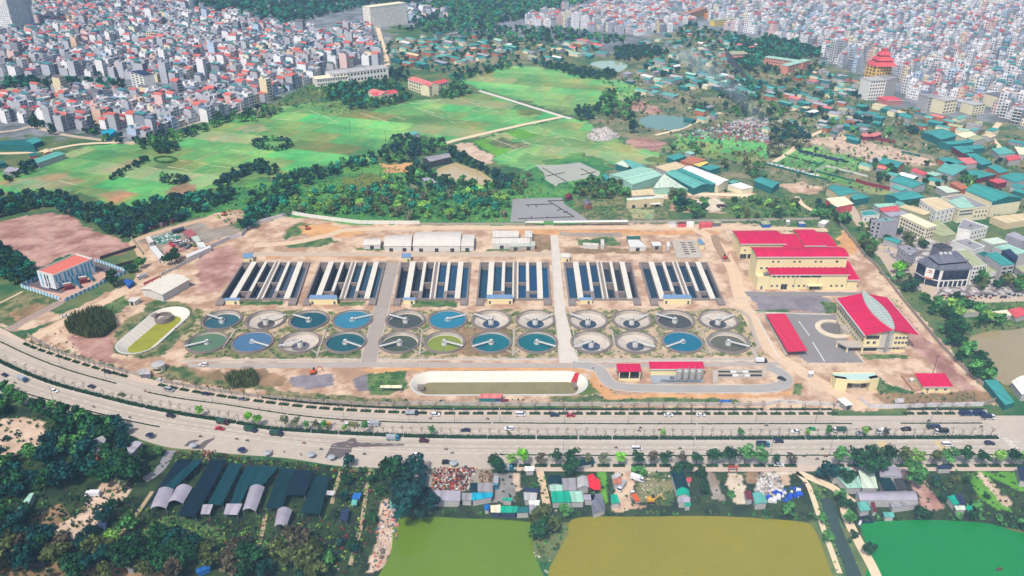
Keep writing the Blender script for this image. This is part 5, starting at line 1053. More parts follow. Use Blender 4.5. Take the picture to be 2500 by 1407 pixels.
sh('b',(100,470,250,410,420,450,260,510),5,'rust','rust',lab='rust-striped shed with a mint strip'); sh('b',(260,510,410,470,450,490,340,540),5.2,'yel','dteal',lab='yellow roof right of the rust-striped shed'); sh('b',(350,540,500,510,600,545,460,585),5,'teal','dteal',lab='teal roof below the yellow roof'); sh('b',(155,360,210,345,290,370,230,390),4,'mint','lgrey',lab='small mint roof by the field edge')
sh('b',(690,725,740,700,840,715,740,745),4.5,'sea','dteal',lab='small sea green hall left of the teal barn'); sh('b',(680,760,840,730,1000,790,860,815),4.6,'white','cream',lab='white roof with green flanks above the sandy track'); sh('b',(1000,710,1090,665,1325,735,1230,800),5.5,'teal','dteal','gable',1.0,'v',lab='teal barn with dark green end in the scrub',nm='barn',cat='barn')
sh('a',(1610,480,1860,455,1900,530,1610,545),6,'tan','lgrey',lab='flat tan roof behind the white factory'); sh('a',(1545,575,1990,545,2010,565,1560,600),7,'gw','tan','mono',.8,lab='white factory with a blue end wall above the works',nm='factory',cat='factory',door=True); sh('a',(1835,632,1960,628,1962,645,1838,650),2.6,'white','white',lab='tiny white colonnade in front of the white factory',walls=False)
sh('a',(1020,610,1075,590,1130,640,1060,665),4,'slate','rust','gable',1.5,'v',lab='small slate-roofed hut by the bright green lawn',nm='hut',cat='hut'); sh('a',(790,545,860,515,895,545,820,575),3,'maroon','maroon','gable',1.2,'v',lab='low brown thatch-like hut at the corner of the grey pond',nm='hut',cat='hut')
sh('c',(85,945,170,905,490,1000,240,1045),6.5,'teal','tan','gable',1.2,'u',lab='bright teal roof with tan side walls above the cream-roofed hall',nm='workshop',cat='workshop'); sh('c',(380,1045,500,1005,625,1060,420,1095),5.5,'teal','dteal',lab='teal lean-to joined to the bright teal workshop'); sh('c',(80,1075,310,1050,420,1140,200,1185),6.5,'cream','red',lab='cream-roofed hall with a red side wall',nm='hall',cat='hall')
sh('c',(800,1030,1080,980,1290,1060,990,1100),6,'teal','dteal','gable',1.6,'u',lab='dusky teal roof left of the white shopfront block',nm='workshop',cat='workshop'); sh('c',(860,860,1000,800,1310,900,1140,950),6,'teal','lgrey','gable',1.2,'v',lab='teal shed beside the dark red sheet fence'); sh('c',(860,930,960,905,1120,950,1000,985),4,'sea','lgrey',lab='low sea green roof below the teal shed by the red fence')
sh('c',(590,610,740,560,780,600,640,650),4.5,'lgrey','grey',lab='grey shed end above the overgrown plot'); sh('c',(720,640,800,580,1050,640,960,700),5,'teal','rust','arch',1.2,'v',lab='round-backed teal shed with a red wall above the overgrown plot')
sh('c',(1110,735,1170,700,1330,770,1270,795),4.5,'red','lgrey',lab='bright red strip roof by the sandy lot'); sh('c',(1320,775,1380,745,1500,780,1420,805),4.5,'mint','lgrey',lab='mint roof right of the red strip roof'); sh('c',(1430,730,1560,620,1820,690,1630,800),5,'sea','lgrey',lab='large pale sea green roof in the shed quarter'); sh('c',(1440,580,1600,570,1780,640,1580,660),5,'teal','rust',lab='teal roof with red-brick flank in the shed quarter')
sh('c',(1680,580,1880,575,1940,640,1800,660),5,'pink','lgrey',lab='tan and red banded roof in the shed quarter'); sh('c',(1790,530,1900,520,2120,640,1980,670),5,'teal','dteal',lab='long teal roof right of the banded roof'); sh('c',(1740,745,1900,725,2170,780,1940,830),5,'teal','maroon',lab='teal roof above the red-fronted sheds'); sh('c',(2050,680,2160,660,2330,740,2200,770),5,'teal','rust',lab='teal roof with row of openings below')
sh('c',(1250,265,1500,220,1680,310,1490,360),6.5,'teal','dteal','gable',1.2,'u',lab='large teal warehouse with dark green front beside the cream roof',nm='warehouse',cat='warehouse'); sh('c',(1660,290,1850,255,1920,300,1780,340),6,'cream','cream',lab='cream warehouse roof beside the large teal warehouse'); sh('c',(1800,335,1920,300,2040,340,1890,375),5.5,'sage','lgrey',lab='sage roof right of the cream warehouse')
sh('c',(1440,390,1850,355,1890,385,1600,420),5.5,'teal','dteal','gable',1.0,'u',lab='long dark-fronted teal barn below the teal warehouse'); sh('c',(1620,445,1740,430,1900,500,1760,525),5.5,'teal','maroon',lab='teal roof with maroon front below the long teal barn'); sh('c',(1760,435,1960,420,2040,455,1830,480),5.5,'teal','dteal',lab='dark teal shed right of the maroon-fronted shed')
sh('c',(2100,470,2260,445,2400,520,2200,545),5,'sea','lgrey',lab='sea green roof near the right border beside red roof'); sh('c',(2270,560,2420,540,2470,590,2310,620),5,'red','lgrey',lab='faded red roof near the right border'); sh('c',(2380,440,2560,460,2560,540,2440,540),5,'cream','lgrey',lab='broad cream roof at the right border'); sh('c',(2200,800,2380,760,2620,800,2400,885),5.5,'teal','lgrey',lab='broad teal roof at the right border above the dark warehouse')
sh('c',(2060,850,2170,830,2300,870,2180,895),5,'red','maroon',lab='red-roofed shop above the big dark teal warehouse'); sh('c',(1590,885,1700,870,1830,945,1740,970),5,'rust','rust',lab='rust-red roof left of the big dark teal warehouse'); sh('c',(1420,930,1540,920,1720,990,1560,1010),5,'gw','lgrey',lab='striped pale roof left of the rust-red roof')
sh('c',(500,290,580,270,640,320,540,320),4,'pink','maroon',lab='pink-red roof above the maroon sheet fence'); sh('c',(610,290,720,260,770,290,660,325),4,'pink','maroon',lab='pink-red roof right beside another above the maroon fence'); sh('c',(960,60,1040,25,1160,75,1100,105),6,'teal','lgrey','gable',1.2,'v',lab='bright teal warehouse top below the white city blocks')
# big dark teal warehouse and its neighbours
BT = sh('c',(1780,975,1980,910,2480,1070,2120,1120),12.5,'teal','cream','gable',3.0,'v',lab='big dusky teal warehouse with cream walls and two rows of small windows',nm='warehouse',cat='warehouse',th=.5)
a,b = P(*Q('c',2120,1120)[0],12.5),P(*Q('c',2480,1070)[0],12.5); a.z = b.z = 0; nn = Vector((b.y - a.y,a.x - b.x,0)).normalized() * -.5; facade(BT,a + nn,b + nn,[8.0,3.6],7,1.6,1.4)
mb = MB(); dd = (b - a); e_ = Vector((dd.y,-dd.x,0)).normalized() * .2 + nn; mb.face([(a + e_)[:2] + (9.6,),(b + e_)[:2] + (9.6,),(b + e_)[:2] + (12.4,),(a.lerp(b,.5) + e_)[:2] + (15.2,),(a + e_)[:2] + (12.4,)]) if False else mb.face([Vector((*(a + e_)[:2],9.8)),Vector((*(b + e_)[:2],9.8)),Vector((*(b + e_)[:2],12.4)),Vector((*(a.lerp(b,.5) + e_)[:2],15.2)),Vector((*(a + e_)[:2],12.4))]); mb.build('gable_cladding',RM('dteal'),BT,world=True)
def block(zk,roofq,z,wk,lab,rk='grey',rows=(),n=5,nl=0,w=1.3,h=1.5,nm='building',cat='building',par=.8,**k):
    t = sh(zk,roofq,z,rk,wk,lab=lab,nm=nm,cat=cat,over=.1,**k); q = [P(x,y,z) for x,y in Q(zk,*roofq)]; c = sum(q,Vector()) / 4
    for p in q: p.z = 0
    if par:
        mb = MB()
        for i in range(4):
            a,b = q[i],q[(i + 1) % 4]; nn = Vector((-(b - a).y,(b - a).x,0)).normalized() * .12; mb.prism([(a + nn)[:2],(b + nn)[:2],(b - nn)[:2],(a - nn)[:2]],z - .1,z + .18 + par)
        mb.build('parapet',WM(wk),t,world=True)
    fl = [rows[i] for i in range(len(rows))]
    if n: facade(t,q[3].lerp(c,.01),q[2].lerp(c,.01),fl,n,w,h)
    if nl: facade(t,q[0].lerp(c,.01),q[3].lerp(c,.01),fl,nl,w,h)
    return t
M_glassb = mat('blue_black_glass',C(26,34,66),.12,.06,.4,spec=.6)
block('c',(1230,1095,1440,1070,1660,1190,1430,1240),11,'white','white shopfront block with dark top box left of the arched cream block','tan',(9,5.5,2.2),4,6); sh('c',(1310,1065,1420,1055,1480,1110,1380,1125),14,'navy','slate',lab='dark rooftop box on the white shopfront block') if False else None
block('c',(1480,1070,1740,1030,2080,1180,1900,1200),10,'cream','long grey-roofed cream block beside the big dark teal warehouse','grey',(7,3.5),4,0); block('c',(1570,1105,1760,1050,1900,1180,1720,1200),12,'cream','cream block with mint roof and two rows of arched windows','mint',(9.6,7.0),9,4,par=0,w=1.1)
block('c',(2090,1300,2500,1255,2620,1330,2280,1380),5,'tan','wide tan roof in front of the big dark teal warehouse','tan',(),0,par=0)
sh('d',(970,230,1110,200,1430,310,1280,330),6,'tan','sage','gable',1.2,'v',lab='orange-tan roofs between the green shop and white shopfront block'); sh('d',(660,195,900,180,940,210,720,240),7,'mint','lgrey',lab='mint roof with red-striped neighbour below'); sh('d',(730,245,940,205,990,275,770,290),6.5,'red','lgrey',lab='red-striped roof below the mint roof'); sh('d',(770,295,1000,270,1090,310,870,355),6,'lil','lgrey',lab='lilac-grey roof below the red-striped roof')
block('d',(510,290,640,270,740,325,530,345),5,'white','low white shop with teal roof at the road corner','teal',(2.4,),3,par=.3)
block('d',(600,360,780,340,900,400,660,410),12,'sea','green-fronted four-storey block with blank lilac side wall','sea',(10,7,4),0,0,par=.4) if False else None
GB = block('d',(640,395,840,370,975,400,770,415),13,'lil','four-storey block with blank lilac wall and green front','sea',(),0,par=.8,tank=True); q = [P(x,y,13) for x,y in Q('d',640,395,770,415)]
for p in q: p.z = 0
facade(GB,q[0],q[1],[11,8,5,2],2,1.6,2.0,None); block('d',(990,335,1110,310,1440,460,1310,490),9.5,'cream','long cream school block with teal window panels','cream',(7.4,4.6,1.8),4,9,par=.2,w=1.6)
block('d',(1250,480,1450,380,1680,560,1500,590),5,'sage','low sage-roofed hall right of the cream school block','sage',(),0,par=0); block('d',(1690,500,1760,380,2060,480,1850,530),8,'white','white corner house with arched doorway and cluttered roof','grey',(6.2,2.8),5,0,par=.9,tank=True)
sh('d',(780,610,880,590,1020,640,960,685),4,'teal','lgrey','gable',1.0,'v',lab='teal-roofed house below the lilac-walled block'); block('d',(960,720,1080,700,1200,770,1110,830),9,'lil','pinkish three-storey house left of the glass-clad office','grey',(7,4),2,4,par=.6,tank=True)
block('d',(1380,690,1500,665,1630,720,1480,750),8,'slate','house with dark roof slab behind the glass-clad office','black',(),0,par=0); block('d',(1620,650,1800,620,2020,720,1880,770),11,'white','white terrace with cluttered roof behind the glass-clad office','grey',(9,6,3),0,0,par=.9,tank=True)
block('d',(1970,625,2180,600,2310,660,2110,690),8,'lgrey','pale striped roof above the white terrace','gw',(),0,par=0); block('d',(2120,720,2300,680,2560,780,2420,810),9,'lgrey','pale mint-roofed block at the right border','mint',(),0,par=0); block('d',(2230,760,2330,740,2430,840,2380,870),12,'navy','navy-fronted block right of the bright teal tower house','navy',(),0,par=0)
block('d',(2030,810,2160,775,2390,930,2230,950),12,'lgrey','tall house with bright teal roof and dark balconies','teal',(10,7,4),2,0,par=0,w=3.2); block('d',(1910,800,2010,770,2200,850,2080,880),8,'lgrey','house with teal wall left of the bright teal roofed house','dteal',(),0,par=.3); block('d',(1680,760,1800,750,2040,940,1880,960),12,'white','four-storey white house with teal windows and sage roof','sage',(10.4,7.4,4.6,1.8),4,0,par=.3)
block('d',(2040,940,2120,900,2210,1010,2040,1060),6,'white','low white shop with wide opening right of the glass-clad office','sage',(2.6,),1,0,w=8,par=.3); block('d',(2280,570,2380,530,2560,620,2480,650),7,'lil','lilac house row at the right border','lil',(),0,par=0); block('d',(2390,960,2500,930,2600,1000,2480,1030),5,'lgrey','grey roof at the right border below the bright teal house','sage',(),0,par=0)
# corner office clad in dark glass
c0 = [P(x,y,12.5) for x,y in Q('d',1200,890,1330,840,1660,770,1860,985,1500,1000,1330,965)]; c = sum(c0,Vector()) / 6; GO = thing('corner_office','white-framed corner office clad in blue-black glass with a hanging white and orange banner','office building',(c.x,c.y,0)); mb = MB()
mb.prism([p[:2] for p in c0],-.1,12.3); mb.build('wall',WM('white'),GO,world=True); mb = MB(); mb.prism([p[:2] for p in [p + (p - c) * .02 for p in c0]],12.3,13.0,bot=True); mb.build('roof',RM('slate'),GO,world=True)
lf_,md,ce,rt_ = c0[0],c0[5],c0[4],c0[3]
def cl(a,b,s0,s1,z0,z1,m,nm,e=.12):
    d = b - a; n_ = Vector((d.y,-d.x,0)).normalized() * e; p,q = a.lerp(b,s0),a.lerp(b,s1); mb = MB(); mb.prism([p[:2],q[:2],(q + n_)[:2],(p + n_)[:2]],z0,z1,bot=True); return mb.build(nm,m,GO,world=True)
cl(lf_,md,.08,.97,5.2,12,M_glassb,'glass_cladding'); cl(md,ce,.03,.9,5.2,12,M_glassb,'glass_cladding'); cl(ce,rt_,.06,.94,5.2,12,M_glassb,'glass_cladding'); cl(lf_,md,.05,.98,.2,4.3,M_glassb,'shop_window'); cl(md,ce,.03,.95,.2,4.3,M_glassb,'shop_window')
for i in range(6): cl(ce,rt_,.04 + i * .16,.15 + i * .16,.2,4.2,M_glassb,'shop_window')
bn = cl(md,ce,-.12,.52,4.9,12.2,WM('white'),'banner',.45); cl(md,ce,-.12,.52,4.9,5.8,mat('orange_band',C(240,130,60),.7),'banner_band',.52); cl(md,ce,.1,.34,10.2,11.0,M_redp,'banner_logo',.52); cl(md,ce,.02,.42,9.1,9.5,M_redp,'banner_line',.52)
ph = [P(x,y,14.5) for x,y in Q('d',1330,825,1600,760,1840,890,1460,925)]; pc = sum(ph,Vector()) / 4; mb = MB(); mb.prism([p.lerp(pc,.1)[:2] for p in ph],12.9,14.5); mb.build('penthouse',M_glassb,GO,world=True); mb = MB(); ap = pc + Vector((0,0,2.2))
for i in range(4): mb.face([ph[i],ph[(i + 1) % 4],ap][::-1])
mb.face(ph); mb.build('penthouse_roof',RM('slate'),GO,world=True)
for dx in (-3,0,3): mb = MB(); mb.box((pc.x + dx,pc.y + 3,15.8),(1.6,2,1.2)); mb.build('roof_unit',M_white,GO,world=True); occ(c0)

# ------------------------------------------------------------------ south of the avenue: nursery nets,yards,stalls
def net(zk,q,rk,lab,z=3.4,st='mono',ri=.6,ax='v'): return sh(zk,q,z,rk,'black',st,ri,ax,lab=lab,nm='nursery_shed',cat='nursery shed',walls=False)
net('G',(1270,572,1382,573,1150,790,1010,960),'net2','leftmost dark net shed of the nursery'); net('G',(1385,575,1455,575,1245,785,1160,780),'net3','teal net strip right of the leftmost net shed'); net('G',(1130,785,1245,788,1190,925,1075,925),'lil','small grey arched tunnel at the lower left of the nursery',3.2,'arch',1.4); net('G',(1265,770,1378,772,1310,890,1200,885),'lil','larger grey arched tunnel between two net sheds',3.4,'arch',1.8)
net('G',(1508,572,1625,577,1395,985,1270,975),'net2','longest near-black net shed running down the nursery',4); net('G',(1640,602,1735,606,1590,900,1485,895),'net3','teal net shed right of the longest net shed'); net('G',(1450,895,1525,895,1500,965,1435,965),'lil','short grey roof at the foot of the teal net shed',3); net('G',(1765,617,2000,622,1870,770,1690,760),'net3','broad teal net roof in the middle of the nursery'); net('G',(1690,765,1780,765,1720,890,1650,890),'net3','lower left flap of the broad teal net roof')
net('G',(1790,768,1895,772,1830,945,1735,940),'lil','long grey tunnel under the broad teal net',3.2,'arch',1.5); net('G',(1620,890,1735,890,1700,970,1600,965),'lil','low grey sheet roof left of the long grey tunnel',2.8); net('H',(190,632,300,640,200,925,85,920),'net','dark teal net shed right of the long grey tunnel'); net('H',(300,648,430,652,365,830,235,825),'net2','dark net roof third from the right of the nursery'); net('H',(440,686,550,690,470,965,335,955),'net','rightmost dark teal net shed with a slit'); net('H',(170,930,275,935,230,1060,145,1055),'lil','isolated grey arched tunnel among the nursery beds',3.2,'arch',1.6)
net('H',(510,795,585,798,570,830,500,825),'lgrey','small grey roof right of the rightmost net shed',2.8); net('H',(715,812,770,812,755,858,700,858),'blue','bright blue hut roof in the dark shrub lanes',2.8); net('H',(700,862,740,862,735,900,695,900),'sea','small sea green roof below the bright blue hut',2.4); net('H',(625,925,685,925,665,1020,610,1005),'navy','dark navy sheet over a bed with a white slit',2.2)
sh('G',(590,470,720,410,760,430,700,540),4.5,'lgrey','rust','gable',1.5,'u',lab='pale gabled house under the dark trees at lower left',nm='house',cat='house'); sh('G',(900,470,970,440,1020,450,930,550),4,'lil','grey',lab='lilac roof beside the big dark tree at lower left'); sh('G',(85,975,215,815,245,810,160,975),3.2,'mint','lgrey',lab='narrow mint roof half under trees at the left edge'); sh('G',(-60,1095,30,1080,105,1082,0,1190),3.5,'mint','lgrey',lab='mint roof cut by the left picture edge')
sh('G',(120,665,200,650,240,665,160,690),3,'dteal','grey',lab='small dark teal roof among the left trees'); sh('G',(690,1050,730,1010,775,1015,755,1075),2.0,'navy','navy','gable',.8,'v',lab='blue-violet tarpaulin heap in the sandy yard'); sh('G',(1400,1360,1500,1320,1510,1350,1410,1390),2.0,'blue','blue',lab='blue tarpaulin at the bottom edge'); sh('G',(215,1280,300,1265,320,1310,230,1325),3,'black','black',lab='dark hut by the bottom dirt track'); sh('G',(925,1300,975,1295,970,1350,900,1350),3,'sage','grey',lab='dull hut at the bottom edge under brown trees')
S_ = lambda q,z,rk,lab,st='flat',ri=1.0,ax='v',**k: sh('k',q,z,rk,k.pop('wk','lgrey'),st,ri,ax,lab=lab,nm=k.pop('nm','stall'),cat=k.pop('cat','shed'),**k)
S_((240,245,425,235,415,275,250,280),3,'lgrey','white-grey flat roof left of the pottery yard'); S_((250,290,310,290,300,330,260,330),2.6,'blue','small blue roof beside the dark trees'); S_((310,300,400,300,385,410,290,410),3,'gw','pale patched roof with an orange flap'); S_((425,232,512,230,490,408,392,408),3.2,'net','narrow dark teal roof left of the pottery yard'); S_((385,412,540,410,520,545,410,530),3,'cream','cream stained roof at the corner of the pottery yard','arch',.8)
S_((535,440,920,445,920,570,520,565),3.4,'lil','long lilac-grey roof below the pottery yard'); S_((935,470,1060,475,1060,560,935,555),3.2,'grey','grey roof between the lilac and cyan roofs'); S_((1060,470,1315,465,1310,520,1060,565),3.2,'cyan','bright cyan roof above the pond hedge'); S_((1040,350,1130,345,1125,460,1030,460),3.4,'net','dark green square roof at the foot of the pottery yard'); S_((1130,350,1315,350,1315,465,1130,455),3.4,'grey','square grey roof right of the dark green one')
S_((1285,625,1410,615,1405,710,1290,708),3,'cream','cream end of the jade roof by the pond',wk='navy'); S_((1410,630,1620,635,1600,712,1405,710),3,'jade','jade roof on the bank of the light green pond',wk='navy'); S_((1620,640,1760,640,1760,710,1600,715),3,'dteal','dark end of the jade roof by the pond'); S_((1210,615,1280,610,1270,680,1210,680),2.4,'blue','blue tarpaulin hut on the pond bank'); S_((55,560,130,560,140,645,65,650),2.6,'sea','sea green hut beside the rubbish lane')
S_((1700,400,1880,420,1880,470,1690,450),3,'navy','dark blue roof at the top of the pale scrap shop'); S_((1690,465,1860,470,1850,560,1700,560),3,'lgrey','pale grey roof in the middle of the scrap shop'); S_((1750,565,1890,560,1880,620,1760,610),3,'white','white roof at the bottom of the scrap shop'); S_((1760,610,1895,620,1860,730,1765,730),2.8,'lil','patchwork white and violet roof by the tree bank'); S_((1705,145,1825,150,1820,200,1715,205),2.6,'white','white kiosk roof by the avenue kerb'); S_((1430,530,1560,535,1550,570,1430,560),2.6,'jade','small jade roof behind the pond hedge')
S_((1985,270,2150,265,2165,370,1990,370),3.6,'net','dark square roof left of the grey courtyard roofs','arch',.8); S_((2155,295,2330,285,2345,445,2180,440),3.4,'grey','grey roof in the courtyard left of the red tarpaulin'); S_((2340,290,2470,270,2490,400,2350,420),3.4,'lgrey','bowed grey roof beside the red tarpaulin','arch',1.0); S_((2010,375,2165,372,2175,445,2020,450),3.4,'mint','sage green roof above the jade courtyard roof'); S_((2030,455,2250,450,2280,585,2040,590),3.2,'jade','bright jade roof of the courtyard'); S_((2250,450,2410,450,2430,580,2270,585),3.2,'mint','mint roof with skylights right of the jade roof'); S_((2420,490,2560,490,2550,560,2430,555),3,'lil','pale roof under the red tarpaulin')
T_ = lambda q,z,rk,lab,st='flat',ri=1.0,ax='v',**k: sh('I',q,z,rk,k.pop('wk','lgrey'),st,ri,ax,lab=lab,nm=k.pop('nm','stall'),cat=k.pop('cat','shed'),**k)
T_((590,820,670,818,700,930,610,960),3,'slate','dark roof by the pond right of the courtyard'); T_((735,825,780,820,800,885,740,888),3,'jade','small jade hut right of the green strip'); T_((1170,675,1260,668,1300,790,1205,795),3.6,'net','long dark arched workshop with a jade front','arch',1.4); T_((1205,792,1295,788,1302,838,1212,840),3.6,'jade','jade front bay of the dark arched workshop','arch',1.4); T_((1215,845,1305,842,1305,880,1220,882),3,'lil','grey porch below the jade front bay'); T_((1262,880,1308,878,1310,905,1265,908),2.6,'jade','tiny jade roof on the olive pond bank'); T_((1275,705,1312,703,1312,735,1278,738),2.8,'red','small brick-red roof beside the dark arched workshop')
T_((1690,800,1735,795,1755,855,1710,860),3.2,'maroon','dark red roof left of the striped teal roofs'); T_((1750,815,1820,812,1855,890,1770,895),3.2,'sea','striped teal and white roofs by the rubble yard','arch',.6); T_((740,690,800,660,810,690,750,720),3,'lgrey','white box shop by the dirt ramp'); T_((750,715,810,700,815,745,755,750),3,'rust','brown box shop below the white box shop'); T_((465,580,600,570,605,605,480,625),2.6,'net','dark tarpaulin awning stretched over the lower lane')
U_ = lambda q,z,rk,lab,st='flat',ri=1.0,ax='v',**k: sh('J',q,z,rk,k.pop('wk','lgrey'),st,ri,ax,lab=lab,nm=k.pop('nm','stall'),cat=k.pop('cat','shed'),**k)
U_((475,632,620,630,660,690,510,700),4,'sea','sea green roof under trees right of the canal path'); U_((540,700,690,690,720,775,610,780),3.6,'mint','striped mint roof left of the big round tree'); U_((690,650,800,640,830,780,720,780),3.8,'gw','pale roof below the big round tree'); U_((840,635,990,632,1003,705,845,700),3.6,'lil','grey arched roof right of the big round tree','arch',1.0); U_((835,700,920,705,970,795,870,795),3.2,'net','dark teal net roof below the grey arched roof'); U_((945,708,1005,710,1045,785,985,795),3,'black','black sheet roof beside the round bush')
U_((670,805,1085,798,1118,865,700,865),3.8,'lil','long lilac arched roof near the emerald pond','arch',1.0,'u'); U_((680,880,755,872,778,935,705,945),3,'sea','sea green hut near the moored raft'); U_((780,875,805,875,825,945,800,945),2.8,'maroon','narrow dark red roof near the emerald pond'); U_((910,870,1115,862,1120,895,930,920),2.8,'grey','low grey trough roof below the long lilac roof'); U_((865,950,940,950,950,985,880,985),2.4,'sea','small teal jetty hut on the emerald pond'); U_((1325,840,1375,825,1415,890,1375,900),3,'jade','jade roof beside the diagonal hedge'); U_((1375,830,1425,825,1460,895,1415,895),3,'navy','dark blue roof beside the jade roof by the diagonal hedge'); U_((1375,905,1450,905,1460,935,1390,935),2.6,'gw','pale strip roof above the emerald pond hedge'); U_((1455,905,1500,903,1510,935,1470,938),2.6,'jade','bright green small roof above the emerald pond')
U_((1255,615,1355,612,1360,640,1260,640),2.6,'navy','dark awning on the lower pavement'); U_((1825,625,1920,625,1940,745,1850,720),3.5,'navy','dark navy roof at the right picture edge'); U_((0,830,20,825,35,885,10,890),3,'sea','small sea green roof by the blue tarpaulin'); U_((1590,5,1680,0,1810,165,1740,185),3.5,'teal','long teal roof slanting beside the right wall end',wk='dteal'); U_((1785,15,1920,-20,1960,110,1860,110),4,'white','white rounded tent roof at the right picture edge','arch',2.0); U_((535,140,590,130,655,180,600,190),3,'white','white-roofed guard hut left of the main gate',wk='grey',door=True); U_((950,140,1020,132,1015,165,955,168),2.6,'lgrey','tiny grey-white hut right of the main gate')
sh('F',(2000,870,2100,865,2150,890,2010,895),3,'sage','lgrey',lab='sage roof among trees above the brown pond'); sh('F',(2170,890,2340,870,2380,910,2230,920),3,'cream','lgrey',lab='cream strip roof above the brown pond'); sh('F',(2345,870,2440,850,2500,900,2400,930),3.5,'red','lgrey',lab='red roof at the right edge above the brown pond')
for lab,q,z,rk,wk in (('red shipping container third from the left by the back wall',(2178,865,2270,865,2270,885,2178,885),2.8,'maroon','red'),('white cabin with three windows between the red containers',(2285,858,2375,858,2375,880,2285,880),2.8,'white','white'),('light grey cabin at the left of the container row',(2060,858,2155,858,2155,885,2060,885),2.8,'lgrey','white'),('long red shipping containers at the right of the row',(2435,865,2600,862,2600,890,2435,895),2.8,'red','red')): sh('a',q,z,rk,wk,lab=lab,nm='container',cat='container',over=.02)
for lab,q,z,rk,wk in (('sage-roofed shack right of the red containers',(495,1195,590,1195,605,1225,515,1230),2.8,'sage','slate'),('sage-roofed hut with blue front by the back wall',(1080,1205,1180,1200,1215,1240,1110,1245),2.8,'sage','blue'),('small white-roofed hut near the back wall',(1390,1190,1430,1185,1450,1210,1405,1215),2.8,'white','lgrey'),('blue cabin with pink neighbour near the back wall',(1540,1210,1600,1200,1640,1230,1560,1240),2.6,'lgrey','blue'),('white flat-roofed house at the upper right corner of the works',(1785,1220,1850,1185,1925,1200,1870,1245),3.2,'white','lgrey')): sh('b',q,z,rk,wk,lab=lab,nm='hut',cat='hut',over=.2)
for lab,q,z,rk,wk in (('green shipping container behind the avenue wall',(845,520,1040,520,1040,545,845,545),2.8,'dteal','dteal'),('blue container between the green and the brown one',(1040,520,1100,520,1100,545,1040,545),2.8,'navy','blue'),('brown container behind the avenue wall',(1105,525,1210,525,1210,548,1105,548),2.8,'maroon','maroon'),('small navy box behind the avenue wall',(365,535,405,535,405,550,365,550),2.4,'navy','navy')): sh('l',q,z,rk,wk,lab=lab,nm='container',cat='container',over=.02)
sh('l',(870,460,1150,460,1110,515,840,515),3.2,'pink','lgrey',lab='flat pink roof behind the green container',nm='shed'); sh('g',(1580,735,1715,732,1725,755,1575,758),2.6,'blue','blue',lab='blue container behind the avenue wall near the ring road',nm='container',cat='container'); sh('H',(905,42,1060,42,1055,62,900,60),3,'cream','lgrey',lab='cream-roofed shelter in the bright green patch',nm='shed',walls=False); sh('f',(370,1030,435,1030,430,1070,370,1070),2.6,'white','lgrey',lab='small white cabin above the curved gatehouse',nm='hut',cat='hut'); sh('D',(980,1300,1060,1290,1080,1330,1000,1335),2.6,'lgrey','slate',lab='small gate hut at the left site entrance',nm='hut',cat='hut')
c = P(389,903); t = thing('round_gatehouse','round pale turret-like gatehouse at the left site entrance','gatehouse',c); mb = MB(); mb.lathe([(3.2,-.1),(3.2,3.4)],20); mb.build('wall',WM('cream'),t); mb = MB(); mb.lathe([(3.6,3.4),(3.6,3.8),(0,4.4)],20); mb.build('roof',RM('lgrey'),t); mb = MB(); mb.lathe([(3.24,1.2),(3.24,2.4)],12,a0=radians(230),a1=radians(310)); mb.build('window',M_glass,t)
# the field-side schools,the barn and other landmarks farther off
sh('B',(590,1130,770,1098,795,1125,645,1160),6,'grey','black','gable',1.6,'u',lab='black timber barn with grey roof beside the tan pond',nm='barn',cat='barn'); sh('B',(585,1275,640,1275,690,1310,615,1325),4,'lil','grey','gable',1.4,'u',lab='small lilac-roofed house below the black barn',nm='house',cat='house'); sh('B',(450,955,540,940,575,955,480,975),4,'sea','lgrey',lab='teal-roofed pump hut in the middle of the fields')
def bigblock(zk,base,top,depth,wk,rk,lab,rows,n,nl=0,nm='building',cat='building',gable=0,win=None):
    (xa,ya),(xb,yb) = Q(zk,*base); a,b = P(xa,ya),P(xb,yb); z = HT(a,Q(zk,0,top)[0][1]); d = (b - a).normalized(); nb = Vector((-d.y,d.x,0)); wm = mat('facade_' + wk + '_' + str(win),C(*RC[wk]),.85,.05,.1,win=win) if win else WM(wk)
    pr = [(0,z),(depth / 2,z + gable),(depth,z)] if gable else [(0,z),(depth,z + .02)]
    t = hall(nm,lab,cat,a,b,pr,wm,RM(rk),.3,.3)
    if n: facade(t,a,b,[z * (i + .55) / rows for i in range(rows)],n,(b - a).length / n * .5,z / rows * .45)
    if nl: c_ = a + nb * depth; facade(t,c_,a,[z * (i + .55) / rows for i in range(rows)],nl,depth / nl * .5,z / rows * .45)
    return t
DG = (46,50,60); W1 = (3.0,3.4,C(*DG))
RC['orange'] = (236,160,90); NM['orange'] = 'orange'; RC['brick'] = (226,150,128); NM['brick'] = 'salmon'; RC['gold'] = (246,196,96); NM['gold'] = 'golden'
bigblock('B',(490,640,640,690),570,15,'cream','pink','long cream school wing with pink-red hip roof by the field',3,8,gable=2.5,nm='school',cat='school'); bigblock('B',(640,692,778,650),625,13,'cream','red','cream cross wing of the red-roofed school, facing the field',3,7,gable=2.5,nm='school',cat='school')
bigblock('B',(205,705,300,725),660,14,'cream','pink','red-roofed villa left wing beside the field trees',2,4,gable=2.5,nm='villa',cat='villa'); bigblock('B',(245,730,415,705),690,14,'cream','red','red-roofed villa front wing beside the field trees',1,5,gable=2.5,nm='villa',cat='villa')
bigblock('B',(-60,610,350,560),535,22,'white','lgrey','long white school with sea green roof strip left of the red-roofed school',2,16,gable=1.2,nm='school',cat='school'); bigblock('B',(225,208,485,170),55,22,'white','cream','white ten-storey apartment slab standing alone at the top',9,0,win=(4.2,3.4,C(214,196,160)),nm='apartment_block',cat='apartment block')
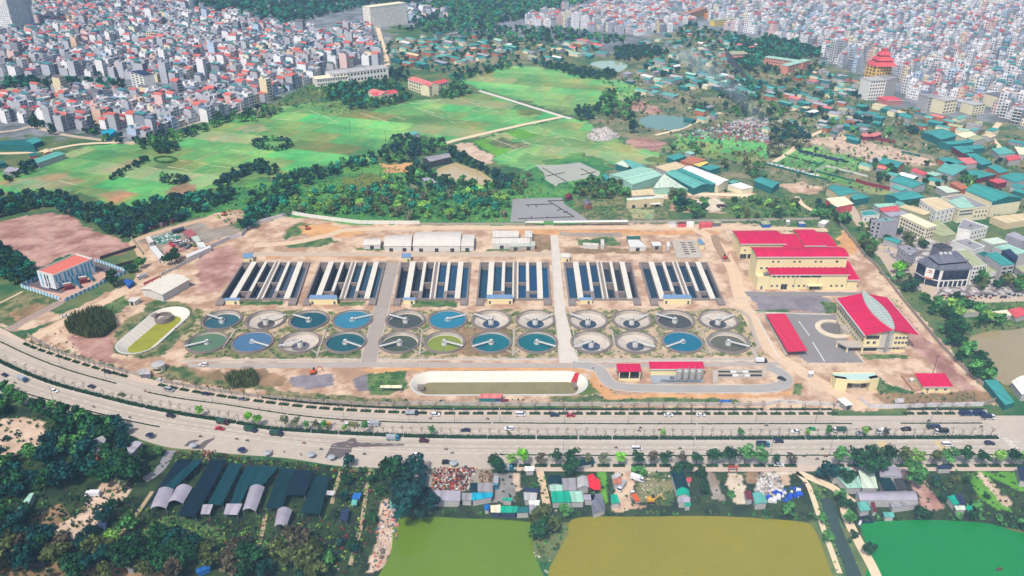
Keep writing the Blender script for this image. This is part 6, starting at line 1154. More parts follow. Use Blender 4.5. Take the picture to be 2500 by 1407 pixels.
bigblock('A',(0,245,128,205),-330,26,'white','lil','tall pale apartment tower at the upper left picture corner',9,0,win=(3.4,3.3,C(150,160,190)),nm='apartment_tower',cat='apartment tower'); bigblock('A',(132,208,255,190),-360,26,'white','lil','right half of the apartment towers at the upper left corner',9,0,win=(3.4,3.3,C(150,160,190)),nm='apartment_tower',cat='apartment tower')
bigblock('C',(2080,75,2320,80),-60,30,'white','lgrey','big white apartment block at the upper right edge',8,0,win=W1,nm='apartment_block',cat='apartment block'); bigblock('C',(600,470,870,510),410,12,'brick','mint','salmon-orange school wing with mint roof and balconies',3,14,nm='school',cat='school'); bigblock('C',(765,535,925,490),475,11,'brick','mint','shorter salmon wing of the mint-roofed school',3,6,nm='school',cat='school'); bigblock('C',(330,430,485,425),390,20,'brick','sage','low salmon hall with pale roof left of the mint-roofed school',2,7)
bigblock('C',(1335,720,1450,712),580,18,'white','lgrey','bright white six-storey block in front of the yellow pagoda tower',6,6,nm='apartment_block',cat='apartment block'); bigblock('C',(1452,712,1530,690),575,20,'lgrey','grey','grey blank-sided block right of the bright white six-storey block',6,0)
YT = bigblock('C',(1370,680,1480,668),480,18,'gold','red','golden tower with tiered red pagoda roof',9,5,3,nm='pagoda_tower',cat='tower'); a,b = P(*Q('C',1370,680)[0]),P(*Q('C',1480,668)[0]); z = HT(a,Q('C',0,480)[0][1]); c = (a + b) / 2 + Vector((0,9,0)); w = (b - a).length / 2
for k in range(3):
    mb = MB(); s = w * (1.15 - .28 * k); zz = z + .4 + k * 6; h = s * .55; pts = [(-s,-s),(s,-s),(s,s),(-s,s)]; t2 = .45
    for i in range(4):
        p,q = pts[i],pts[(i + 1) % 4]; mb.face([(c.x + p[0],c.y + p[1],zz),(c.x + q[0],c.y + q[1],zz),(c.x + q[0] * t2,c.y + q[1] * t2,zz + h),(c.x + p[0] * t2,c.y + p[1] * t2,zz + h)])
    mb.box((c.x,c.y,zz + h - .6),(s * .9,s * .9,3.4)); mb.build('pagoda_roof',RM('red'),YT,world=True)
bigblock('C',(1475,755,1590,750),725,20,'pink','red','low red building right of the bright white six-storey block',2,6); bigblock('C',(1755,800,1815,795),700,16,'lgrey','grey','glass-fronted grey block left of the white and brown apartment pair',5,2); bigblock('C',(1815,798,1860,790),700,16,'white','grey','white block with dark stripes in the front row of the right city',5,3); bigblock('C',(1870,820,1965,805),725,16,'cream','lgrey','cream block with brown balconies in the front row of the right city',4,4); bigblock('C',(2080,825,2170,815),755,16,'cream','lgrey','pale yellow block in the front row of the right city',4,4); bigblock('C',(2255,775,2335,765),695,18,'cream','slate','cream block with slate roof at the right end of the front row',4,3)
bigblock('C',(380,205,440,215),140,14,'white','lgrey','white block at the end of the cream school complex',5,3); bigblock('C',(240,190,400,175),150,12,'yel','sage','long yellow classroom row of the cream school complex',3,10,nm='school',cat='school'); bigblock('C',(60,150,190,105),100,12,'orange','rust','orange classroom row at the upper left of the school complex',3,8,nm='school',cat='school'); bigblock('C',(190,140,320,135),105,12,'orange','orange','golden orange classroom block of the school complex',3,8,nm='school',cat='school')
bigblock('A',(950,620,1045,650),515,14,'white','navy','white block with a dark mural stripe in the left city',6,3); bigblock('A',(875,370,950,395),305,16,'white','dteal','white four-storey block with teal roof in the left city',5,4); bigblock('A',(1055,290,1130,305),225,16,'cream','lgrey','cream apartment block in the middle of the left city',5,4)
bigblock('A',(2265,625,2500,600),570,18,'white','cream','white institute roof left of the school lane',2,12)
sh('A',(0,1010,170,1000,250,1050,-60,1030),6,'dteal','dteal','gable',1.2,'u',lab='long dark teal depot at the left edge'); sh('A',(150,1015,250,985,310,1005,230,1035),5,'teal','dteal',lab='teal roof joined to the dark depot at the left edge'); sh('A',(200,1155,390,1090,470,1100,270,1170),5,'sea','lgrey','gable',1.0,'u',lab='long sea green shed by the left field corner'); sh('A',(20,1230,60,1195,140,1205,100,1240),4,'lil','grey',lab='lilac roof at the left edge by the field'); sh('A',(10,655,60,630,130,635,70,690),7,'sage','cream',lab='pale yellow hall by the city road at the left'); sh('A',(720,945,800,920,830,935,760,990),4,'cyan','cyan',lab='bright cyan tarpaulin house at the corner of the terraces')
# ------------------------------------------------------------------ the city beyond the fields: row houses on their plots
M_cw = mat('house_wall',rough=.9,var=.06,scale=.2,attr=True,win=(2.5,3.3,C(58,62,76))); M_cw2 = mat('house_plaster',rough=.9,var=.08,scale=.2,attr=True); M_cr = mat('house_roof',rough=.8,var=.14,scale=.4,attr=True)
WALLC = [('white',(252,250,250),13),('pale grey',(198,200,210),5),('cream',(250,238,214),1.6),('pinkish',(240,206,200),3),('pale blue',(196,214,236),2),('grey',(150,152,162),4),('pale yellow',(246,230,190),.5),('peach',(242,206,180),.7)]
ROOFC = [('flat grey roof',(170,172,178),'flat',7),('pale flat roof',(222,220,222),'flat',6),('red tiled gable roof',(206,104,92),'gable',2),('red sheet roof',(196,84,92),'cover',1.6),('teal sheet roof',(70,150,150),'cover',3),('dark grey gable roof',(108,104,112),'gable',1),('blue-grey sheet roof',(120,140,165),'cover',1)]
def pick(rng,L,bias=None):
    w = [x[-1] * (bias.get(x[0],1) if bias else 1) for x in L]; return rng.choices(L,w)[0]
NUMW = {1: 'one',2: 'two',3: 'three',4: 'four',5: 'five',6: 'six',7: 'seven',8: 'eight',9: 'nine',10: 'ten'}
HOUSES = []; CITYTREES = []
def district(pts,ang,seed,bias=None,wmin=4.8,wmax=9.5,fl=(2,5),empty=.1,street=6.0,drop=None):
    rng = random.Random(seed); poly = [tuple(P(*p)[:2]) for p in pts]; k,q = cos(ang),sin(ang)
    U = [x * k + y * q for x,y in poly]; V = [-x * q + y * k for x,y in poly]; v = min(V); r = 0
    while v < max(V):
        dp = rng.uniform(11,15); u = min(U) + rng.uniform(0,8); n = 0; lim = rng.randint(9,18); row = []
        while u < max(U):
            w = rng.uniform(wmin,wmax); uc,vc = u + w / 2,v + dp / 2; row.append((uc * k - vc * q,uc * q + vc * k,w,dp)); u += w; n += 1
            if n > lim: u += rng.uniform(3,6); n = 0; lim = rng.randint(9,18)
            if rng.random() < .03: u += rng.uniform(4,16)
        if row:
            xs = np.array([t[0] for t in row]); ys = np.array([t[1] for t in row]); ok = inpoly(xs,ys,poly)
            for (x,y,w,dq),o in zip(row,ok):
                if not o: continue
                if rng.random() < empty: CITYTREES.append((x,y)); continue
                dd = dq * rng.uniform(.75,1.0); f = rng.randint(*fl) + (rng.randint(1,3) if rng.random() < .09 else 0)
                HOUSES.append((x,y,w * rng.uniform(.93,1),dd,ang + rng.uniform(-.03,.03),f,pick(rng,WALLC),pick(rng,ROOFC,bias),rng.random(),1 if r % 2 else -1))
        v += dp + (rng.uniform(.5,1.5) if r % 2 == 0 else street * rng.uniform(.7,1.3)); r += 1
aL = heading(lambda x: 345 + (x - 345) * (-120 / 355.),520); aR = heading(lambda x: 235 + (x - 2110) * .2,2300)
district([(-70,305),(-70,235),(180,228),(300,240),(420,238),(560,205),(700,185),(790,180),(765,205),(700,226),(640,255),(500,298),(400,328),(330,342),(240,320),(150,322),(60,300)],aL,3,{'red tiled gable roof': 2.4,'teal sheet roof': .6},fl=(2,5),empty=.10)
district([(-70,190),(-70,100),(60,92),(250,60),(420,45),(560,45),(680,75),(800,88),(900,78),(925,140),(930,160),(790,170),(560,192),(420,205),(300,190),(150,185)],aL + .1,4,{'teal sheet roof': 1.3,'red tiled gable roof': 1.2},fl=(2,6),empty=.05,wmax=10)
district([(90,60),(90,10),(260,-8),(480,-8),(470,25),(330,45),(240,55)],aL,5,{'red tiled gable roof': 3},fl=(2,4),empty=.25); district([(870,150),(865,95),(905,80),(930,150)],aL,6,{'red tiled gable roof': 2},fl=(3,6),wmin=7,wmax=10)
district([(1285,55),(1400,35),(1530,8),(1700,0),(1690,60),(1640,78),(1560,88),(1480,78),(1300,62)],aR - .1,7,{'red tiled gable roof': 3.5,'pale flat roof': 2},fl=(2,5),empty=.06)
district([(1700,40),(1700,-8),(1900,-8),(2100,-8),(2100,180),(2050,165),(2000,130),(1930,100),(1860,85),(1790,78)],aR,8,{'flat grey roof': 1.4},fl=(2,6),empty=.05,wmax=9.5)
district([(2100,-8),(2570,-8),(2570,330),(2470,300),(2440,285),(2400,265),(2330,262),(2250,250),(2205,235),(2200,200),(2170,150),(2100,150)],aR + .06,9,{'flat grey roof': 1.3,'red sheet roof': 1.2},fl=(2,6),empty=.045,wmax=9.5)
district([(1560,-8),(1700,-8),(1700,-30),(1560,-30)],aR,10,fl=(5,11),wmin=12,wmax=20); district([(-70,40),(80,10),(60,-10),(-70,-10)],aL,11,fl=(2,5),empty=.2)
district([(940,35),(1010,25),(1090,30),(1090,48),(1000,52),(945,48)],aL,12,{'red sheet roof': 2},fl=(2,3),empty=.4,wmax=14)
ox = np.array([o[0] for o in OCC]); oy = np.array([o[1] for o in OCC]); orr = np.array([o[2] for o in OCC])
def freeof(x,y,r):
    return not (((ox - x) ** 2 + (oy - y) ** 2) < (orr + r) ** 2).any()
HOUSES = [h for h in HOUSES if freeof(h[0],h[1],5)]
def seen(x,y,z=0,m=10):
    px,py = pix((x,y,z)); return -m < px < 2500 + m and -m < py < 1407 + m
def house_mesh(mw,mr,h,c=(0,0)):
    x,y,w,d,an,f,wc,rc,rv,sd = h; x,y = c; k,q = cos(an),sin(an); H = f * 3.3 + .3
    W = lambda u,v: (x + u * k - v * q,y + u * q + v * k)
    jit = .9 + .2 * rv; wcol = tuple(v * jit for v in C(*wc[1])); rcol = tuple(v * (.85 + .3 * ((rv * 7) % 1)) for v in C(*rc[1])); side = tuple(v * (.82 + .2 * ((rv * 13) % 1)) for v in C(206,208,214))
    a,b,cc,dd = W(-w / 2,-d / 2),W(w / 2,-d / 2),W(w / 2,d / 2),W(-w / 2,d / 2)
    for i,(p,r_) in enumerate(((a,b),(b,cc),(cc,dd),(dd,a))): mw.face([(p[0],p[1],-.1),(r_[0],r_[1],-.1),(r_[0],r_[1],H),(p[0],p[1],H)],0 if i % 2 == 0 else 1,wcol if i % 2 == 0 or rv > .5 else side)
    if rc[2] == 'gable':
        o = .35; ri = w * .32; A_ = [W(-w / 2 - o,-d / 2 - o),W(w / 2 + o,-d / 2 - o),W(w / 2 + o,d / 2 + o),W(-w / 2 - o,d / 2 + o)]; m0,m1 = W(0,-d / 2 - o),W(0,d / 2 + o); m0,m1 = (m0[0],m0[1],H + ri),(m1[0],m1[1],H + ri); z = lambda p: (p[0],p[1],H)
        mr.face([z(A_[0]),m0,m1,z(A_[3])][::-1],2,rcol); mr.face([z(A_[1]),z(A_[2]),m1,m0],2,rcol); mr.face([z(A_[0]),z(A_[1]),m0],2,wcol); mr.face([z(A_[2]),z(A_[3]),m1],2,wcol)
    else:
        mr.face([(p[0],p[1],H - .5) for p in (a,b,cc,dd)],2,tuple(v * .9 for v in C(176,172,168)) if rc[2] == 'cover' else rcol)
        if rc[2] == 'cover':
            e = .9; zz = H + 2.3; lo = -d * (.1 + .35 * ((rv * 5) % 1)); pl = [W(-w / 2 - .2,lo),W(w / 2 + .2,lo),W(w / 2 + .2,d / 2 + .2),W(-w / 2 - .2,d / 2 + .2)]
            pl3 = [(p[0],p[1],zz + (.6 if i > 1 else 0)) for i,p in enumerate(pl)]; mr.face(pl3,2,rcol); mr.face([(p[0],p[1],p[2] - .12) for p in pl3][::-1],2,rcol)
            mr.prism([W(-w / 2 + e,lo + e),W(w / 2 - e,lo + e),W(w / 2 - e,d / 2 - .4),W(-w / 2 + e,d / 2 - .4)],H - .5,zz,1,wcol,top=False)
        else:
            mr.prism([W(-w * .35,d * .05),W(w * .35,d * .05),W(w * .35,d * .4),W(-w * .35,d * .4)],H - .5,H + 2.2,1,wcol,tmi=2,tcol=tuple(v * .95 for v in C(*((190,90,90) if rv < .3 else (70,140,140) if rv < .55 else (180,176,176)))))
        if rv > .35: t0 = W(w * .2 * (1 if rv > .6 else -1),-d * .25); mr.tube((t0[0] - .6,t0[1],H + .9),(t0[0] + .6,t0[1],H + .9),.5,n=6,mi=2,col=C(210,214,220)); 
vis = [h for h in HOUSES if seen(h[0],h[1],h[5] * 3)]
vis.sort(key=lambda h: -(h[2] + h[5] * 3.3) / (h[1] + 100.)); near = vis[:300]; nid = set(id(h) for h in near)
st = MB()
for h in HOUSES:
    if id(h) not in nid: house_mesh(st,st,h,(h[0],h[1]))
o = st.build('far_houses',[M_cw,M_cw2,M_cr]); o['kind'] = 'stuff'; o['label'] = 'hazy dense mass of row houses filling the far city'; o['category'] = 'houses'
for n,h in enumerate(near):
    f = NUMW.get(h[5],'many'); lab = '%s-storey %s house with %s' % (f,h[6][0],h[7][0])
    nm = 'row_house'; m1,m2 = MB(),MB(); house_mesh(m1,m2,h)
    o = m1.build(nm,[M_cw2 if n < 120 else M_cw,M_cw2]); o.location = (h[0],h[1],0); ORG[o.name] = Vector((h[0],h[1],0)); tag(o,lab,'house','row houses of the city')
    m2.build('roof',[M_cw2,M_cw2,M_cr],o)
    if n < 120:
        k,q = cos(h[4]),sin(h[4]); W = lambda u,v: Vector((h[0] + u * k - v * q,h[1] + u * q + v * k,0)); a,b = W(-h[2] / 2,-h[3] / 2),W(h[2] / 2,-h[3] / 2)
        facade(o,a,b,[3.3 * i + 1.9 for i in range(h[5])],2,h[2] * .26,1.7)
        if n % 3 == 0:
            for i in range(1,h[5]): p = a.lerp(b,.5); mb = MB(); mb.box((0,-.55,0),(h[2] * .94,1.1,.18),bot=True); mb.box((0,-1.05,.18),(h[2] * .94,.08,.8)); bo = mb.build('balcony',[M_white],o); bo.location = Vector((p.x - h[0],p.y - h[1],3.3 * i + .2)); bo.rotation_euler = (0,0,h[4])
# ------------------------------------------------------------------ scattered corrugated sheds of the workshop quarter
def scatter(pts,step,seed,lo=(8,6),hi=(20,12),fill=.75,ang=None,cols=('teal',) * 8 + ('sea',) * 5 + ('dteal',) * 3 + ('grey','lgrey','lgrey','white','pink','tan','mint','sage','lil')):
    global ox,oy,orr
    rng = random.Random(seed); poly = [tuple(P(*p)[:2]) for p in pts]; xs = [p[0] for p in poly]; ys = [p[1] for p in poly]; x = min(xs); n = 0
    while x < max(xs):
        y = min(ys)
        while y < max(ys):
            px,py = x + rng.uniform(-.3,.3) * step,y + rng.uniform(-.3,.3) * step
            if rng.random() < fill and pip((px,py),poly):
                w,d = rng.uniform(lo[0],hi[0]),rng.uniform(lo[1],hi[1])
                if freeof(px,py,max(w,d) * .38) and not any(pip((px,py),kp) for kp in KEEP if len(kp) < 400 and False):
                    an = (aR if ang is None else ang) + rng.choice((0,pi / 2)) * (1 if rng.random() < .4 else 0) + rng.uniform(-.12,.12); k,q = cos(an),sin(an)
                    W = lambda u,v: (px + u * k - v * q,py + u * q + v * k); qd = [W(-w / 2,d / 2),W(w / 2,d / 2),W(w / 2,-d / 2),W(-w / 2,-d / 2)]
                    rk = rng.choice(cols); z = rng.uniform(3.2,5.5); stl = rng.choice(('gable','gable','flat','mono','arch'))
                    big = 'big ' if w * d > 150 else 'small ' if w * d < 80 else ''
                    shed('shed','%s%s %s-roofed shed in the workshop quarter' % (big,dict(gable='pitched',flat='flat',mono='lean-to',arch='round').get(stl),NM[rk]),'shed',qd,z,RM(rk),WM(rng.choice(('lgrey','grey','dteal','rust','cream'))),stl if stl != 'mono' else 'flat',rng.uniform(.8,1.6),'v' if d > w else 'u',group='scattered workshop sheds',world=True,over=.25)
                    ox = np.append(ox,px); oy = np.append(oy,py); orr = np.append(orr,max(w,d) * .5); n += 1
            y += step
        x += step
    return n
ns = 0
ns += scatter([(1690,175),(1800,185),(1880,205),(1990,240),(2100,262),(2240,275),(2330,290),(2440,318),(2440,350),(2330,350),(2250,320),(2120,330),(2000,310),(1960,290),(1860,240),(1760,230),(1680,215)],16.5,21,hi=(17,11),fill=.85)
ns += scatter([(1560,160),(1650,140),(1690,175),(1680,240),(1560,240),(1560,200)],20,22,hi=(22,13)); ns += scatter([(1490,185),(1600,190),(1640,210),(1560,215)],22,29,hi=(22,12))
ns += scatter([(950,95),(1090,85),(1200,95),(1260,115),(1240,140),(1130,165),(1010,170),(960,150)],20,23,hi=(28,12),fill=.85); ns += scatter([(1260,130),(1330,115),(1430,100),(1480,105),(1500,135),(1400,150),(1330,158)],21,24,hi=(24,12),fill=.7)
ns += scatter([(2090,400),(2200,430),(2280,440),(2330,420),(2330,400),(2450,400),(2560,420),(2560,480),(2480,500),(2440,450),(2320,455),(2250,470),(2160,440)],15.5,25,hi=(15,10),fill=.75); ns += scatter([(2440,330),(2560,340),(2560,420),(2460,410)],15.5,26,hi=(15,10),fill=.75)
ns += scatter([(1830,305),(1900,290),(1960,310),(1980,330),(1940,350),(1850,340)],17,27,lo=(5,4),hi=(10,7),fill=.5); ns += scatter([(-60,395),(60,385),(180,370),(240,360),(230,375),(90,400),(-60,420)],18,28,hi=(14,9),fill=.45); ns += scatter([(1690,120),(1800,105),(1860,110),(1850,150),(1760,170),(1690,160)],20,30,hi=(14,9),fill=.6); ns += scatter([(2000,175),(2100,200),(2100,255),(2010,235),(1930,190)],17,34,hi=(15,10),fill=.8); ns += scatter([(1660,70),(1790,85),(1800,120),(1680,125),(1560,110)],20,35,hi=(12,8),fill=.5)
ns += scatter([(1600,300),(1650,285),(1760,250),(1800,262),(1790,285),(1720,300)],17,31,hi=(13,9),fill=.6); ns += scatter([(1960,300),(2060,320),(2130,340),(2080,352),(1990,335)],15,32,hi=(13,8),fill=.7); ns += scatter([(2140,470),(2230,490),(2230,530),(2150,520)],18,33,hi=(12,9),fill=.35)
print('sheds',ns,'houses',len(HOUSES))
# ------------------------------------------------------------------ vegetation: leaf-clump crowns
def leafmat(name,col,rnd=.18):
    if name in MATS: return MATS[name]
    m = bpy.data.materials.new(name); m.use_nodes = True; MATS[name] = m; n = m.node_tree.nodes; L = m.node_tree.links; b = n['Principled BSDF']
    b.inputs['Roughness'].default_value = .75; b.inputs['Specular IOR Level'].default_value = .15
    a = n.new('ShaderNodeVertexColor'); a.layer_name = 'Col'; r = n.new('ShaderNodeRGB'); r.outputs[0].default_value = (*col,1)
    mx = n.new('ShaderNodeMix'); mx.data_type = 'RGBA'; mx.blend_type = 'MULTIPLY'; mx.inputs[0].default_value = 1; L.new(r.outputs[0],mx.inputs[6]); L.new(a.outputs[0],mx.inputs[7])
    oi = n.new('ShaderNodeObjectInfo'); ma = n.new('ShaderNodeMath'); ma.operation = 'MULTIPLY_ADD'; ma.inputs[1].default_value = 2 * rnd; ma.inputs[2].default_value = 1 - rnd; L.new(oi.outputs['Random'],ma.inputs[0])
    v = n.new('ShaderNodeVectorMath'); v.operation = 'SCALE'; L.new(mx.outputs[2],v.inputs[0]); L.new(ma.outputs[0],v.inputs['Scale']); L.new(v.outputs[0],b.inputs['Base Color']); return m
LEAF = dict(dark=(30,76,40),deep=(14,66,62),mid=(76,134,66),light=(130,176,76),teal=(34,126,96),olive=(84,96,50),brown=(88,80,60),bright=(112,184,40),grey=(110,116,84))
LK = {k: leafmat('leaf_' + k,C(*v,.8)) for k,v in LEAF.items()}; M_bark = mat('bark',C(92,76,64),.95,.15,2); M_tw = leafmat('twig',C(122,100,84,.8))
def leaves(n,leaf,rng,clumps,fl=.8):
    """n leaf faces spread over the shells of the clumps (cx, cy, cz, r, shade)"""
    cl = np.array(clumps); w = cl[:,3] ** 2; w /= w.sum(); i = rng.choice(len(cl),n,p=w); c = cl[i]
    d = rng.normal(size=(n,3)); d[:,2] = np.abs(d[:,2]) * 1.0 - .35; d /= np.linalg.norm(d,axis=1)[:,None]
    pos = c[:,:3] + d * (c[:,3] * rng.uniform(.55,1.08,n))[:,None] * np.array([1,1,fl])
    nr = d + rng.normal(size=(n,3)) * .55; nr /= np.linalg.norm(nr,axis=1)[:,None]; t = np.cross(nr,rng.normal(size=(n,3))); t /= np.linalg.norm(t,axis=1)[:,None]; b = np.cross(nr,t)
    s = leaf * rng.uniform(.6,1.35,n)[:,None]
    V = np.stack([pos - t * s - b * s * .5,pos + t * s * .3 - b * s * .7,pos + t * s + b * s * .4,pos - t * s * .2 + b * s * .75],1).reshape(-1,3)
    sh = np.repeat(c[:,4] * rng.uniform(.65,1.35,n),4); return V,sh
def crown_arrays(seed,r,h,z0,nc,n,leaf,fl=.8):
    rng = np.random.default_rng(seed); cl = []
    for j in range(nc):
        a = rng.uniform(0,2 * pi); t = rng.uniform(0,1) ** .6; zz = rng.uniform(.18,.85); rr = r * t * .72 * (1.15 - .55 * abs(zz - .4)); cl.append((rr * cos(a),rr * sin(a),z0 + h * zz,r * rng.uniform(.30,.5),rng.uniform(.55,1.4)))
    V,s = leaves(n,leaf,rng,cl,fl); V[:,2] = np.maximum(V[:,2],.05); return V,s
def leafmesh(name,V,sh,m,tint=None):
    F = np.arange(len(V)).reshape(-1,4); col = np.repeat(sh[:,None],3,1) * (1 if tint is None else tint); return np_mesh(name,V,F,m,col)
def trunk_mesh(seed,h,r,limbs=4,reach=1.5):
    rng = random.Random(seed); m = MB(); m.tube((0,0,-.1),(.1,.05,h * .55),r,r * .7,6); m.tube((.1,.05,h * .55),(.15,0,h),r * .7,r * .3,5)
    for i in range(limbs): a = 2 * pi * i / limbs + rng.uniform(-.4,.4); z = h * rng.uniform(.45,.7); m.tube((.1,.05,z),(cos(a) * reach,sin(a) * reach,z + reach * rng.uniform(.5,.9)),r * .45,r * .15,4)
    return m
TREEV = []
for v in range(5):
    V,s = crown_arrays(100 + v,3.4,5.4,1.7 + .2 * (v % 3),13,520,.52,.85); me = leafmesh('crown',V,s,LK['dark']); tm = trunk_mesh(v,4.2,.24,4,1.6).build('tree',M_bark); TREEV.append((tm.data,me)); bpy.data.objects.remove(tm)
def tree(x,y,sc,kind,lab,cat='tree',group=None,v=None,name='tree',shp=None):
    v = R.randrange(len(TREEV)) if v is None else v
    o = bpy.data.objects.new(name,TREEV[v][0]); COL.objects.link(o); o.location = (x,y,0); o.rotation_euler = (0,0,R.uniform(0,6.28)); o.scale = shp or (sc,sc,sc * R.uniform(.85,1.15)); tag(o,lab,cat,group)
    c = bpy.data.objects.new('crown',TREEV[v][1]); COL.objects.link(c); c.parent = o; c.material_slots[0].link = 'OBJECT'; c.material_slots[0].material = LK[kind]; return o
# --- pools of places where trees stand
KW = {'dark': 'dark green','deep': 'blue-black','mid': 'mid green','light': 'light green','teal': 'deep teal','olive': 'olive','brown': 'brownish thin-leaved','bright': 'bright lime','grey': 'grey-green'}
POOL = []
keepb = [(np.array(k),min(p[0] for p in k),max(p[0] for p in k),min(p[1] for p in k),max(p[1] for p in k)) for k in KEEP]
def free_mask(x,y,r=0.0):
    ok = np.ones(len(x),bool)
    for k,x0,x1,y0,y1 in keepb:
        s = np.where(ok & (x > x0) & (x < x1) & (y > y0) & (y < y1))[0]
        if len(s): ok[s[inpoly(x[s],y[s],k)]] = False
    for i in range(0,len(x),4000):
        sl = slice(i,i + 4000); ok[sl] &= ~((((ox[None] - x[sl,None]) ** 2 + (oy[None] - y[sl,None]) ** 2) < (orr[None] * .85 + r) ** 2).any(1))
    return ok
def spread(pts,step,seed,fill=1.0,jit=.45):
    rng = np.random.default_rng(seed); poly = [tuple(P(*p)[:2]) for p in pts]; xs = [p[0] for p in poly]; ys = [p[1] for p in poly]
    X,Y = np.meshgrid(np.arange(min(xs),max(xs) + step,step),np.arange(min(ys),max(ys) + step,step)); X = X.ravel() + rng.uniform(-jit,jit,X.size) * step; Y = Y.ravel() + rng.uniform(-jit,jit,Y.size) * step
    s = inpoly(X,Y,poly) & (rng.random(len(X)) < fill); return X[s],Y[s],rng
def wood(pts,step,seed,kinds,sc=(.8,1.25),fill=.92):
    x,y,rng = spread(pts,step,seed,fill); ok = free_mask(x,y,.5); ks = kinds.split()
    for a,b in zip(x[ok],y[ok]): POOL.append((a,b,rng.uniform(*sc),ks[rng.integers(len(ks))]))
DK = 'dark dark deep teal mid'
wood([(-70,490),(60,478),(150,475),(200,500),(260,510),(330,510),(420,485),(560,472),(590,490),(470,530),(345,572),(300,592),(230,555),(180,530),(120,512),(40,522),(-70,560)],6.3,1,'dark deep deep teal dark'); wood([(595,545),(615,480),(700,432),(745,420),(770,440),(700,500),(650,540),(585,578)],6.5,2,DK); wood([(-70,600),(20,610),(60,640),(85,665),(90,690),(40,695),(-70,690)],6,3,'dark deep teal')
wood([(700,440),(740,425),(790,415),(880,390),(930,385),(920,405),(860,420),(780,440),(720,460)],7,4,DK,fill=.8); wood([(930,385),(960,335),(1010,345),(1080,348),(1085,372),(1030,385),(1000,400),(940,400)],7,5,'dark deep mid'); wood([(980,420),(1030,405),(1070,440),(1120,445),(1200,455),(1250,430),(1260,460),(1150,470),(1020,465),(970,450)],7,6,'dark deep dark mid'); wood([(1085,360),(1110,372),(1150,395),(1200,425),(1230,440),(1210,450),(1160,420),(1110,395)],5,7,'dark deep')
wood([(870,470),(950,440),(1000,460),(1150,470),(1240,460),(1240,535),(1100,540),(950,540),(880,535),(720,525),(660,530),(740,480),(800,460)],7.4,8,'teal mid mid light olive grey teal',fill=.7); wood([(1240,445),(1300,440),(1260,500),(1240,530)],8,9,'mid grey olive',fill=.6)
wood([(1390,468),(1440,450),(1530,455),(1540,478),(1490,490),(1410,480)],6,10,'mid olive dark mid'); wood([(1600,475),(1640,460),(1720,468),(1690,480),(1640,490)],5.5,11,'dark mid olive'); wood([(1630,500),(1690,495),(1690,520),(1640,525)],7,12,'deep dark mid'); wood([(1680,505),(1720,500),(1730,535),(1690,535)],6.5,13,'mid dark'); wood([(1780,490),(1960,490),(1960,535),(1800,540)],8,14,'mid light dark olive',(.5,1.0),.75)
wood([(1970,505),(2060,500),(2090,525),(2060,550),(1990,540)],6.5,15,'dark mid deep'); wood([(2070,530),(2110,520),(2150,545),(2170,590),(2150,625),(2110,600),(2085,560)],7,16,'mid olive dark grey',fill=.8); wood([(2095,575),(2130,570),(2140,640),(2110,640)],6,17,'mid olive'); wood([(2165,640),(2200,650),(2230,690),(2250,720),(2215,720),(2180,690)],6.5,18,'mid olive dark grey',fill=.85)
wood([(2230,725),(2290,715),(2330,740),(2380,760),(2470,765),(2470,800),(2380,805),(2320,790),(2260,770)],6.2,19,'mid dark mid light',fill=.85); wood([(2300,770),(2360,800),(2360,850),(2420,920),(2430,960),(2410,960),(2330,870),(2285,800)],6,20,'dark mid dark'); wood([(2380,690),(2450,680),(2560,690),(2560,720),(2400,715)],6.5,21,'mid olive dark'); wood([(2190,560),(2250,560),(2260,610),(2190,610)],6.5,22,'dark olive grey',fill=.6); wood([(2140,590),(2180,590),(2180,620),(2140,615)],6,23,'deep dark')
# villages and hedgerows at mid distance
wood([(790,225),(830,200),(880,200),(920,205),(990,215),(1000,245),(960,260),(900,270),(860,270),(800,245)],7.5,30,DK); wood([(930,195),(960,170),(1000,185),(1000,200)],8,31,'dark deep'); wood([(1060,235),(1110,205),(1140,215),(1150,232),(1090,245)],7,32,'dark mid'); wood([(1090,195),(1160,175),(1230,160),(1240,168),(1180,182),(1120,205)],7,33,DK,fill=.8); wood([(1310,160),(1360,160),(1480,185),(1500,175),(1500,195),(1420,195)],7,34,'deep dark'); wood([(1470,165),(1500,165),(1505,188),(1475,188)],8,35,'deep')
wood([(1430,265),(1480,255),(1540,245),(1560,235),(1560,260),(1480,280)],8,36,'dark mid',fill=.6); wood([(1460,232),(1505,230),(1505,255),(1470,255)],6.5,37,'dark mid'); wood([(1400,275),(1440,265),(1450,295),(1400,300)],7,38,'dark deep'); wood([(1480,270),(1520,262),(1550,280),(1540,300),(1480,290)],8,39,'dark mid grey'); wood([(1500,120),(1560,112),(1640,130),(1560,150),(1500,150)],8,40,'deep dark')
wood([(1790,130),(1870,90),(1900,100),(2010,105),(2010,140),(1940,145),(1860,150),(1830,175),(1790,160)],7.5,41,'deep dark teal'); wood([(1740,205),(1790,190),(1850,215),(1850,250),(1760,245)],8,42,'deep dark teal',fill=.85); wood([(1880,300),(1950,320),(1970,345),(1950,365),(1880,350)],6.5,43,'deep dark grey',(1,1.5)); wood([(1640,55),(1700,45),(1700,68),(1660,72)],8,44,'deep'); wood([(1660,68),(1790,84),(1900,120),(2010,160),(2000,200),(1860,170),(1780,130),(1640,115)],13,144,'deep grey dark teal',(.8,1.4),.8); wood([(1460,20),(1500,20),(1500,60),(1440,60)],10,45,'deep dark',fill=.5)
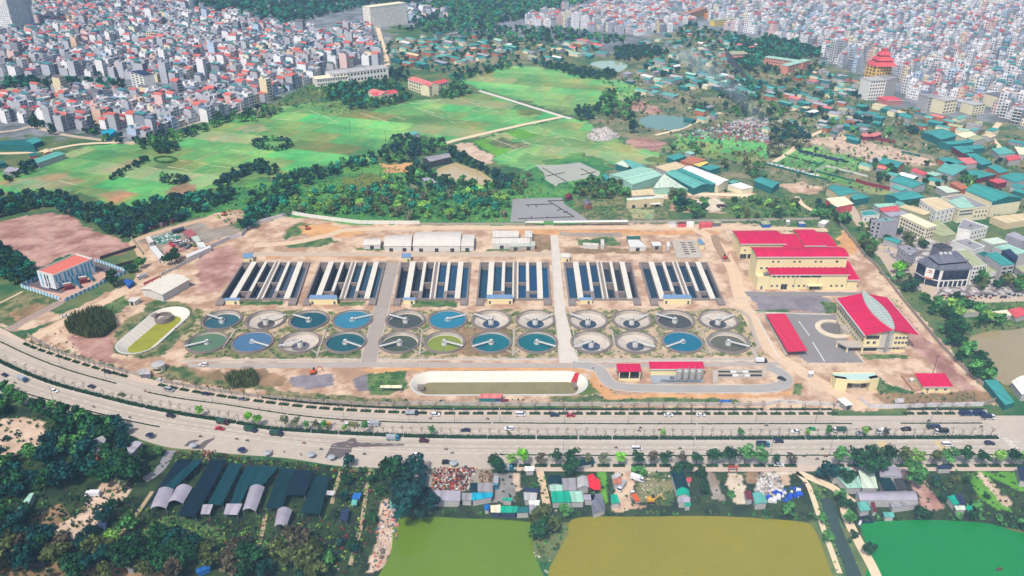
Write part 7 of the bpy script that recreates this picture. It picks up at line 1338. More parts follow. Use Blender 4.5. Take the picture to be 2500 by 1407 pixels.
wood([(480,10),(620,0),(900,-5),(900,15),(800,40),(700,62),(600,40),(480,22)],10,46,'deep dark teal',(1,1.6),.75); wood([(1000,22),(1100,0),(1300,-5),(1480,-5),(1300,40),(1180,75),(1050,75),(1010,60)],10,47,'deep teal dark mid',(1,1.6),.75); wood([(900,-5),(1100,-8),(1000,15),(900,12)],11,48,'deep dark',(1,1.6)); wood([(960,75),(1050,62),(1180,70),(1290,68),(1480,85),(1560,100),(1480,112),(1300,105),(1100,90)],12,49,'deep teal mid dark',(.9,1.5),.6)
wood([(-70,222),(30,195),(120,195),(250,200),(300,195),(305,220),(150,232),(-70,245)],8,50,'deep dark teal',fill=.7); wood([(200,325),(240,320),(330,350),(350,340),(420,320),(440,328),(350,362),(260,350)],7,51,'dark deep mid',fill=.7); wood([(330,352),(450,330),(430,350),(350,375)],8,52,'dark mid',fill=.5); wood([(430,335),(540,290),(640,262),(660,268),(560,300),(460,340)],7,53,'dark deep mid',fill=.65); wood([(560,300),(680,268),(690,282),(600,302)],8,54,'mid grey',fill=.4); wood([(60,300),(110,290),(160,330),(110,335)],7,55,'deep dark',fill=.7)
wood([(20,435),(60,410),(130,388),(140,396),(60,430),(20,448)],6,56,'dark deep'); wood([(260,440),(300,420),(370,380),(378,386),(330,412),(275,446)],5,57,'dark deep',(.6,.9)); wood([(370,380),(380,360),(430,355),(450,362),(400,382)],6,58,'dark deep',fill=.7); wood([(520,450),(600,410),(640,400),(680,420),(660,430),(600,430),(540,462)],6,59,'dark deep'); wood([(560,285),(670,278),(680,285),(590,292)],6,60,'deep dark',(.6,.9))
wood([(1640,365),(1720,360),(1730,378),(1650,382)],9,61,'mid grey',fill=.4); wood([(1740,390),(1860,395),(1870,440),(1790,430),(1740,405)],9,62,'grey olive mid',fill=.4); wood([(1870,365),(1900,365),(1905,395),(1875,395)],6,63,'grey brown'); wood([(2130,410),(2190,405),(2190,440),(2140,450)],6.5,64,'dark mid'); wood([(2200,525),(2240,480),(2250,500),(2220,540)],6.5,65,'deep dark'); wood([(2250,430),(2300,440),(2290,465),(2250,460)],7,66,'dark',fill=.7); wood([(2340,430),(2400,430),(2420,450),(2350,455)],7,67,'mid dark'); wood([(2060,300),(2110,275),(2120,300),(2070,320)],7,68,'deep'); wood([(2190,280),(2230,275),(2240,330),(2180,335)],8,69,'grey deep',fill=.7)
wood([(1660,250),(1850,245),(2100,300),(2400,330),(2400,345),(2100,330),(1900,300),(1660,275)],18,70,'deep dark mid grey',(.8,1.4),.75); wood([(1560,140),(1800,120),(2000,170),(2100,240),(2000,260),(1800,220),(1600,220)],17,71,'deep dark teal grey',(.8,1.4),.75); wood([(940,100),(1300,90),(1480,130),(1330,160),(1120,185),(950,170)],17,72,'deep dark teal',(.7,1.2),.7); wood([(2100,380),(2560,360),(2560,480),(2300,470)],20,73,'dark mid deep',(.7,1.2),.6)
for x,y in CITYTREES:
    if R.random() < .8: POOL.append((x,y,R.uniform(.8,1.3),R.choice(('deep','dark','mid'))))
# gardens along the avenue
wood([(-70,1000),(30,980),(60,1000),(110,995),(200,1020),(240,1035),(330,1045),(345,1080),(300,1075),(230,1080),(130,1060),(110,1030),(60,1020),(-70,1030)],6.2,80,'dark deep dark mid',(.8,1.4)); wood([(80,1120),(120,1090),(200,1060),(300,1075),(345,1085),(320,1150),(300,1180),(200,1180),(140,1190),(80,1220),(60,1245),(-70,1240),(-70,1140)],6.4,81,'dark deep dark deep mid',(.9,1.6)); wood([(250,1140),(330,1100),(380,1100),(400,1120),(330,1160),(270,1170)],6,82,'dark mid dark',(.6,1.1),.6)
wood([(-70,1245),(60,1240),(90,1260),(60,1320),(-70,1330)],7,83,'dark deep mid',(.9,1.5)); wood([(-70,1330),(60,1325),(180,1330),(260,1330),(340,1340),(480,1335),(540,1345),(640,1340),(760,1350),(780,1420),(560,1420),(300,1420),(-70,1420)],6.5,84,'olive brown dark dark deep',(1,1.7),.9); wood([(200,1320),(330,1300),(440,1310),(540,1370),(440,1400),(300,1350)],7.5,85,'mid dark light',(.7,1.2),.6)
wood([(960,1150),(1000,1125),(1030,1150),(1040,1200),(1050,1260),(990,1275),(955,1265)],6.2,86,'deep dark deep',(1,1.6)); wood([(1300,1250),(1340,1245),(1390,1265),(1400,1330),(1400,1420),(1305,1420),(1295,1330)],6,87,'olive dark mid brown dark',(.8,1.4)); wood([(1040,1225),(1200,1220),(1290,1230),(1290,1236),(1040,1236)],4,88,'mid dark',(.45,.7)); wood([(1300,1165),(1320,1165),(1320,1200),(1290,1230)],6,89,'dark mid',(.5,.8)); wood([(1350,1225),(1400,1230),(1395,1255),(1340,1252)],5,90,'dark mid',(.6,1.0),.8)
wood([(1640,1150),(1720,1148),(1740,1220),(1700,1235),(1680,1200)],6,91,'dark deep dark',(.6,1.0),.75); wood([(1745,1150),(1780,1150),(1800,1200),(1830,1230),(1770,1240)],7,92,'dark mid',(.5,.8),.6); wood([(1545,1150),(1600,1150),(1630,1165),(1560,1170)],6,93,'dark mid',(.5,.8),.7); wood([(1965,1150),(2030,1140),(2060,1160),(2050,1190),(1990,1175)],5,94,'dark deep',(.6,1.0)); wood([(2040,1200),(2060,1220),(2110,1330),(2150,1420),(2130,1420),(2080,1310)],4.2,95,'dark mid dark',(.5,.95)); wood([(1985,1235),(2010,1280),(2040,1350),(2060,1420),(2035,1420),(2000,1320)],5,96,'dark mid',(.45,.75),.7)
wood([(2180,1255),(2330,1258),(2440,1265),(2560,1310),(2560,1325),(2430,1280),(2200,1268)],4.5,97,'dark mid',(.4,.8)); wood([(2280,1155),(2340,1150),(2380,1200),(2440,1240),(2380,1250),(2320,1220)],5.5,98,'olive dark mid',(.4,.75),.6); wood([(2255,1155),(2275,1160),(2310,1230),(2300,1240)],3.5,99,'deep dark',(.4,.6)); wood([(1870,1245),(1960,1240),(1985,1262),(1860,1262)],5,101,'dark mid',(.5,.9)); wood([(1400,1250),(1700,1252),(1700,1260),(1400,1258)],5,102,'olive mid dark',(.3,.6),.6)
wood([(840,1140),(900,1142),(960,1150),(930,1220),(920,1290),(860,1390),(780,1400),(800,1260)],7,103,'deep dark dark mid',(.45,.95),.62); wood([(560,1290),(700,1290),(780,1300),(760,1350),(560,1340)],7,104,'dark mid light',(.3,.6),.5); wood([(310,1215),(360,1180),(350,1235),(320,1290),(290,1300)],6,105,'dark mid',(.4,.7),.5)
for cx,cy,rx,ry,n in ((667,356,45,13,30),(425,443,31,9,18)):
    for k in range(n): a = 2 * pi * k / n + R.uniform(-.1,.1); p = P(cx + rx * cos(a) * R.uniform(.8,1.05),cy + ry * sin(a) * R.uniform(.75,1.1)); POOL.append((p.x,p.y,R.uniform(.55,.95),R.choice(('dark','deep','mid'))))
BIG = [(2117,1168,2.1,'dark','large round dense tree overhanging the sea green roofs'),(2222,1182,1.5,'mid','round bushy tree right of the black sheet roof'),(2015,1170,1.5,'deep','broad dark tree at the canal path start'),(2060,1185,1.2,'dark','dark tree in front of the striped mint roof'),(1211,1153,1.45,'dark','round dark tree at the corner of the grey truck yard'),(1008,1270,2.5,'deep','huge dark tree at the corner of the light green pond'),(1396,1165,1.3,'dark','dark tree over the grey courtyard roof'),(322,1178,1.6,'dark','rounded dark tree at the end of the gravel drive'),(255,1180,1.6,'dark','broad tree behind the white truck in the sandy yard'),(258,1275,1.25,'deep','dark round tree beside the blue-violet heap'),(225,1310,.8,'deep','small dark round bush below the sandy yard'),(274,1245,.85,'dark','small round tree right of the sandy yard path'),(160,1185,1.5,'deep','dark tree left of the white truck yard'),(300,1195,.8,'grey','pale leafless-looking tree beside the gravel drive'),(280,700,1.7,'dark','round dark tree below the substation corner'),(322,668,1.2,'dark','dark tree by the tan track near the substation'),(345,655,1.2,'mid','bushy tree where the tan track bends'),(432,640,1.4,'dark','spreading dark tree by the construction yard wall'),(415,648,1.2,'dark','lower dark tree by the construction yard wall'),(1658,515,1.9,'deep','big dark tree between factory and car park'),(1545,325,1.6,'deep','lone dark tree beside the rubble heap'),(2190,668,1.5,'bright','bright yellow-green tree left of the glass-clad office'),(2410,1150,.01,'dark','')]
for x,y,s,k,lab in BIG:
    if lab: p = P(x,y); tree(p.x,p.y,s,k,lab,'tree')
for x,y,s,k in ((30,955,1.0,'mid'),(36,965,1.0,'mid'),(56,975,.9,'mid'),(12,948,1.1,'dark')): p = P(x,y + 18); POOL.append((p.x,p.y,s,k))
nearT = [t for t in POOL if seen(t[0],t[1],3)]; nearT.sort(key=lambda t: -t[2] / (t[1] * CP + CAM_H * SP)); ind = nearT[:275]; iid = set(id(t) for t in ind)
for t in ind: tree(t[0],t[1],t[2],t[3],'%s %s leafy tree' % ('large' if t[2] > 1.2 else 'small' if t[2] < .7 else 'medium',KW[t[3]]),'tree','broadleaf trees of the gardens and woods')
def merged(name,items,templ,lab,cat,colr,seed=1):
    """everything nobody could count, as one mesh: items (x, y, scale, colour)"""
    rng = np.random.default_rng(seed); Vs,Cs = [],[]
    for x,y,s,k in items:
        V,sh = templ[rng.integers(len(templ))]; a = rng.uniform(0,6.28); ca,sa = cos(a),sin(a); s3 = s * rng.uniform(.85,1.2)
        W_ = np.stack([(V[:,0] * ca - V[:,1] * sa) * s + x,(V[:,0] * sa + V[:,1] * ca) * s + y,V[:,2] * s3],1); Vs.append(W_); Cs.append(np.array(C(*colr[k],.8))[None] * (sh * rng.uniform(.8,1.2))[:,None])
    V = np.concatenate(Vs); me = np_mesh(name,V,np.arange(len(V)).reshape(-1,4),mat('woodland_leaf',rough=.8,var=0,attr=True),np.concatenate(Cs)); o = link(name,me); o['kind'] = 'stuff'; o['label'] = lab; o['category'] = cat; return o
FT = [crown_arrays(300 + v,3.4,6.0,.6,8,110,1.05) for v in range(6)]; NT = [crown_arrays(320 + v,3.4,6.0,.6,11,240,.72) for v in range(6)]
rest = [t for t in POOL if id(t) not in iid]
merged('woodland',[t for t in rest if t[1] < 640],NT,'dense bushy woodland and garden trees too many to count','trees',LEAF,2); merged('far_woodland',[t for t in rest if t[1] >= 640],FT,'far trees among fields, sheds and houses','trees',LEAF,3)
print('pool',len(POOL))
# undergrowth: low bushes and weeds over the rough ground
BT_ = [crown_arrays(400 + v,1.5,1.9,.0,4,14,.62) for v in range(6)]; UN = []
def brush(pts,step,seed,kinds,sc=(.35,1.0),fill=.8):
    x,y,rng = spread(pts,step,seed,fill,.5); ok = free_mask(x,y,0); ks = kinds.split(); UN.extend((a,b,rng.uniform(*sc),ks[rng.integers(len(ks))]) for a,b in zip(x[ok],y[ok]))
UC = dict(LEAF,moss=(124,140,58),pinkish=(150,116,96),yg=(140,170,60),flower=(190,60,120),pale=(190,190,160),red=(150,60,50))
brush([(700,430),(900,400),(1040,420),(1200,455),(1330,420),(1500,440),(1500,540),(1200,543),(900,546),(700,520),(600,555)],4.2,201,'mid light teal moss yg mid pinkish'); brush([(260,510),(480,470),(740,445),(720,500),(600,555),(480,530)],4.5,202,'mid teal light dark'); brush([(1480,180),(1900,170),(2100,250),(2560,350),(2560,540),(2200,520),(1900,440),(1780,480),(1560,470),(1640,330),(1440,300)],6.5,203,'mid dark grey olive teal light pale pinkish',(.6,1.7),.6); brush([(640,255),(800,190),(1000,180),(1110,235),(1000,250),(830,280),(700,260)],6,204,'mid dark light',(.5,1.3))
brush([(1390,470),(1640,490),(1640,540),(1400,540)],4,205,'mid olive light',(.25,.7),.5); brush([(1780,480),(1960,485),(2060,540),(1960,548),(1790,545)],3.5,206,'mid light dark',(.4,1)); brush([(2140,560),(2440,980),(2560,980),(2560,730),(2330,740),(2200,640)],4.5,207,'mid dark olive',(.4,1.0),.6); brush([(480,770),(1830,760),(1850,872),(440,872)],3.2,208,'mid olive dark mid',(.2,.6),.5); brush([(275,860),(300,800),(370,740),(460,750),(450,800),(400,870),(330,880)],2.6,209,'mid dark olive',(.15,.45),.6)
brush([(370,905),(640,965),(1000,975),(1800,972),(1850,985),(1000,986),(640,972),(380,925)],2.4,210,'mid dark olive brown',(.2,.55),.6); brush([(895,912),(990,908),(995,950),(950,962),(900,960)],2.2,211,'mid bright mid',(.2,.5)); brush([(2140,920),(2180,945),(2240,958),(2420,960),(2430,985),(2170,985),(2130,945)],2.6,212,'mid dark',(.2,.6),.7); brush([(60,820),(250,740),(330,700),(300,780),(160,830),(260,890),(160,870)],3.5,213,'mid olive brown dark',(.2,.55),.4); brush([(0,735),(80,712),(150,735),(30,800),(-60,800)],3.5,214,'olive mid brown',(.15,.4),.5)
brush([(-70,990),(210,1040),(340,1082),(300,1180),(100,1260),(60,1330),(-70,1330)],3.6,215,'dark deep mid',(.4,1.0)); brush([(1985,1180),(2010,1180),(2060,1290),(2110,1420),(2040,1420)],2.4,216,'mid light dark',(.25,.7)); brush([(960,1250),(1300,1255),(1300,1266),(960,1268)],2.6,217,'dark mid',(.4,1.0)); brush([(1390,1250),(2000,1255),(2000,1270),(1390,1264)],2.6,218,'dark mid olive',(.4,1.0)); brush([(2110,1255),(2560,1260),(2600,1330),(2470,1290),(2120,1272)],2.6,219,'dark mid',(.4,1.0)); brush([(-70,1180),(110,1240),(330,1170),(430,1100),(380,1180),(290,1310),(300,1420),(-70,1420)],2.6,227,'dark deep mid dark olive brown',(.4,1.0),.85); brush([(960,1148),(2560,1148),(2560,1262),(960,1262)],3.4,228,'dark mid dark olive',(.25,.7),.45); brush([(2280,1152),(2560,1150),(2560,1290),(2420,1265),(2330,1240)],3,220,'olive mid bright dark',(.25,.6),.6)
brush([(1540,1150),(1640,1150),(1640,1235),(1560,1230)],2.4,221,'mid olive pale',(.2,.5),.6); brush([(1270,1150),(1330,1150),(1340,1240),(1280,1230)],2.6,222,'dark mid',(.3,.7)); brush([(1300,1250),(1400,1250),(1400,1420),(1300,1420)],2.6,223,'olive dark mid pale',(.4,.9)); brush([(2030,735),(2560,728),(2560,790),(2400,800),(2280,760)],3.5,224,'mid light',(.4,.9),.6)
merged('undergrowth',UN,BT_,'low bushes, weeds and rough grass over the open ground','undergrowth',UC,4)
# nursery beds
NS = UN; UN = []
NPOLY = [(430,1098),(560,1110),(830,1143),(960,1148),(935,1230),(905,1300),(880,1400),(540,1400),(330,1360),(280,1330),(300,1290),(370,1180)]
brush(NPOLY,1.75,230,'dark dark deep mid mid mid dark olive olive light yg red brown',(.26,.7),.94); brush(NPOLY,6.5,231,'light bright pale flower red yg',(.25,.5),.5); brush([(345,1285),(430,1262),(540,1305),(560,1360),(420,1385)],2.0,232,'mid bright mid light',(.3,.6))
merged('nursery_plants',UN,BT_,'rows of small potted shrubs of the plant nursery','nursery plants',UC,5)
for nm,pts in (('path',[(905,1145),(895,1190),(890,1230),(880,1290),(868,1330),(855,1380)]),('path',[(832,1150),(820,1190),(810,1230)]),('path',[(648,1260),(640,1300),(630,1345)]),('path',[(372,1200),(330,1260),(285,1310)])): ribbon(nm,pts,1.7,mat('garden_path',C(186,164,132),.95,.15,.5),.03)
ribbon('path',[(418,1100),(395,1140),(372,1160),(352,1172)],4.5,mat('gravel_drive',C(150,146,150),.95,.1,.5),.03); ribbon('path',[(1318,1150),(1326,1190),(1335,1235)],3.4,M_dirtroad,.03); ribbon('path',[(1940,1150),(1970,1180),(1990,1230),(2010,1290),(2050,1400)],2.2,M_farm,.04); ribbon('path',[(1945,1152),(1990,1172),(2040,1195),(2058,1225),(2070,1270),(2100,1330),(2130,1385),(2150,1430)],4,M_farm,.04); ribbon('path',[(2058,1225),(2080,1215)],5,M_farm,.045,sm=False)
# ------------------------------------------------------------------ avenue planting
def instance(src,name,loc,rz,lab,cat,group,mats=None,sc=None):
    """another one of a kind built before: (root mesh, [(part name, mesh, location)...])"""
    o = bpy.data.objects.new(name,src[0]); COL.objects.link(o); o.location = loc; o.rotation_euler = (0,0,rz)
    if sc: o.scale = sc
    tag(o,lab,cat,group)
    for nm,me,l in src[1]:
        c = bpy.data.objects.new(nm,me); COL.objects.link(c); c.parent = o; c.location = l
        if mats and nm in mats: c.material_slots[0].link = 'OBJECT'; c.material_slots[0].material = mats[nm]
    if mats and 'self' in mats: o.material_slots[0].link = 'OBJECT'; o.material_slots[0].material = mats['self']
    return o
def take(o): me = o.data; bpy.data.objects.remove(o); return me
BARE = []
for v in range(4):      # leafless trees: trunk,limbs and a thin crown of twigs
    rng = random.Random(50 + v); m = MB(); H = 5.2; m.tube((0,0,-.1),(.05,0,H * .55),.15,.11,5); m.tube((.05,0,H * .55),(.1,.1,H),.11,.04,4)
    for i in range(9): a = rng.uniform(0,6.28); z = H * rng.uniform(.5,.9); l = rng.uniform(.9,1.9); m.tube((.05,0,z),(cos(a) * l,sin(a) * l,z + l * rng.uniform(.5,1)),.06,.02,4)
    V,s = crown_arrays(600 + v,2.0,3.4,3.6,7,60,.17); BARE.append((take(m.build('street_tree',M_bark)),[('crown',leafmesh('crown',V,s,M_tw),(0,0,0))]))
ROUND = []
for v in range(4):
    V,s = crown_arrays(640 + v,2.9,4.6,3.2,12,420,.42,.9); ROUND.append((take(trunk_mesh(60 + v,5.4,.17,4,1.3).build('street_tree',M_bark)),[('crown',leafmesh('crown',V,s,LK['dark']),(0,0,0))]))
def hedgearr(pts,w,h,leaf,dens,seed):
    rng = np.random.default_rng(seed); Vs = []; Ss = []
    for a,b in zip(pts,pts[1:]):
        n = max(4,int((b - a).length * dens)); t = rng.random(n); d = b - a; nn = Vector((-d.y,d.x)).normalized(); o = rng.uniform(-.5,.5,n) * w; z = h * (.25 + .8 * rng.random(n)); c = np.stack([a.x + d.x * t + nn.x * o,a.y + d.y * t + nn.y * o,z,np.full(n,leaf * .6),rng.uniform(.6,1.4,n)],1); V,s = leaves(n,leaf,rng,c); V[:,2] = np.maximum(V[:,2],.02); Vs.append(V); Ss.append(s)
    return np.concatenate(Vs),np.concatenate(Ss)
def hedge(pts,w,h,lab,kind='dark',name='hedge',leaf=.32,dens=34,seed=0):
    o3 = pts[len(pts) // 2].copy(); V,s = hedgearr([p - o3 for p in pts],w,h,leaf,dens,seed); o = link(name,leafmesh(name,V,s,LK[kind])); o.location = o3; tag(o,lab,'hedge','hedges along the avenue')
    mb = MB()
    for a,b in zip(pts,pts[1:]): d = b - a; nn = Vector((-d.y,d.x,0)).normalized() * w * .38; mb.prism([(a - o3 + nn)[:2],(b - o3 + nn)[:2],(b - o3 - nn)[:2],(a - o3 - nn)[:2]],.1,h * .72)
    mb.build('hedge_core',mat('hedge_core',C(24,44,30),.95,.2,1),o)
x = -40; i = 0
while x < 2430:
    e = min(x + R.uniform(60,120),2436); hedge([P(t,M2(t)) for t in np.linspace(x,e,6)],2.3,1.15,'dark clipped hedge in the middle median',seed=i); x = e + R.uniform(2,4); i += 1
for x0,x1,f,d in ((-50,285,M1,0),(360,700,M1,0),(702,1200,M1,0),(1203,1700,M1,0),(1703,2080,M1,0),(2198,2398,M1,0),(-50,390,M3,0),(1218,1310,M3,0),(1313,1700,M3,0),(1703,2120,M3,0),(2124,2555,M3,0)):
    hedge([P(t,f(t) + d) for t in np.linspace(x0,x1,14)],.9,.45,'low brownish strip of plants on a thin kerbed median','olive','hedge',.25,9,i); i += 1
for x0,x1 in ((640,860),(862,1100),(1102,1340),(1342,1600),(1603,1860),(1880,2030),(2215,2400)): hedge([P(t,K1(t) - 14.5) for t in np.linspace(x0,x1,8)],1.1,1.0,'narrow dark hedge at the foot of the works wall','dark','hedge',.3,14,i); i += 1
# pavement planters with leafless trees
V,s = hedgearr([Vector((-2.5,0,0)),Vector((2.5,0,0))],1.5,.55,.28,40,77); mb = MB(); mb.box((0,0,-.02),(5.6,1.9,.16)); PLc = take(mb.build('kerb',mat('planter_soil',C(70,76,56),.95))); PL = (leafmesh('planter',V,s,LK['dark']),[('kerb',PLc,(0,0,0))])
px_ = [65,82,102,123,145,164,186,210,234,258,281,302,397,423,450,481,512,541,568,597,631,661,693,726,760,792,826,859,893,927,961,994] + [1029 + 34.6 * k for k in range(30)] + [2218,2252,2287,2318,2352]
for k,x in enumerate(px_):
    p = P(x,K1(x) - 4.5); h = heading(K1,x); instance(PL,'planter',(p.x,p.y,.14),h,'dark green planter bed on the works-side pavement','planter','planter beds of the pavement')
    instance(BARE[k % 4],'street_tree',(p.x,p.y,.14),R.uniform(0,6),'leafless tree rising from a planter on the works-side pavement','street tree','leafless pavement trees',sc=(1.25,1.25,R.uniform(1.05,1.25)))
# median trees
GM = {489: ('bright',1.0),606: ('bright',1.15),630: ('bright',1.15),700: ('grey',1.3),724: ('grey',1.2),747: ('mid',.9),771: ('grey',1.0),795: ('mid',1.0),840: ('light',.8),887: ('mid',1.1),1050: ('mid',.95),1235: ('grey',.6),1610: ('light',.8),1812: ('mid',.9),2022: ('mid',1.05),2115: ('light',.9),2160: ('brown',.9),1980: ('light',.8)}
x = 20.0; k = 0
while x < 2440:
    p = P(x,M2(x) - 1.5); g_ = min(GM,key=lambda q: abs(q - x))
    if abs(g_ - x) < 12 and x < 2440: kd,sc = GM[g_]; instance(ROUND[k % 4],'street_tree',(p.x,p.y,.16),R.uniform(0,6),'%s leafy tree standing in the middle median' % KW[kd],'street tree','median trees',{'crown': LK[kd]},(sc * .72,sc * .72,sc * .82))
    else: sc = R.uniform(.75,1.0); instance(BARE[k % 4],'street_tree',(p.x,p.y,.16),R.uniform(0,6),'thin leafless tree standing in the middle median','street tree','median trees',None,(sc * .75,sc * .75,sc))
    x += 23.5; k += 1
LR = [(1248,'light',.75),(1281,'bright',1.05),(1320,'brown',.8),(1358,'dark',.95),(1395,'dark',1.1),(1434,'grey',.7),(1473,'grey',.8),(1511,'bright',.85),(1556,'dark',.9),(1588,'brown',.9),(1624,'dark',.95),(1663,'brown',.8),(1699,'dark',.85),(1738,'dark',1.1),(1779,'dark',1.25),(1817,'mid',1.25),(1854,'mid',1.15),(1889,'dark',.7),(1930,'brown',.75),(2046,'mid',1.25),(2083,'dark',1.15),(2121,'grey',1.2),(2162,'dark',1.4),(2201,'olive',1.2),(2235,'light',1.0),(2275,'olive',.95),(2314,'mid',1.2),(2350,'dark',1.15),(2394,'dark',.95),(2428,'light',1.0),(2466,'dark',1.15),(2495,'light',.8)]
for k,(x,kd,sc) in enumerate(LR):
    p = P(x,1138); instance(PL,'planter',(p.x,p.y,.13),0,'dark planter bed on the lower pavement beside the stalls','planter','planter beds of the pavement')
    instance(ROUND[k % 4],'street_tree',(p.x,p.y,.13),R.uniform(0,6),'%s %s tree on the lower pavement' % ('big' if sc > 1.1 else 'young' if sc < .85 else 'round',KW[kd]),'street tree','round trees of the lower pavement',{'crown': LK[kd]},(sc * 1.18,sc * 1.18,sc * 1.1))
for k,(x,y,kd) in enumerate(((8,960,'mid'),(32,972,'mid'),(56,985,'mid'),(130,1008,'mid'),(155,1016,'grey'),(188,1022,'dark'),(240,1042,'dark'),(272,1050,'mid'))): p = P(x,y + 4); instance(ROUND[k % 4],'street_tree',(p.x,p.y,0),k,'%s roadside tree at the left end of the avenue' % KW[kd],'street tree','trees at the left end of the avenue',{'crown': LK[kd]})
mb = MB(); mb.tube((0,0,0),(0,0,9.5),.11,.07,6); mb.tube((0,0,9.5),(0,-1.8,10.1),.06,.05,5); LP = take(mb.build('street_lamp',M_steel)); mb = MB(); mb.box((0,-2.1,10.0),(.3,.9,.16),bot=True); LH = take(mb.build('lamp_head',M_trim))
for x in [150,260,400,520,690,840,1000,1110,1220,1378,1532,1686,1843,1990,2270]: p = P(x,M1(x)); instance((LP,[('lamp_head',LH,(0,0,0))]),'street_lamp',(p.x,p.y,.1),heading(M1,x),'tall grey street lamp on the upper thin median','street lamp','street lamps of the avenue')
for x in (1375,1550,1690,1880,2024,132): p = P(x,M3(x)); instance((LP,[('lamp_head',LH,(0,0,0))]),'street_lamp',(p.x,p.y,.1),heading(M3,x),'tall grey street lamp on the lower thin median','street lamp','street lamps of the avenue')
# ------------------------------------------------------------------ vehicles
PAINT = dict(white=(246,246,248),silver=(176,180,186),black=(34,34,40),navy=(30,40,78),red=(206,34,48),maroon=(90,24,40),green=(30,172,110),olive=(110,120,60),blue=(40,110,160),grey=(120,122,128),cyan=(30,150,180),dgreen=(40,84,66),orange=(224,96,40),yellow=(230,170,50))
PM = {k: mat('paint_' + k,C(*v),.3,0,spec=.5) for k,v in PAINT.items()}; M_tarp = mat('grey_tarp',C(120,128,116),.85)
def vehicle(prof,w,cab,wheels,box=None,wr=.34):
    """prof: side outline of the lower body; cab: (x0, x1, x2, x3, z0, z1) glass house; box: load (x0, x1, z0, z1)"""
    m = MB()
    for s in (-1,1): m.face([(x,s * w / 2,z) for x,z in prof][::s])
    for a,b in zip(prof,prof[1:] + prof[:1]): m.face([(a[0],-w / 2,a[1]),(a[0],w / 2,a[1]),(b[0],w / 2,b[1]),(b[0],-w / 2,b[1])][::-1])
    body = take(m.build('car',PM['white'])); parts = []; x0,x1,x2,x3,z0,z1 = cab; m = MB(); b = [(x0,-w * .47),(x3,-w * .47),(x3,w * .47),(x0,w * .47)]; t = [(x1,-w * .4),(x2,-w * .4),(x2,w * .4),(x1,w * .4)]
    for i in range(4): j = (i + 1) % 4; m.face([(*b[i],z0),(*b[j],z0),(*t[j],z1),(*t[i],z1)])
    parts.append(('window',take(m.build('window',M_glass)),(0,0,0))); m = MB(); m.prism([(x1 - .05,-w * .41),(x2 + .05,-w * .41),(x2 + .05,w * .41),(x1 - .05,w * .41)],z1 - .02,z1 + .06,bot=True); parts.append(('roof',take(m.build('roof',PM['white'])),(0,0,0)))
    m = MB(); m.tube((0,-.11,0),(0,.11,0),wr,n=12); wm = take(m.build('wheel',M_black))
    for x in wheels: [parts.append(('wheel',wm,(x,s * (w / 2 - .1),wr))) for s in (-1,1)]
    if box: m = MB(); m.prism([(box[0],-w * .52),(box[1],-w * .52),(box[1],w * .52),(box[0],w * .52)],box[2],box[3],bot=True); parts.append(('cargo_box',take(m.build('cargo_box',PM['white'])),(0,0,0)))
    return body,parts
VK = dict(car=vehicle([(-2.25,.35),(2.25,.35),(2.3,.7),(1.3,.95),(-1.7,1.0),(-2.25,.9)],1.78,(-1.75,-1.1,.35,1.25,.94,1.45),(-1.4,1.4)),suv=vehicle([(-2.3,.4),(2.3,.4),(2.35,.85),(1.35,1.05),(-2.25,1.1)],1.86,(-2.2,-1.95,.35,1.25,1.05,1.72),(-1.4,1.45),wr=.38),
    van=vehicle([(-2.6,.4),(2.5,.4),(2.55,.95),(1.9,1.25),(-2.6,1.3)],1.9,(-2.55,-2.45,1.1,1.85,1.25,2.1),(-1.7,1.6),wr=.36),truck=vehicle([(-3.2,.55),(3.1,.55),(3.15,1.4),(1.7,1.5),(1.6,.9),(-3.2,.9)],2.0,(1.55,1.65,2.7,3.05,1.4,2.25),(-2.0,2.2),(-3.25,1.4,.95,2.6),.45),dumper=vehicle([(-3.2,.55),(3.1,.55),(3.15,1.4),(1.7,1.5),(1.6,.9),(-3.2,.9)],2.1,(1.55,1.65,2.7,3.05,1.4,2.25),(-2.0,2.2),(-3.25,1.4,.95,1.7),.45))
CAR = [(57,930,'truck','blue','silver'),(12,918,'car','navy',0),(133,957,'car','white',0),(418,1018,'suv','black',0),(545,1035,'truck','maroon','dgreen'),(537,1049,'car','red',0),(613,1053,'truck','navy','dgreen'),(676,1063,'truck','navy','dgreen'),(414,955,'van','silver',0),(503,964,'car','navy',0),(592,977,'car','grey',0),(393,931,'car','white',0),(265,911,'car','black',0),(297,966,'car','olive',0),(224,946,'car','navy',0),(960,1074,'truck','cyan','silver'),(1035,1079,'suv','maroon',0),(1006,1012,'dumper','navy','silver'),(1063,1015,'suv','white',0),(1137,1053,'car','navy',0),(1243,1049,'suv','white',0),(792,1042,'truck','white','yellow'),(858,1043,'truck','white','olive'),(910,1040,'truck','white','silver'),(1271,1015,'van','white',0),(1354,1016,'suv','navy',0),(1393,1017,'car','red',0),(1632,1016,'car','white',0),(1711,1016,'car','white',0),(1017,1113,'car','white',0),(1091,1132,'suv','black',0),(1555,1099,'van','white',0),(1862,1090,'truck','cyan','navy'),(1900,1080,'suv','navy',0),(1943,1056,'car','white',0),(1980,1050,'car','green',0),(2048,1055,'truck','white','dgreen'),(2101,1060,'car','silver',0),(2116,1049,'car','olive',0),(2155,1058,'truck','white','white'),(2211,1051,'suv','black',0),(2277,1046,'dumper','dgreen','navy'),(2296,1058,'truck','white','black'),(2311,1089,'van','white',0),(2415,1085,'suv','navy',0),(2357,1014,'truck','blue','navy'),(2390,1014,'truck','blue','navy'),(2411,1023,'truck','white','navy'),(1434,1131,'truck','cyan','dgreen')]
def rowof(x,y): return min(((abs(f(x) + d - y),f) for f,d in ((K1,4),(M1,14),(M2,8),(M3,-4),(M3,12))),key=lambda t: t[0])[1]
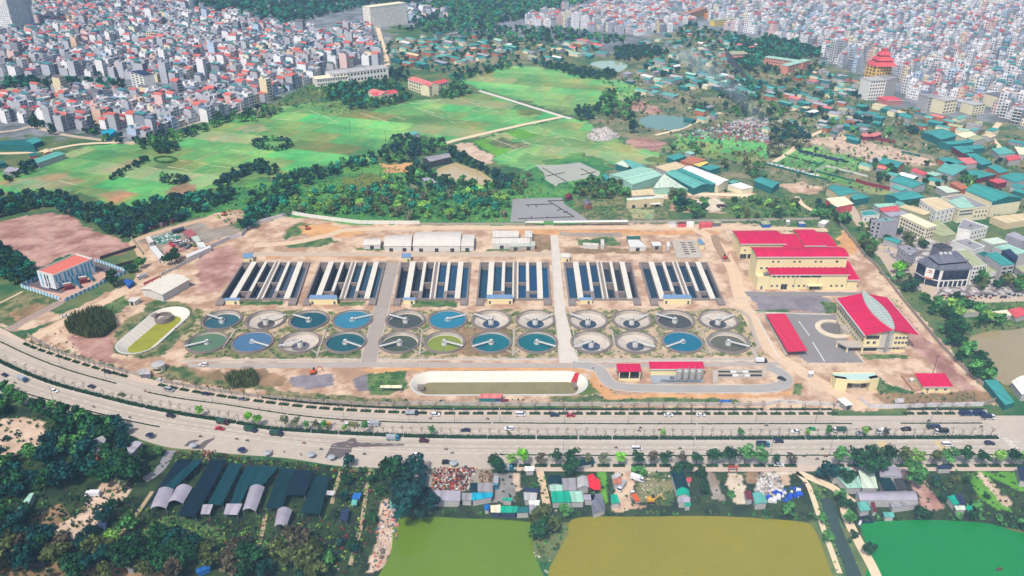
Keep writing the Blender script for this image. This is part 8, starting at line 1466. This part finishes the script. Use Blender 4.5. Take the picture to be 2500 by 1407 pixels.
def veh(x,y,kd,pc,bc,rz,where):
    p = P(x,y); nm = dict(car='car',suv='car',van='van',truck='truck',dumper='truck')[kd]; cn = dict(dgreen='dark green',cyan='cyan blue').get(pc,pc)
    lab = '%s %s %s' % (cn,dict(car='saloon car',suv='tall estate car',van='van',truck='lorry with %s load box' % dict(dgreen='dark green').get(bc,bc),dumper='open lorry').get(kd),where)
    instance(VK[kd],nm,(p.x,p.y,.03),rz,lab,nm,'vehicles on the avenue' if where[:3] == 'dri' else None,dict({'self': PM[pc],'roof': PM[pc]},**({'cargo_box': PM[bc]} if bc else {})))
for x,y,kd,pc,bc in CAR: f = rowof(x,y); h = heading(f,x); up = f in (M2,M3) and y > M2(x); veh(x,y,kd,pc,bc,h + (0 if up or y < M1(x) else pi),'driving on the avenue')
for x,y,kd,pc,bc,rz,wh in ((497,893,'suv','white',0,pi,'parked at the left end of the works road'),(160,774,'car','white',0,.5,'on the dirt road below the substation'),(1858,885,'truck','black','white',0,'on the works road above the ring road'),(1908,927,'car','black',0,-.6,'on the bend of the ring road'),(1556,1173,'truck','white','white',-.5,'in the dirt ramp yard above the olive pond'),(1517,1193,'truck','white','silver',4.2,'halfway down the dirt ramp yard'),(1549,1218,'dumper','white','orange',1.9,'at the foot of the dirt ramp yard'),(228,1211,'truck','white','white',pi,'in the sandy yard among trees'),(1236,1148,'truck','cyan','silver',0,'by the kerb at the grey truck yard'),(1211,1185,'truck','cyan','silver',-1.57,'at the left side of the grey truck yard'),(347,680,'truck','white','silver',4.0,'on the tan track behind the white gable house'),(2162,615,'car','white',0,.2,'parked at the junction by the glass-clad office'),(2176,621,'car','white',0,.3,'parked lower at the junction by the glass-clad office'),(1900,1137,'car','white',0,0,'by the rubble yard kerb')): veh(x,y,kd,pc,bc,rz,wh)
for k,(x,y) in enumerate(((366,560),(375,557),(385,554),(395,552),(406,550),(421,543),(430,538))): veh(x,y,'truck','orange' if k % 2 else 'grey','maroon' if k % 3 else 'grey',1.9,'in the lorry row above the construction yard')
for k,(x,y,c_,kd) in enumerate(((456,591,'white','car'),(447,602,'grey','truck'),(461,605,'grey','dumper'),(476,600,'olive','dumper'),(420,601,'red','dumper'),(427,596,'silver','van'),(435,594,'white','van'),(1714,491,'black','suv'),(1697,495,'black','suv'),(1753,506,'maroon','suv'),(1761,505,'maroon','suv'),(1768,505,'maroon','suv'))): veh(x,y,kd,c_,c_ if kd in ('truck','dumper') else 0,.3 + k * .5,'parked in the ' + ('construction yard' if x < 1000 else 'pale car park'))
def digger(x,y,rz,lab,c='orange'):
    p = P(x,y); t = thing('excavator',lab,'excavator',p,rz)
    for s in (-1,1): m = MB(); m.prism([(-1.7,s * 1.1 - .3),(1.7,s * 1.1 - .3),(1.7,s * 1.1 + .3),(-1.7,s * 1.1 + .3)],0,.8); m.build('track',M_black,t)
    m = MB(); m.box((-.3,0,.85),(3,2.3,1.0)); m.build('body',PM[c],t); m = MB(); m.box((.6,.6,1.85),(1.2,1,1.2)); m.build('cab',M_glass,t); m = MB(); m.tube((1,-.3,1.5),(3.4,-.3,4.2),.28,.22,6); m.tube((3.4,-.3,4.2),(5.2,-.3,2.4),.22,.18,6); m.tube((5.2,-.3,2.4),(4.9,-.3,1.4),.45,.3,6); m.build('boom',PM[c],t)
for a in ((765,912,.3,'orange excavator on the grey gravel heap'),(257,815,2,'orange excavator at the edge of the reed bed'),(549,526,1,'orange excavator on the dirt beside the dark tree belt'),(752,560,2.5,'red-orange excavator near the upper left hoarding'),(1590,1225,0,'yellow excavator beside the stony plot above the olive pond','yellow'),(1770,632,1,'small red digger on the dirt track by the rightmost basin','red')): digger(*a)
# motorbikes and their riders
m = MB(); m.tube((-.45,0,.62),(.4,0,.68),.17,.13,6); m.tube((.45,0,.6),(.6,0,1.0),.07,.05,5); m.tube((.55,-.3,1.02),(.55,.3,1.02),.03,n=4); MBm = take(m.build('motorbike',PM['black'])); m = MB(); m.tube((0,-.06,0),(0,.06,0),.3,n=10); mw_ = take(m.build('wheel',M_black)); BIKE = (MBm,[('wheel',mw_,(-.6,0,.3)),('wheel',mw_,(.65,0,.3))])
def figure(joints,edges,rad):
    me = bpy.data.meshes.new('person'); me.from_pydata(joints,edges,[]); o = bpy.data.objects.new('person',me); COL.objects.link(o); md = o.modifiers.new('s','SKIN'); o.modifiers.new('d','SUBSURF').levels = 1
    for i,r in enumerate(rad): me.skin_vertices[0].data[i].radius = (r,r)
    me.skin_vertices[0].data[0].use_root = True; dg = bpy.context.evaluated_depsgraph_get(); out = bpy.data.meshes.new_from_object(o.evaluated_get(dg)); bpy.data.objects.remove(o); out.materials.append(PM['black']); return out
E_ = [(0,1),(1,2),(2,3),(1,4),(4,5),(5,6),(1,7),(7,8),(8,9),(0,10),(10,11),(11,12),(0,13),(13,14),(14,15)]; RD = [.17,.2,.09,.12,.08,.06,.045,.08,.06,.045,.1,.075,.06,.1,.075,.06]
RID = figure([(-.25,0,.85),(-.12,0,1.32),(-.08,0,1.48),(-.06,0,1.64),(-.08,.22,1.3),(.15,.26,1.1),(.5,.27,1.05),(-.08,-.22,1.3),(.15,-.26,1.1),(.5,-.27,1.05),(.15,.16,.8),(.2,.17,.4),(.35,.17,.32),(.15,-.16,.8),(.2,-.17,.4),(.35,-.17,.32)],E_,RD)
WLK = figure([(0,0,.9),(0,0,1.35),(0,0,1.5),(.02,0,1.64),(0,.22,1.35),(-.05,.26,1.08),(.08,.27,.82),(0,-.22,1.35),(.08,-.26,1.08),(.2,-.26,.85),(.1,.1,.5),(.05,.1,.06),(.2,.1,.05),(-.1,-.1,.5),(-.28,-.1,.08),(-.15,-.1,.05)],E_,RD)
m = MB(); m.lathe([(.12,0),(.15,.12),(.12,.24),(0,.29)],8); HEL = take(m.build('helmet',PM['white']))
CL = [('dark',PM['black']),('navy',PM['navy']),('maroon',PM['maroon']),('grey',PM['grey']),('red',PM['red'])]
def person(me,x,y,z,rz,lab,k,hx): o = bpy.data.objects.new('person',me); COL.objects.link(o); o.location = (x,y,z); o.rotation_euler = (0,0,rz); o.material_slots[0].link = 'OBJECT'; o.material_slots[0].material = CL[k % 5][1]; tag(o,lab,'person'); h = bpy.data.objects.new('helmet',HEL); COL.objects.link(h); h.parent = o; h.location = (hx,0,1.56)
for k,(x,y) in enumerate(((37,937),(229,996),(213,1011),(318,1021),(742,1084),(784,1099),(890,1111),(1089,1099),(1104,1108),(1504,1095),(1660,1097),(2007,1099),(2132,1091),(1963,1116),(2016,1117),(1995,1123),(1563,1047),(1560,1054),(1871,1041),(578,1074),(604,1078),(490,1068),(1051,1024),(1190,1025),(355,957),(2266,1030),(1610,1052),(1195,1120),(2395,1044),(835,1030))):
    p = P(x,y); h = heading(rowof(x,y),x) + (pi if k % 3 == 0 else 0); instance(BIKE,'motorbike',(p.x,p.y,.03),h,'small dark motorbike carrying a rider on the avenue','motorbike','motorbikes on the avenue'); person(RID,p.x,p.y,.03,h,'person in %s clothes and pale helmet riding a motorbike' % CL[k % 5][0],k,-.06)
for k,(x,y) in enumerate(((694,1106),(760,1112),(735,1113),(1029,1124),(632,1000),(1448,902),(1467,945),(665,1104))): p = P(x,y); person(WLK,p.x,p.y,.02,k,'person in %s clothes walking at the edge of the %s' % (CL[k % 5][0],'works road' if y < 950 else 'avenue'),k,.02)
# ------------------------------------------------------------------ yards full of small goods
def goods(pts,step,cols,lab,name,seed,s=(.25,.6),tall=1.4,fill=.9):
    x,y,rng = spread(pts,step,seed,fill,.5); mb = MB(); rr = random.Random(seed)
    for a,b in zip(x,y):
        q = rng.uniform(*s); c = C(*rr.choice(cols))
        if rr.random() < .55: mb.tube((a,b,0),(a,b,q * tall),q * .5,q * .35,5,col=c)
        else: mb.box((a,b,0),(q,q * rng.uniform(.6,1.6),q * rng.uniform(.4,tall)),col=c,rot=rng.uniform(0,3))
    o = mb.build(name,mat('goods',rough=.7,var=.05,attr=True)); o['kind'] = 'stuff'; o['label'] = lab; o['category'] = 'goods'
POT = [(190,60,50),(240,236,230),(120,70,50),(90,96,100),(220,130,60),(60,60,66),(210,206,200),(130,30,40)]
goods(Q('k',600,160,1130,165,1030,340,1020,440,560,435),.85,POT,'hundreds of glazed pots and jars in the pottery yard','pottery',301,(.4,.9)); goods(Q('k',1150,205,1310,200,1310,355,1140,355),.8,[(150,110,76),(90,66,46),(190,160,120)],'rows of brown jars right of the pottery yard','pottery',302,(.4,.7)); goods([(490,1100),(530,1100),(515,1122),(492,1125)],.8,POT,'pots in front of the nursery sheds','pottery',303)
goods([(935,1225),(955,1240),(980,1270),(975,1310),(940,1350),(915,1400),(905,1400),(920,1300)],1.3,[(226,220,214),(190,180,170),(120,110,104),(214,150,140),(90,110,140),(110,150,140),(200,120,100)],'multicoloured rubbish along the lane by the light green pond','rubbish',304,(.3,1.3),.8,.6); goods([(1855,1155),(1900,1160),(1915,1205),(1880,1220),(1845,1195)],1.1,[(236,234,230),(200,190,170),(150,140,130)],'pale rocks heaped in the rubble yard','rocks',305,(.4,1.3),.8); goods([(1900,1200),(1955,1185),(1955,1215),(1880,1235),(1830,1220)],1.8,[(20,70,190),(30,90,220),(230,230,235)],'blue sacks and tarpaulin scraps round the rubble yard','rubbish',306,(.8,2.6),.5,.7)
goods(Q('b',1170,490,1400,545,1800,640,1780,670,1400,575,1170,515),1.6,[(246,246,246),(190,214,224),(120,150,170),(230,220,200)],'white rubbish strip inside the green mesh fence','rubbish',307,(.8,2.4),.5); goods(Q('b',1540,335,1850,400,2180,480,2090,490,1700,400,1550,365),1.8,[(36,44,80),(50,60,100),(30,34,50)],'dark blue sacks on the littered plot','rubbish',308,(1,3),.4); goods([(1540,1155),(1635,1155),(1630,1232),(1565,1228)],3,[(220,210,190),(180,170,150)],'pale stones on the grassy plot above the olive pond','rocks',309,(.5,1.2),.6)
goods([(2300,722),(2560,718),(2560,728),(2300,732)],2.2,[(60,60,70),(200,200,206),(120,40,40),(40,44,60)],'crowded parked motorbikes along the street below the glass-clad office','parked_bikes',310,(.8,1.8),.6); goods([(1430,330),(1480,312),(1510,330),(1440,342)],2.4,[(236,226,216),(200,190,180)],'pale rubble heap by the farm fields','rubble',311,(.8,2.4),.6); goods([(365,585),(430,565),(440,585),(380,600)],1.6,[(120,170,150),(220,226,220),(60,130,110)],'stacked pipes and sheets in the construction yard','materials',312,(.6,2.2),.5)
goods([(1640,335),(1780,300),(1960,320),(1950,345),(1850,350),(1780,345)],3.0,[(150,110,110),(220,214,210),(90,96,110),(180,80,80),(120,160,160)],'jumbled scrap yards under the smoke','rubbish',313,(.8,2.8),.7,.7)
def reeds(pts,step,h,lab,seed):
    x,y,rng = spread(pts,step,seed,1,.5); n = len(x); a = rng.uniform(0,pi,n); hh = h * rng.uniform(.6,1.15,n); w = .1; lx,ly = rng.normal(0,.4,(2,n)); V = np.stack([np.stack([x - w * np.cos(a),y - w * np.sin(a),0 * x],1),np.stack([x + w * np.cos(a),y + w * np.sin(a),0 * x],1),np.stack([x + w * 1.8 * np.cos(a) + lx,y + w * 1.8 * np.sin(a) + ly,hh],1),np.stack([x - w * 1.8 * np.cos(a) + lx,y - w * 1.8 * np.sin(a) + ly,hh],1)],1).reshape(-1,3)
    o = link('reeds',leafmesh('reeds',V,np.repeat(rng.uniform(.5,1.4,n),4),LK['olive'])); o['kind'] = 'stuff'; o['label'] = lab; o['category'] = 'reeds'
reeds([(160,800),(180,780),(240,760),(280,775),(285,800),(255,825),(215,828),(170,815)],.42,5.2,'tall brown reed bed left of the slanted basin',401); reeds([(550,930),(570,918),(620,912),(632,930),(625,945),(570,950)],.42,4.5,'brown reed clump below the works road',402)
# hedge rings and bushes in the fields
for lab,cx,cy,rx,ry in (('thin green ring hedge beside the field tree line',404,391,26,7),): hedge([P(cx + rx * cos(a),cy + ry * sin(a)) for a in np.linspace(0,6.28,20)],3.6 if rx > 30 else 2,2.6 if rx > 30 else 1.2,lab,'mid' if rx < 30 else 'dark','hedge_ring',.7,9,i)
# tarpaulin,parasols,gate arch,boats,pylon
q = Q('I',560,690,605,672,640,710,658,712,665,790,620,790,580,770); mb = MB(); w = [P(a,b,2.4 + .5 * (k % 2)) for k,(a,b) in enumerate(q)]; ct = sum(w,Vector()) / len(w) + Vector((0,0,.8))
for a,b in zip(w,w[1:] + w[:1]): mb.face([b,a,ct]); mb.face([a,b,ct - Vector((0,0,.06))])
for p in w: mb.tube((p.x,p.y,0),p,.05,n=4)
o = mb.build('tarpaulin',mat('scarlet_tarp',C(240,30,50),.6,.1,.5),loc=(ct.x,ct.y,0)); tag(o,'scarlet tarpaulin stretched over poles beside the green strip','tarpaulin')
for k,(x,y,c_) in enumerate(((367,1070,'navy'),(473,1095,'silver'),(591,1106,'navy'),(653,1114,'silver'),(760,1118,'silver'),(810,1124,'silver'),(1107,1139,'silver'))): t = thing('parasol','%s round parasol over a roadside stall' % ('pale grey' if c_ == 'silver' else 'violet-blue'),'parasol',P(x,y)); m = MB(); m.lathe([(1.9,2.1),(1.0,2.5),(0,2.75)],10); m.build('canopy',PM[c_],t); m = MB(); m.tube((0,0,0),(0,0,2.6),.04,n=5); m.build('pole',M_steel,t)
t = thing('gate_arch','red double-beam gate arch at the pale stone garden','gate',P(1788,1153)); m = MB()
for s in (-1.8,1.8): m.tube((s,0,0),(s,0,3.4),.16,n=6)
m.build('post',M_redp,t); m = MB(); m.box((0,0,3.3),(5,.35,.35),bot=True); m.box((0,0,2.5),(4.2,.3,.25),bot=True); m.build('beam',M_redp,t)
t = thing('boat','small white rowing boat at the bank of the emerald pond','boat',P(2100,1277,.05),.9); m = MB(); pr = [(-1.9,.0),(-1.2,.6),(.6,.65),(1.9,0),(.6,-.65),(-1.2,-.6)]; m.prism(pr[::-1],0,.5,top=False); m.prism([(a * .8,b * .7) for a,b in pr[::-1]],.1,.2); m.build('hull',PM['white'],t)
m = MB()
for a in (0,1): m.box((0,a * 3,0),(4.5,.7,.4),bot=True)
for a in (-2,2): m.box((a,1.5,.05),(.7,3,.4),bot=True)
p = P(2119,1276,.05); tag(m.build('raft',PM['navy'],loc=(0,0,0)),'navy square float raft moored on the emerald pond','raft'); THINGS[-1][0].location = p; m = MB(); m.box((0,0,0),(2.6,1.2,.4),rot=.4); m.box((.6,.5,.35),(1,.5,.3)); o = m.build('driftwood_raft',M_bark); o.location = P(2439,1391,.05); tag(o,'brown driftwood raft floating on the emerald pond','raft')
for k,(x,y) in enumerate(((855,325),(942,350),(1166,452),(630,300),(2040,548),(2276,917))): t = thing('utility_pole','thin dark utility pole standing in the fields' if k < 4 else 'grey utility pole at the right edge of the works','pole',P(x,y)); m = MB(); m.tube((0,0,0),(0,0,13),.2,.12,5); m.build('mast',M_bark,t); m = MB(); m.box((0,0,12),(2.4,.2,.2),bot=True); m.build('crossarm',M_bark,t)
# ------------------------------------------------------------------ the hazy air: one box of thin even mist round camera and city
mb = MB(); mb.box((0,1500,-1.2 - 6),(7000,5200,6 + 1.2 + 262),bot=True); hz = mb.build('haze',[]); hz['kind'] = 'stuff'; hz['label'] = 'pale blue haze in the air over the far city'; hz['category'] = 'haze'
hm = bpy.data.materials.new('haze_air'); hm.use_nodes = True; n = hm.node_tree.nodes; n.clear(); out = n.new('ShaderNodeOutputMaterial'); pv = n.new('ShaderNodeVolumePrincipled')
pv.inputs['Color'].default_value = (.42,.70,1.0,1); pv.inputs['Density'].default_value = HAZE; pv.inputs['Anisotropy'].default_value = -.55
hm.node_tree.links.new(pv.outputs[0],out.inputs['Volume']); hz.data.materials.append(hm); hz.visible_shadow = True
# a thin plume of smoke drifting over the scrap yards
mb = MB(); c = P(1885,335); N = 10; rings = []
for i in range(N + 1):
    s = i / N; r = (4 + 26 * s) * (1 if 0 < i < N else .05); rings.append([(c.x - 60 * s + r * 1.3 * cos(a),c.y + 150 * s + r * 1.6 * sin(a),2 + 60 * s ** .7 + (r * .35 * sin(a * 2))) for a in [2 * pi * k / 14 for k in range(14)]])
for A_,B_ in zip(rings,rings[1:]):
    for k in range(14): j = (k + 1) % 14; mb.face([A_[k],A_[j],B_[j],B_[k]])
mb.face(rings[0][::-1]); mb.face(rings[-1]); sm = mb.build('smoke',[]); sm['kind'] = 'stuff'; sm['label'] = 'thin bluish smoke drifting from the scrap yards'; sm['category'] = 'smoke'
m2 = hm.copy(); m2.name = 'smoke_air'; sm.data.materials.append(m2); pv2 = [q for q in m2.node_tree.nodes if q.type == 'PRINCIPLED_VOLUME'][0]; pv2.inputs['Density'].default_value = .0028; pv2.inputs['Color'].default_value = (.8,.88,1,1)
finish_labels()
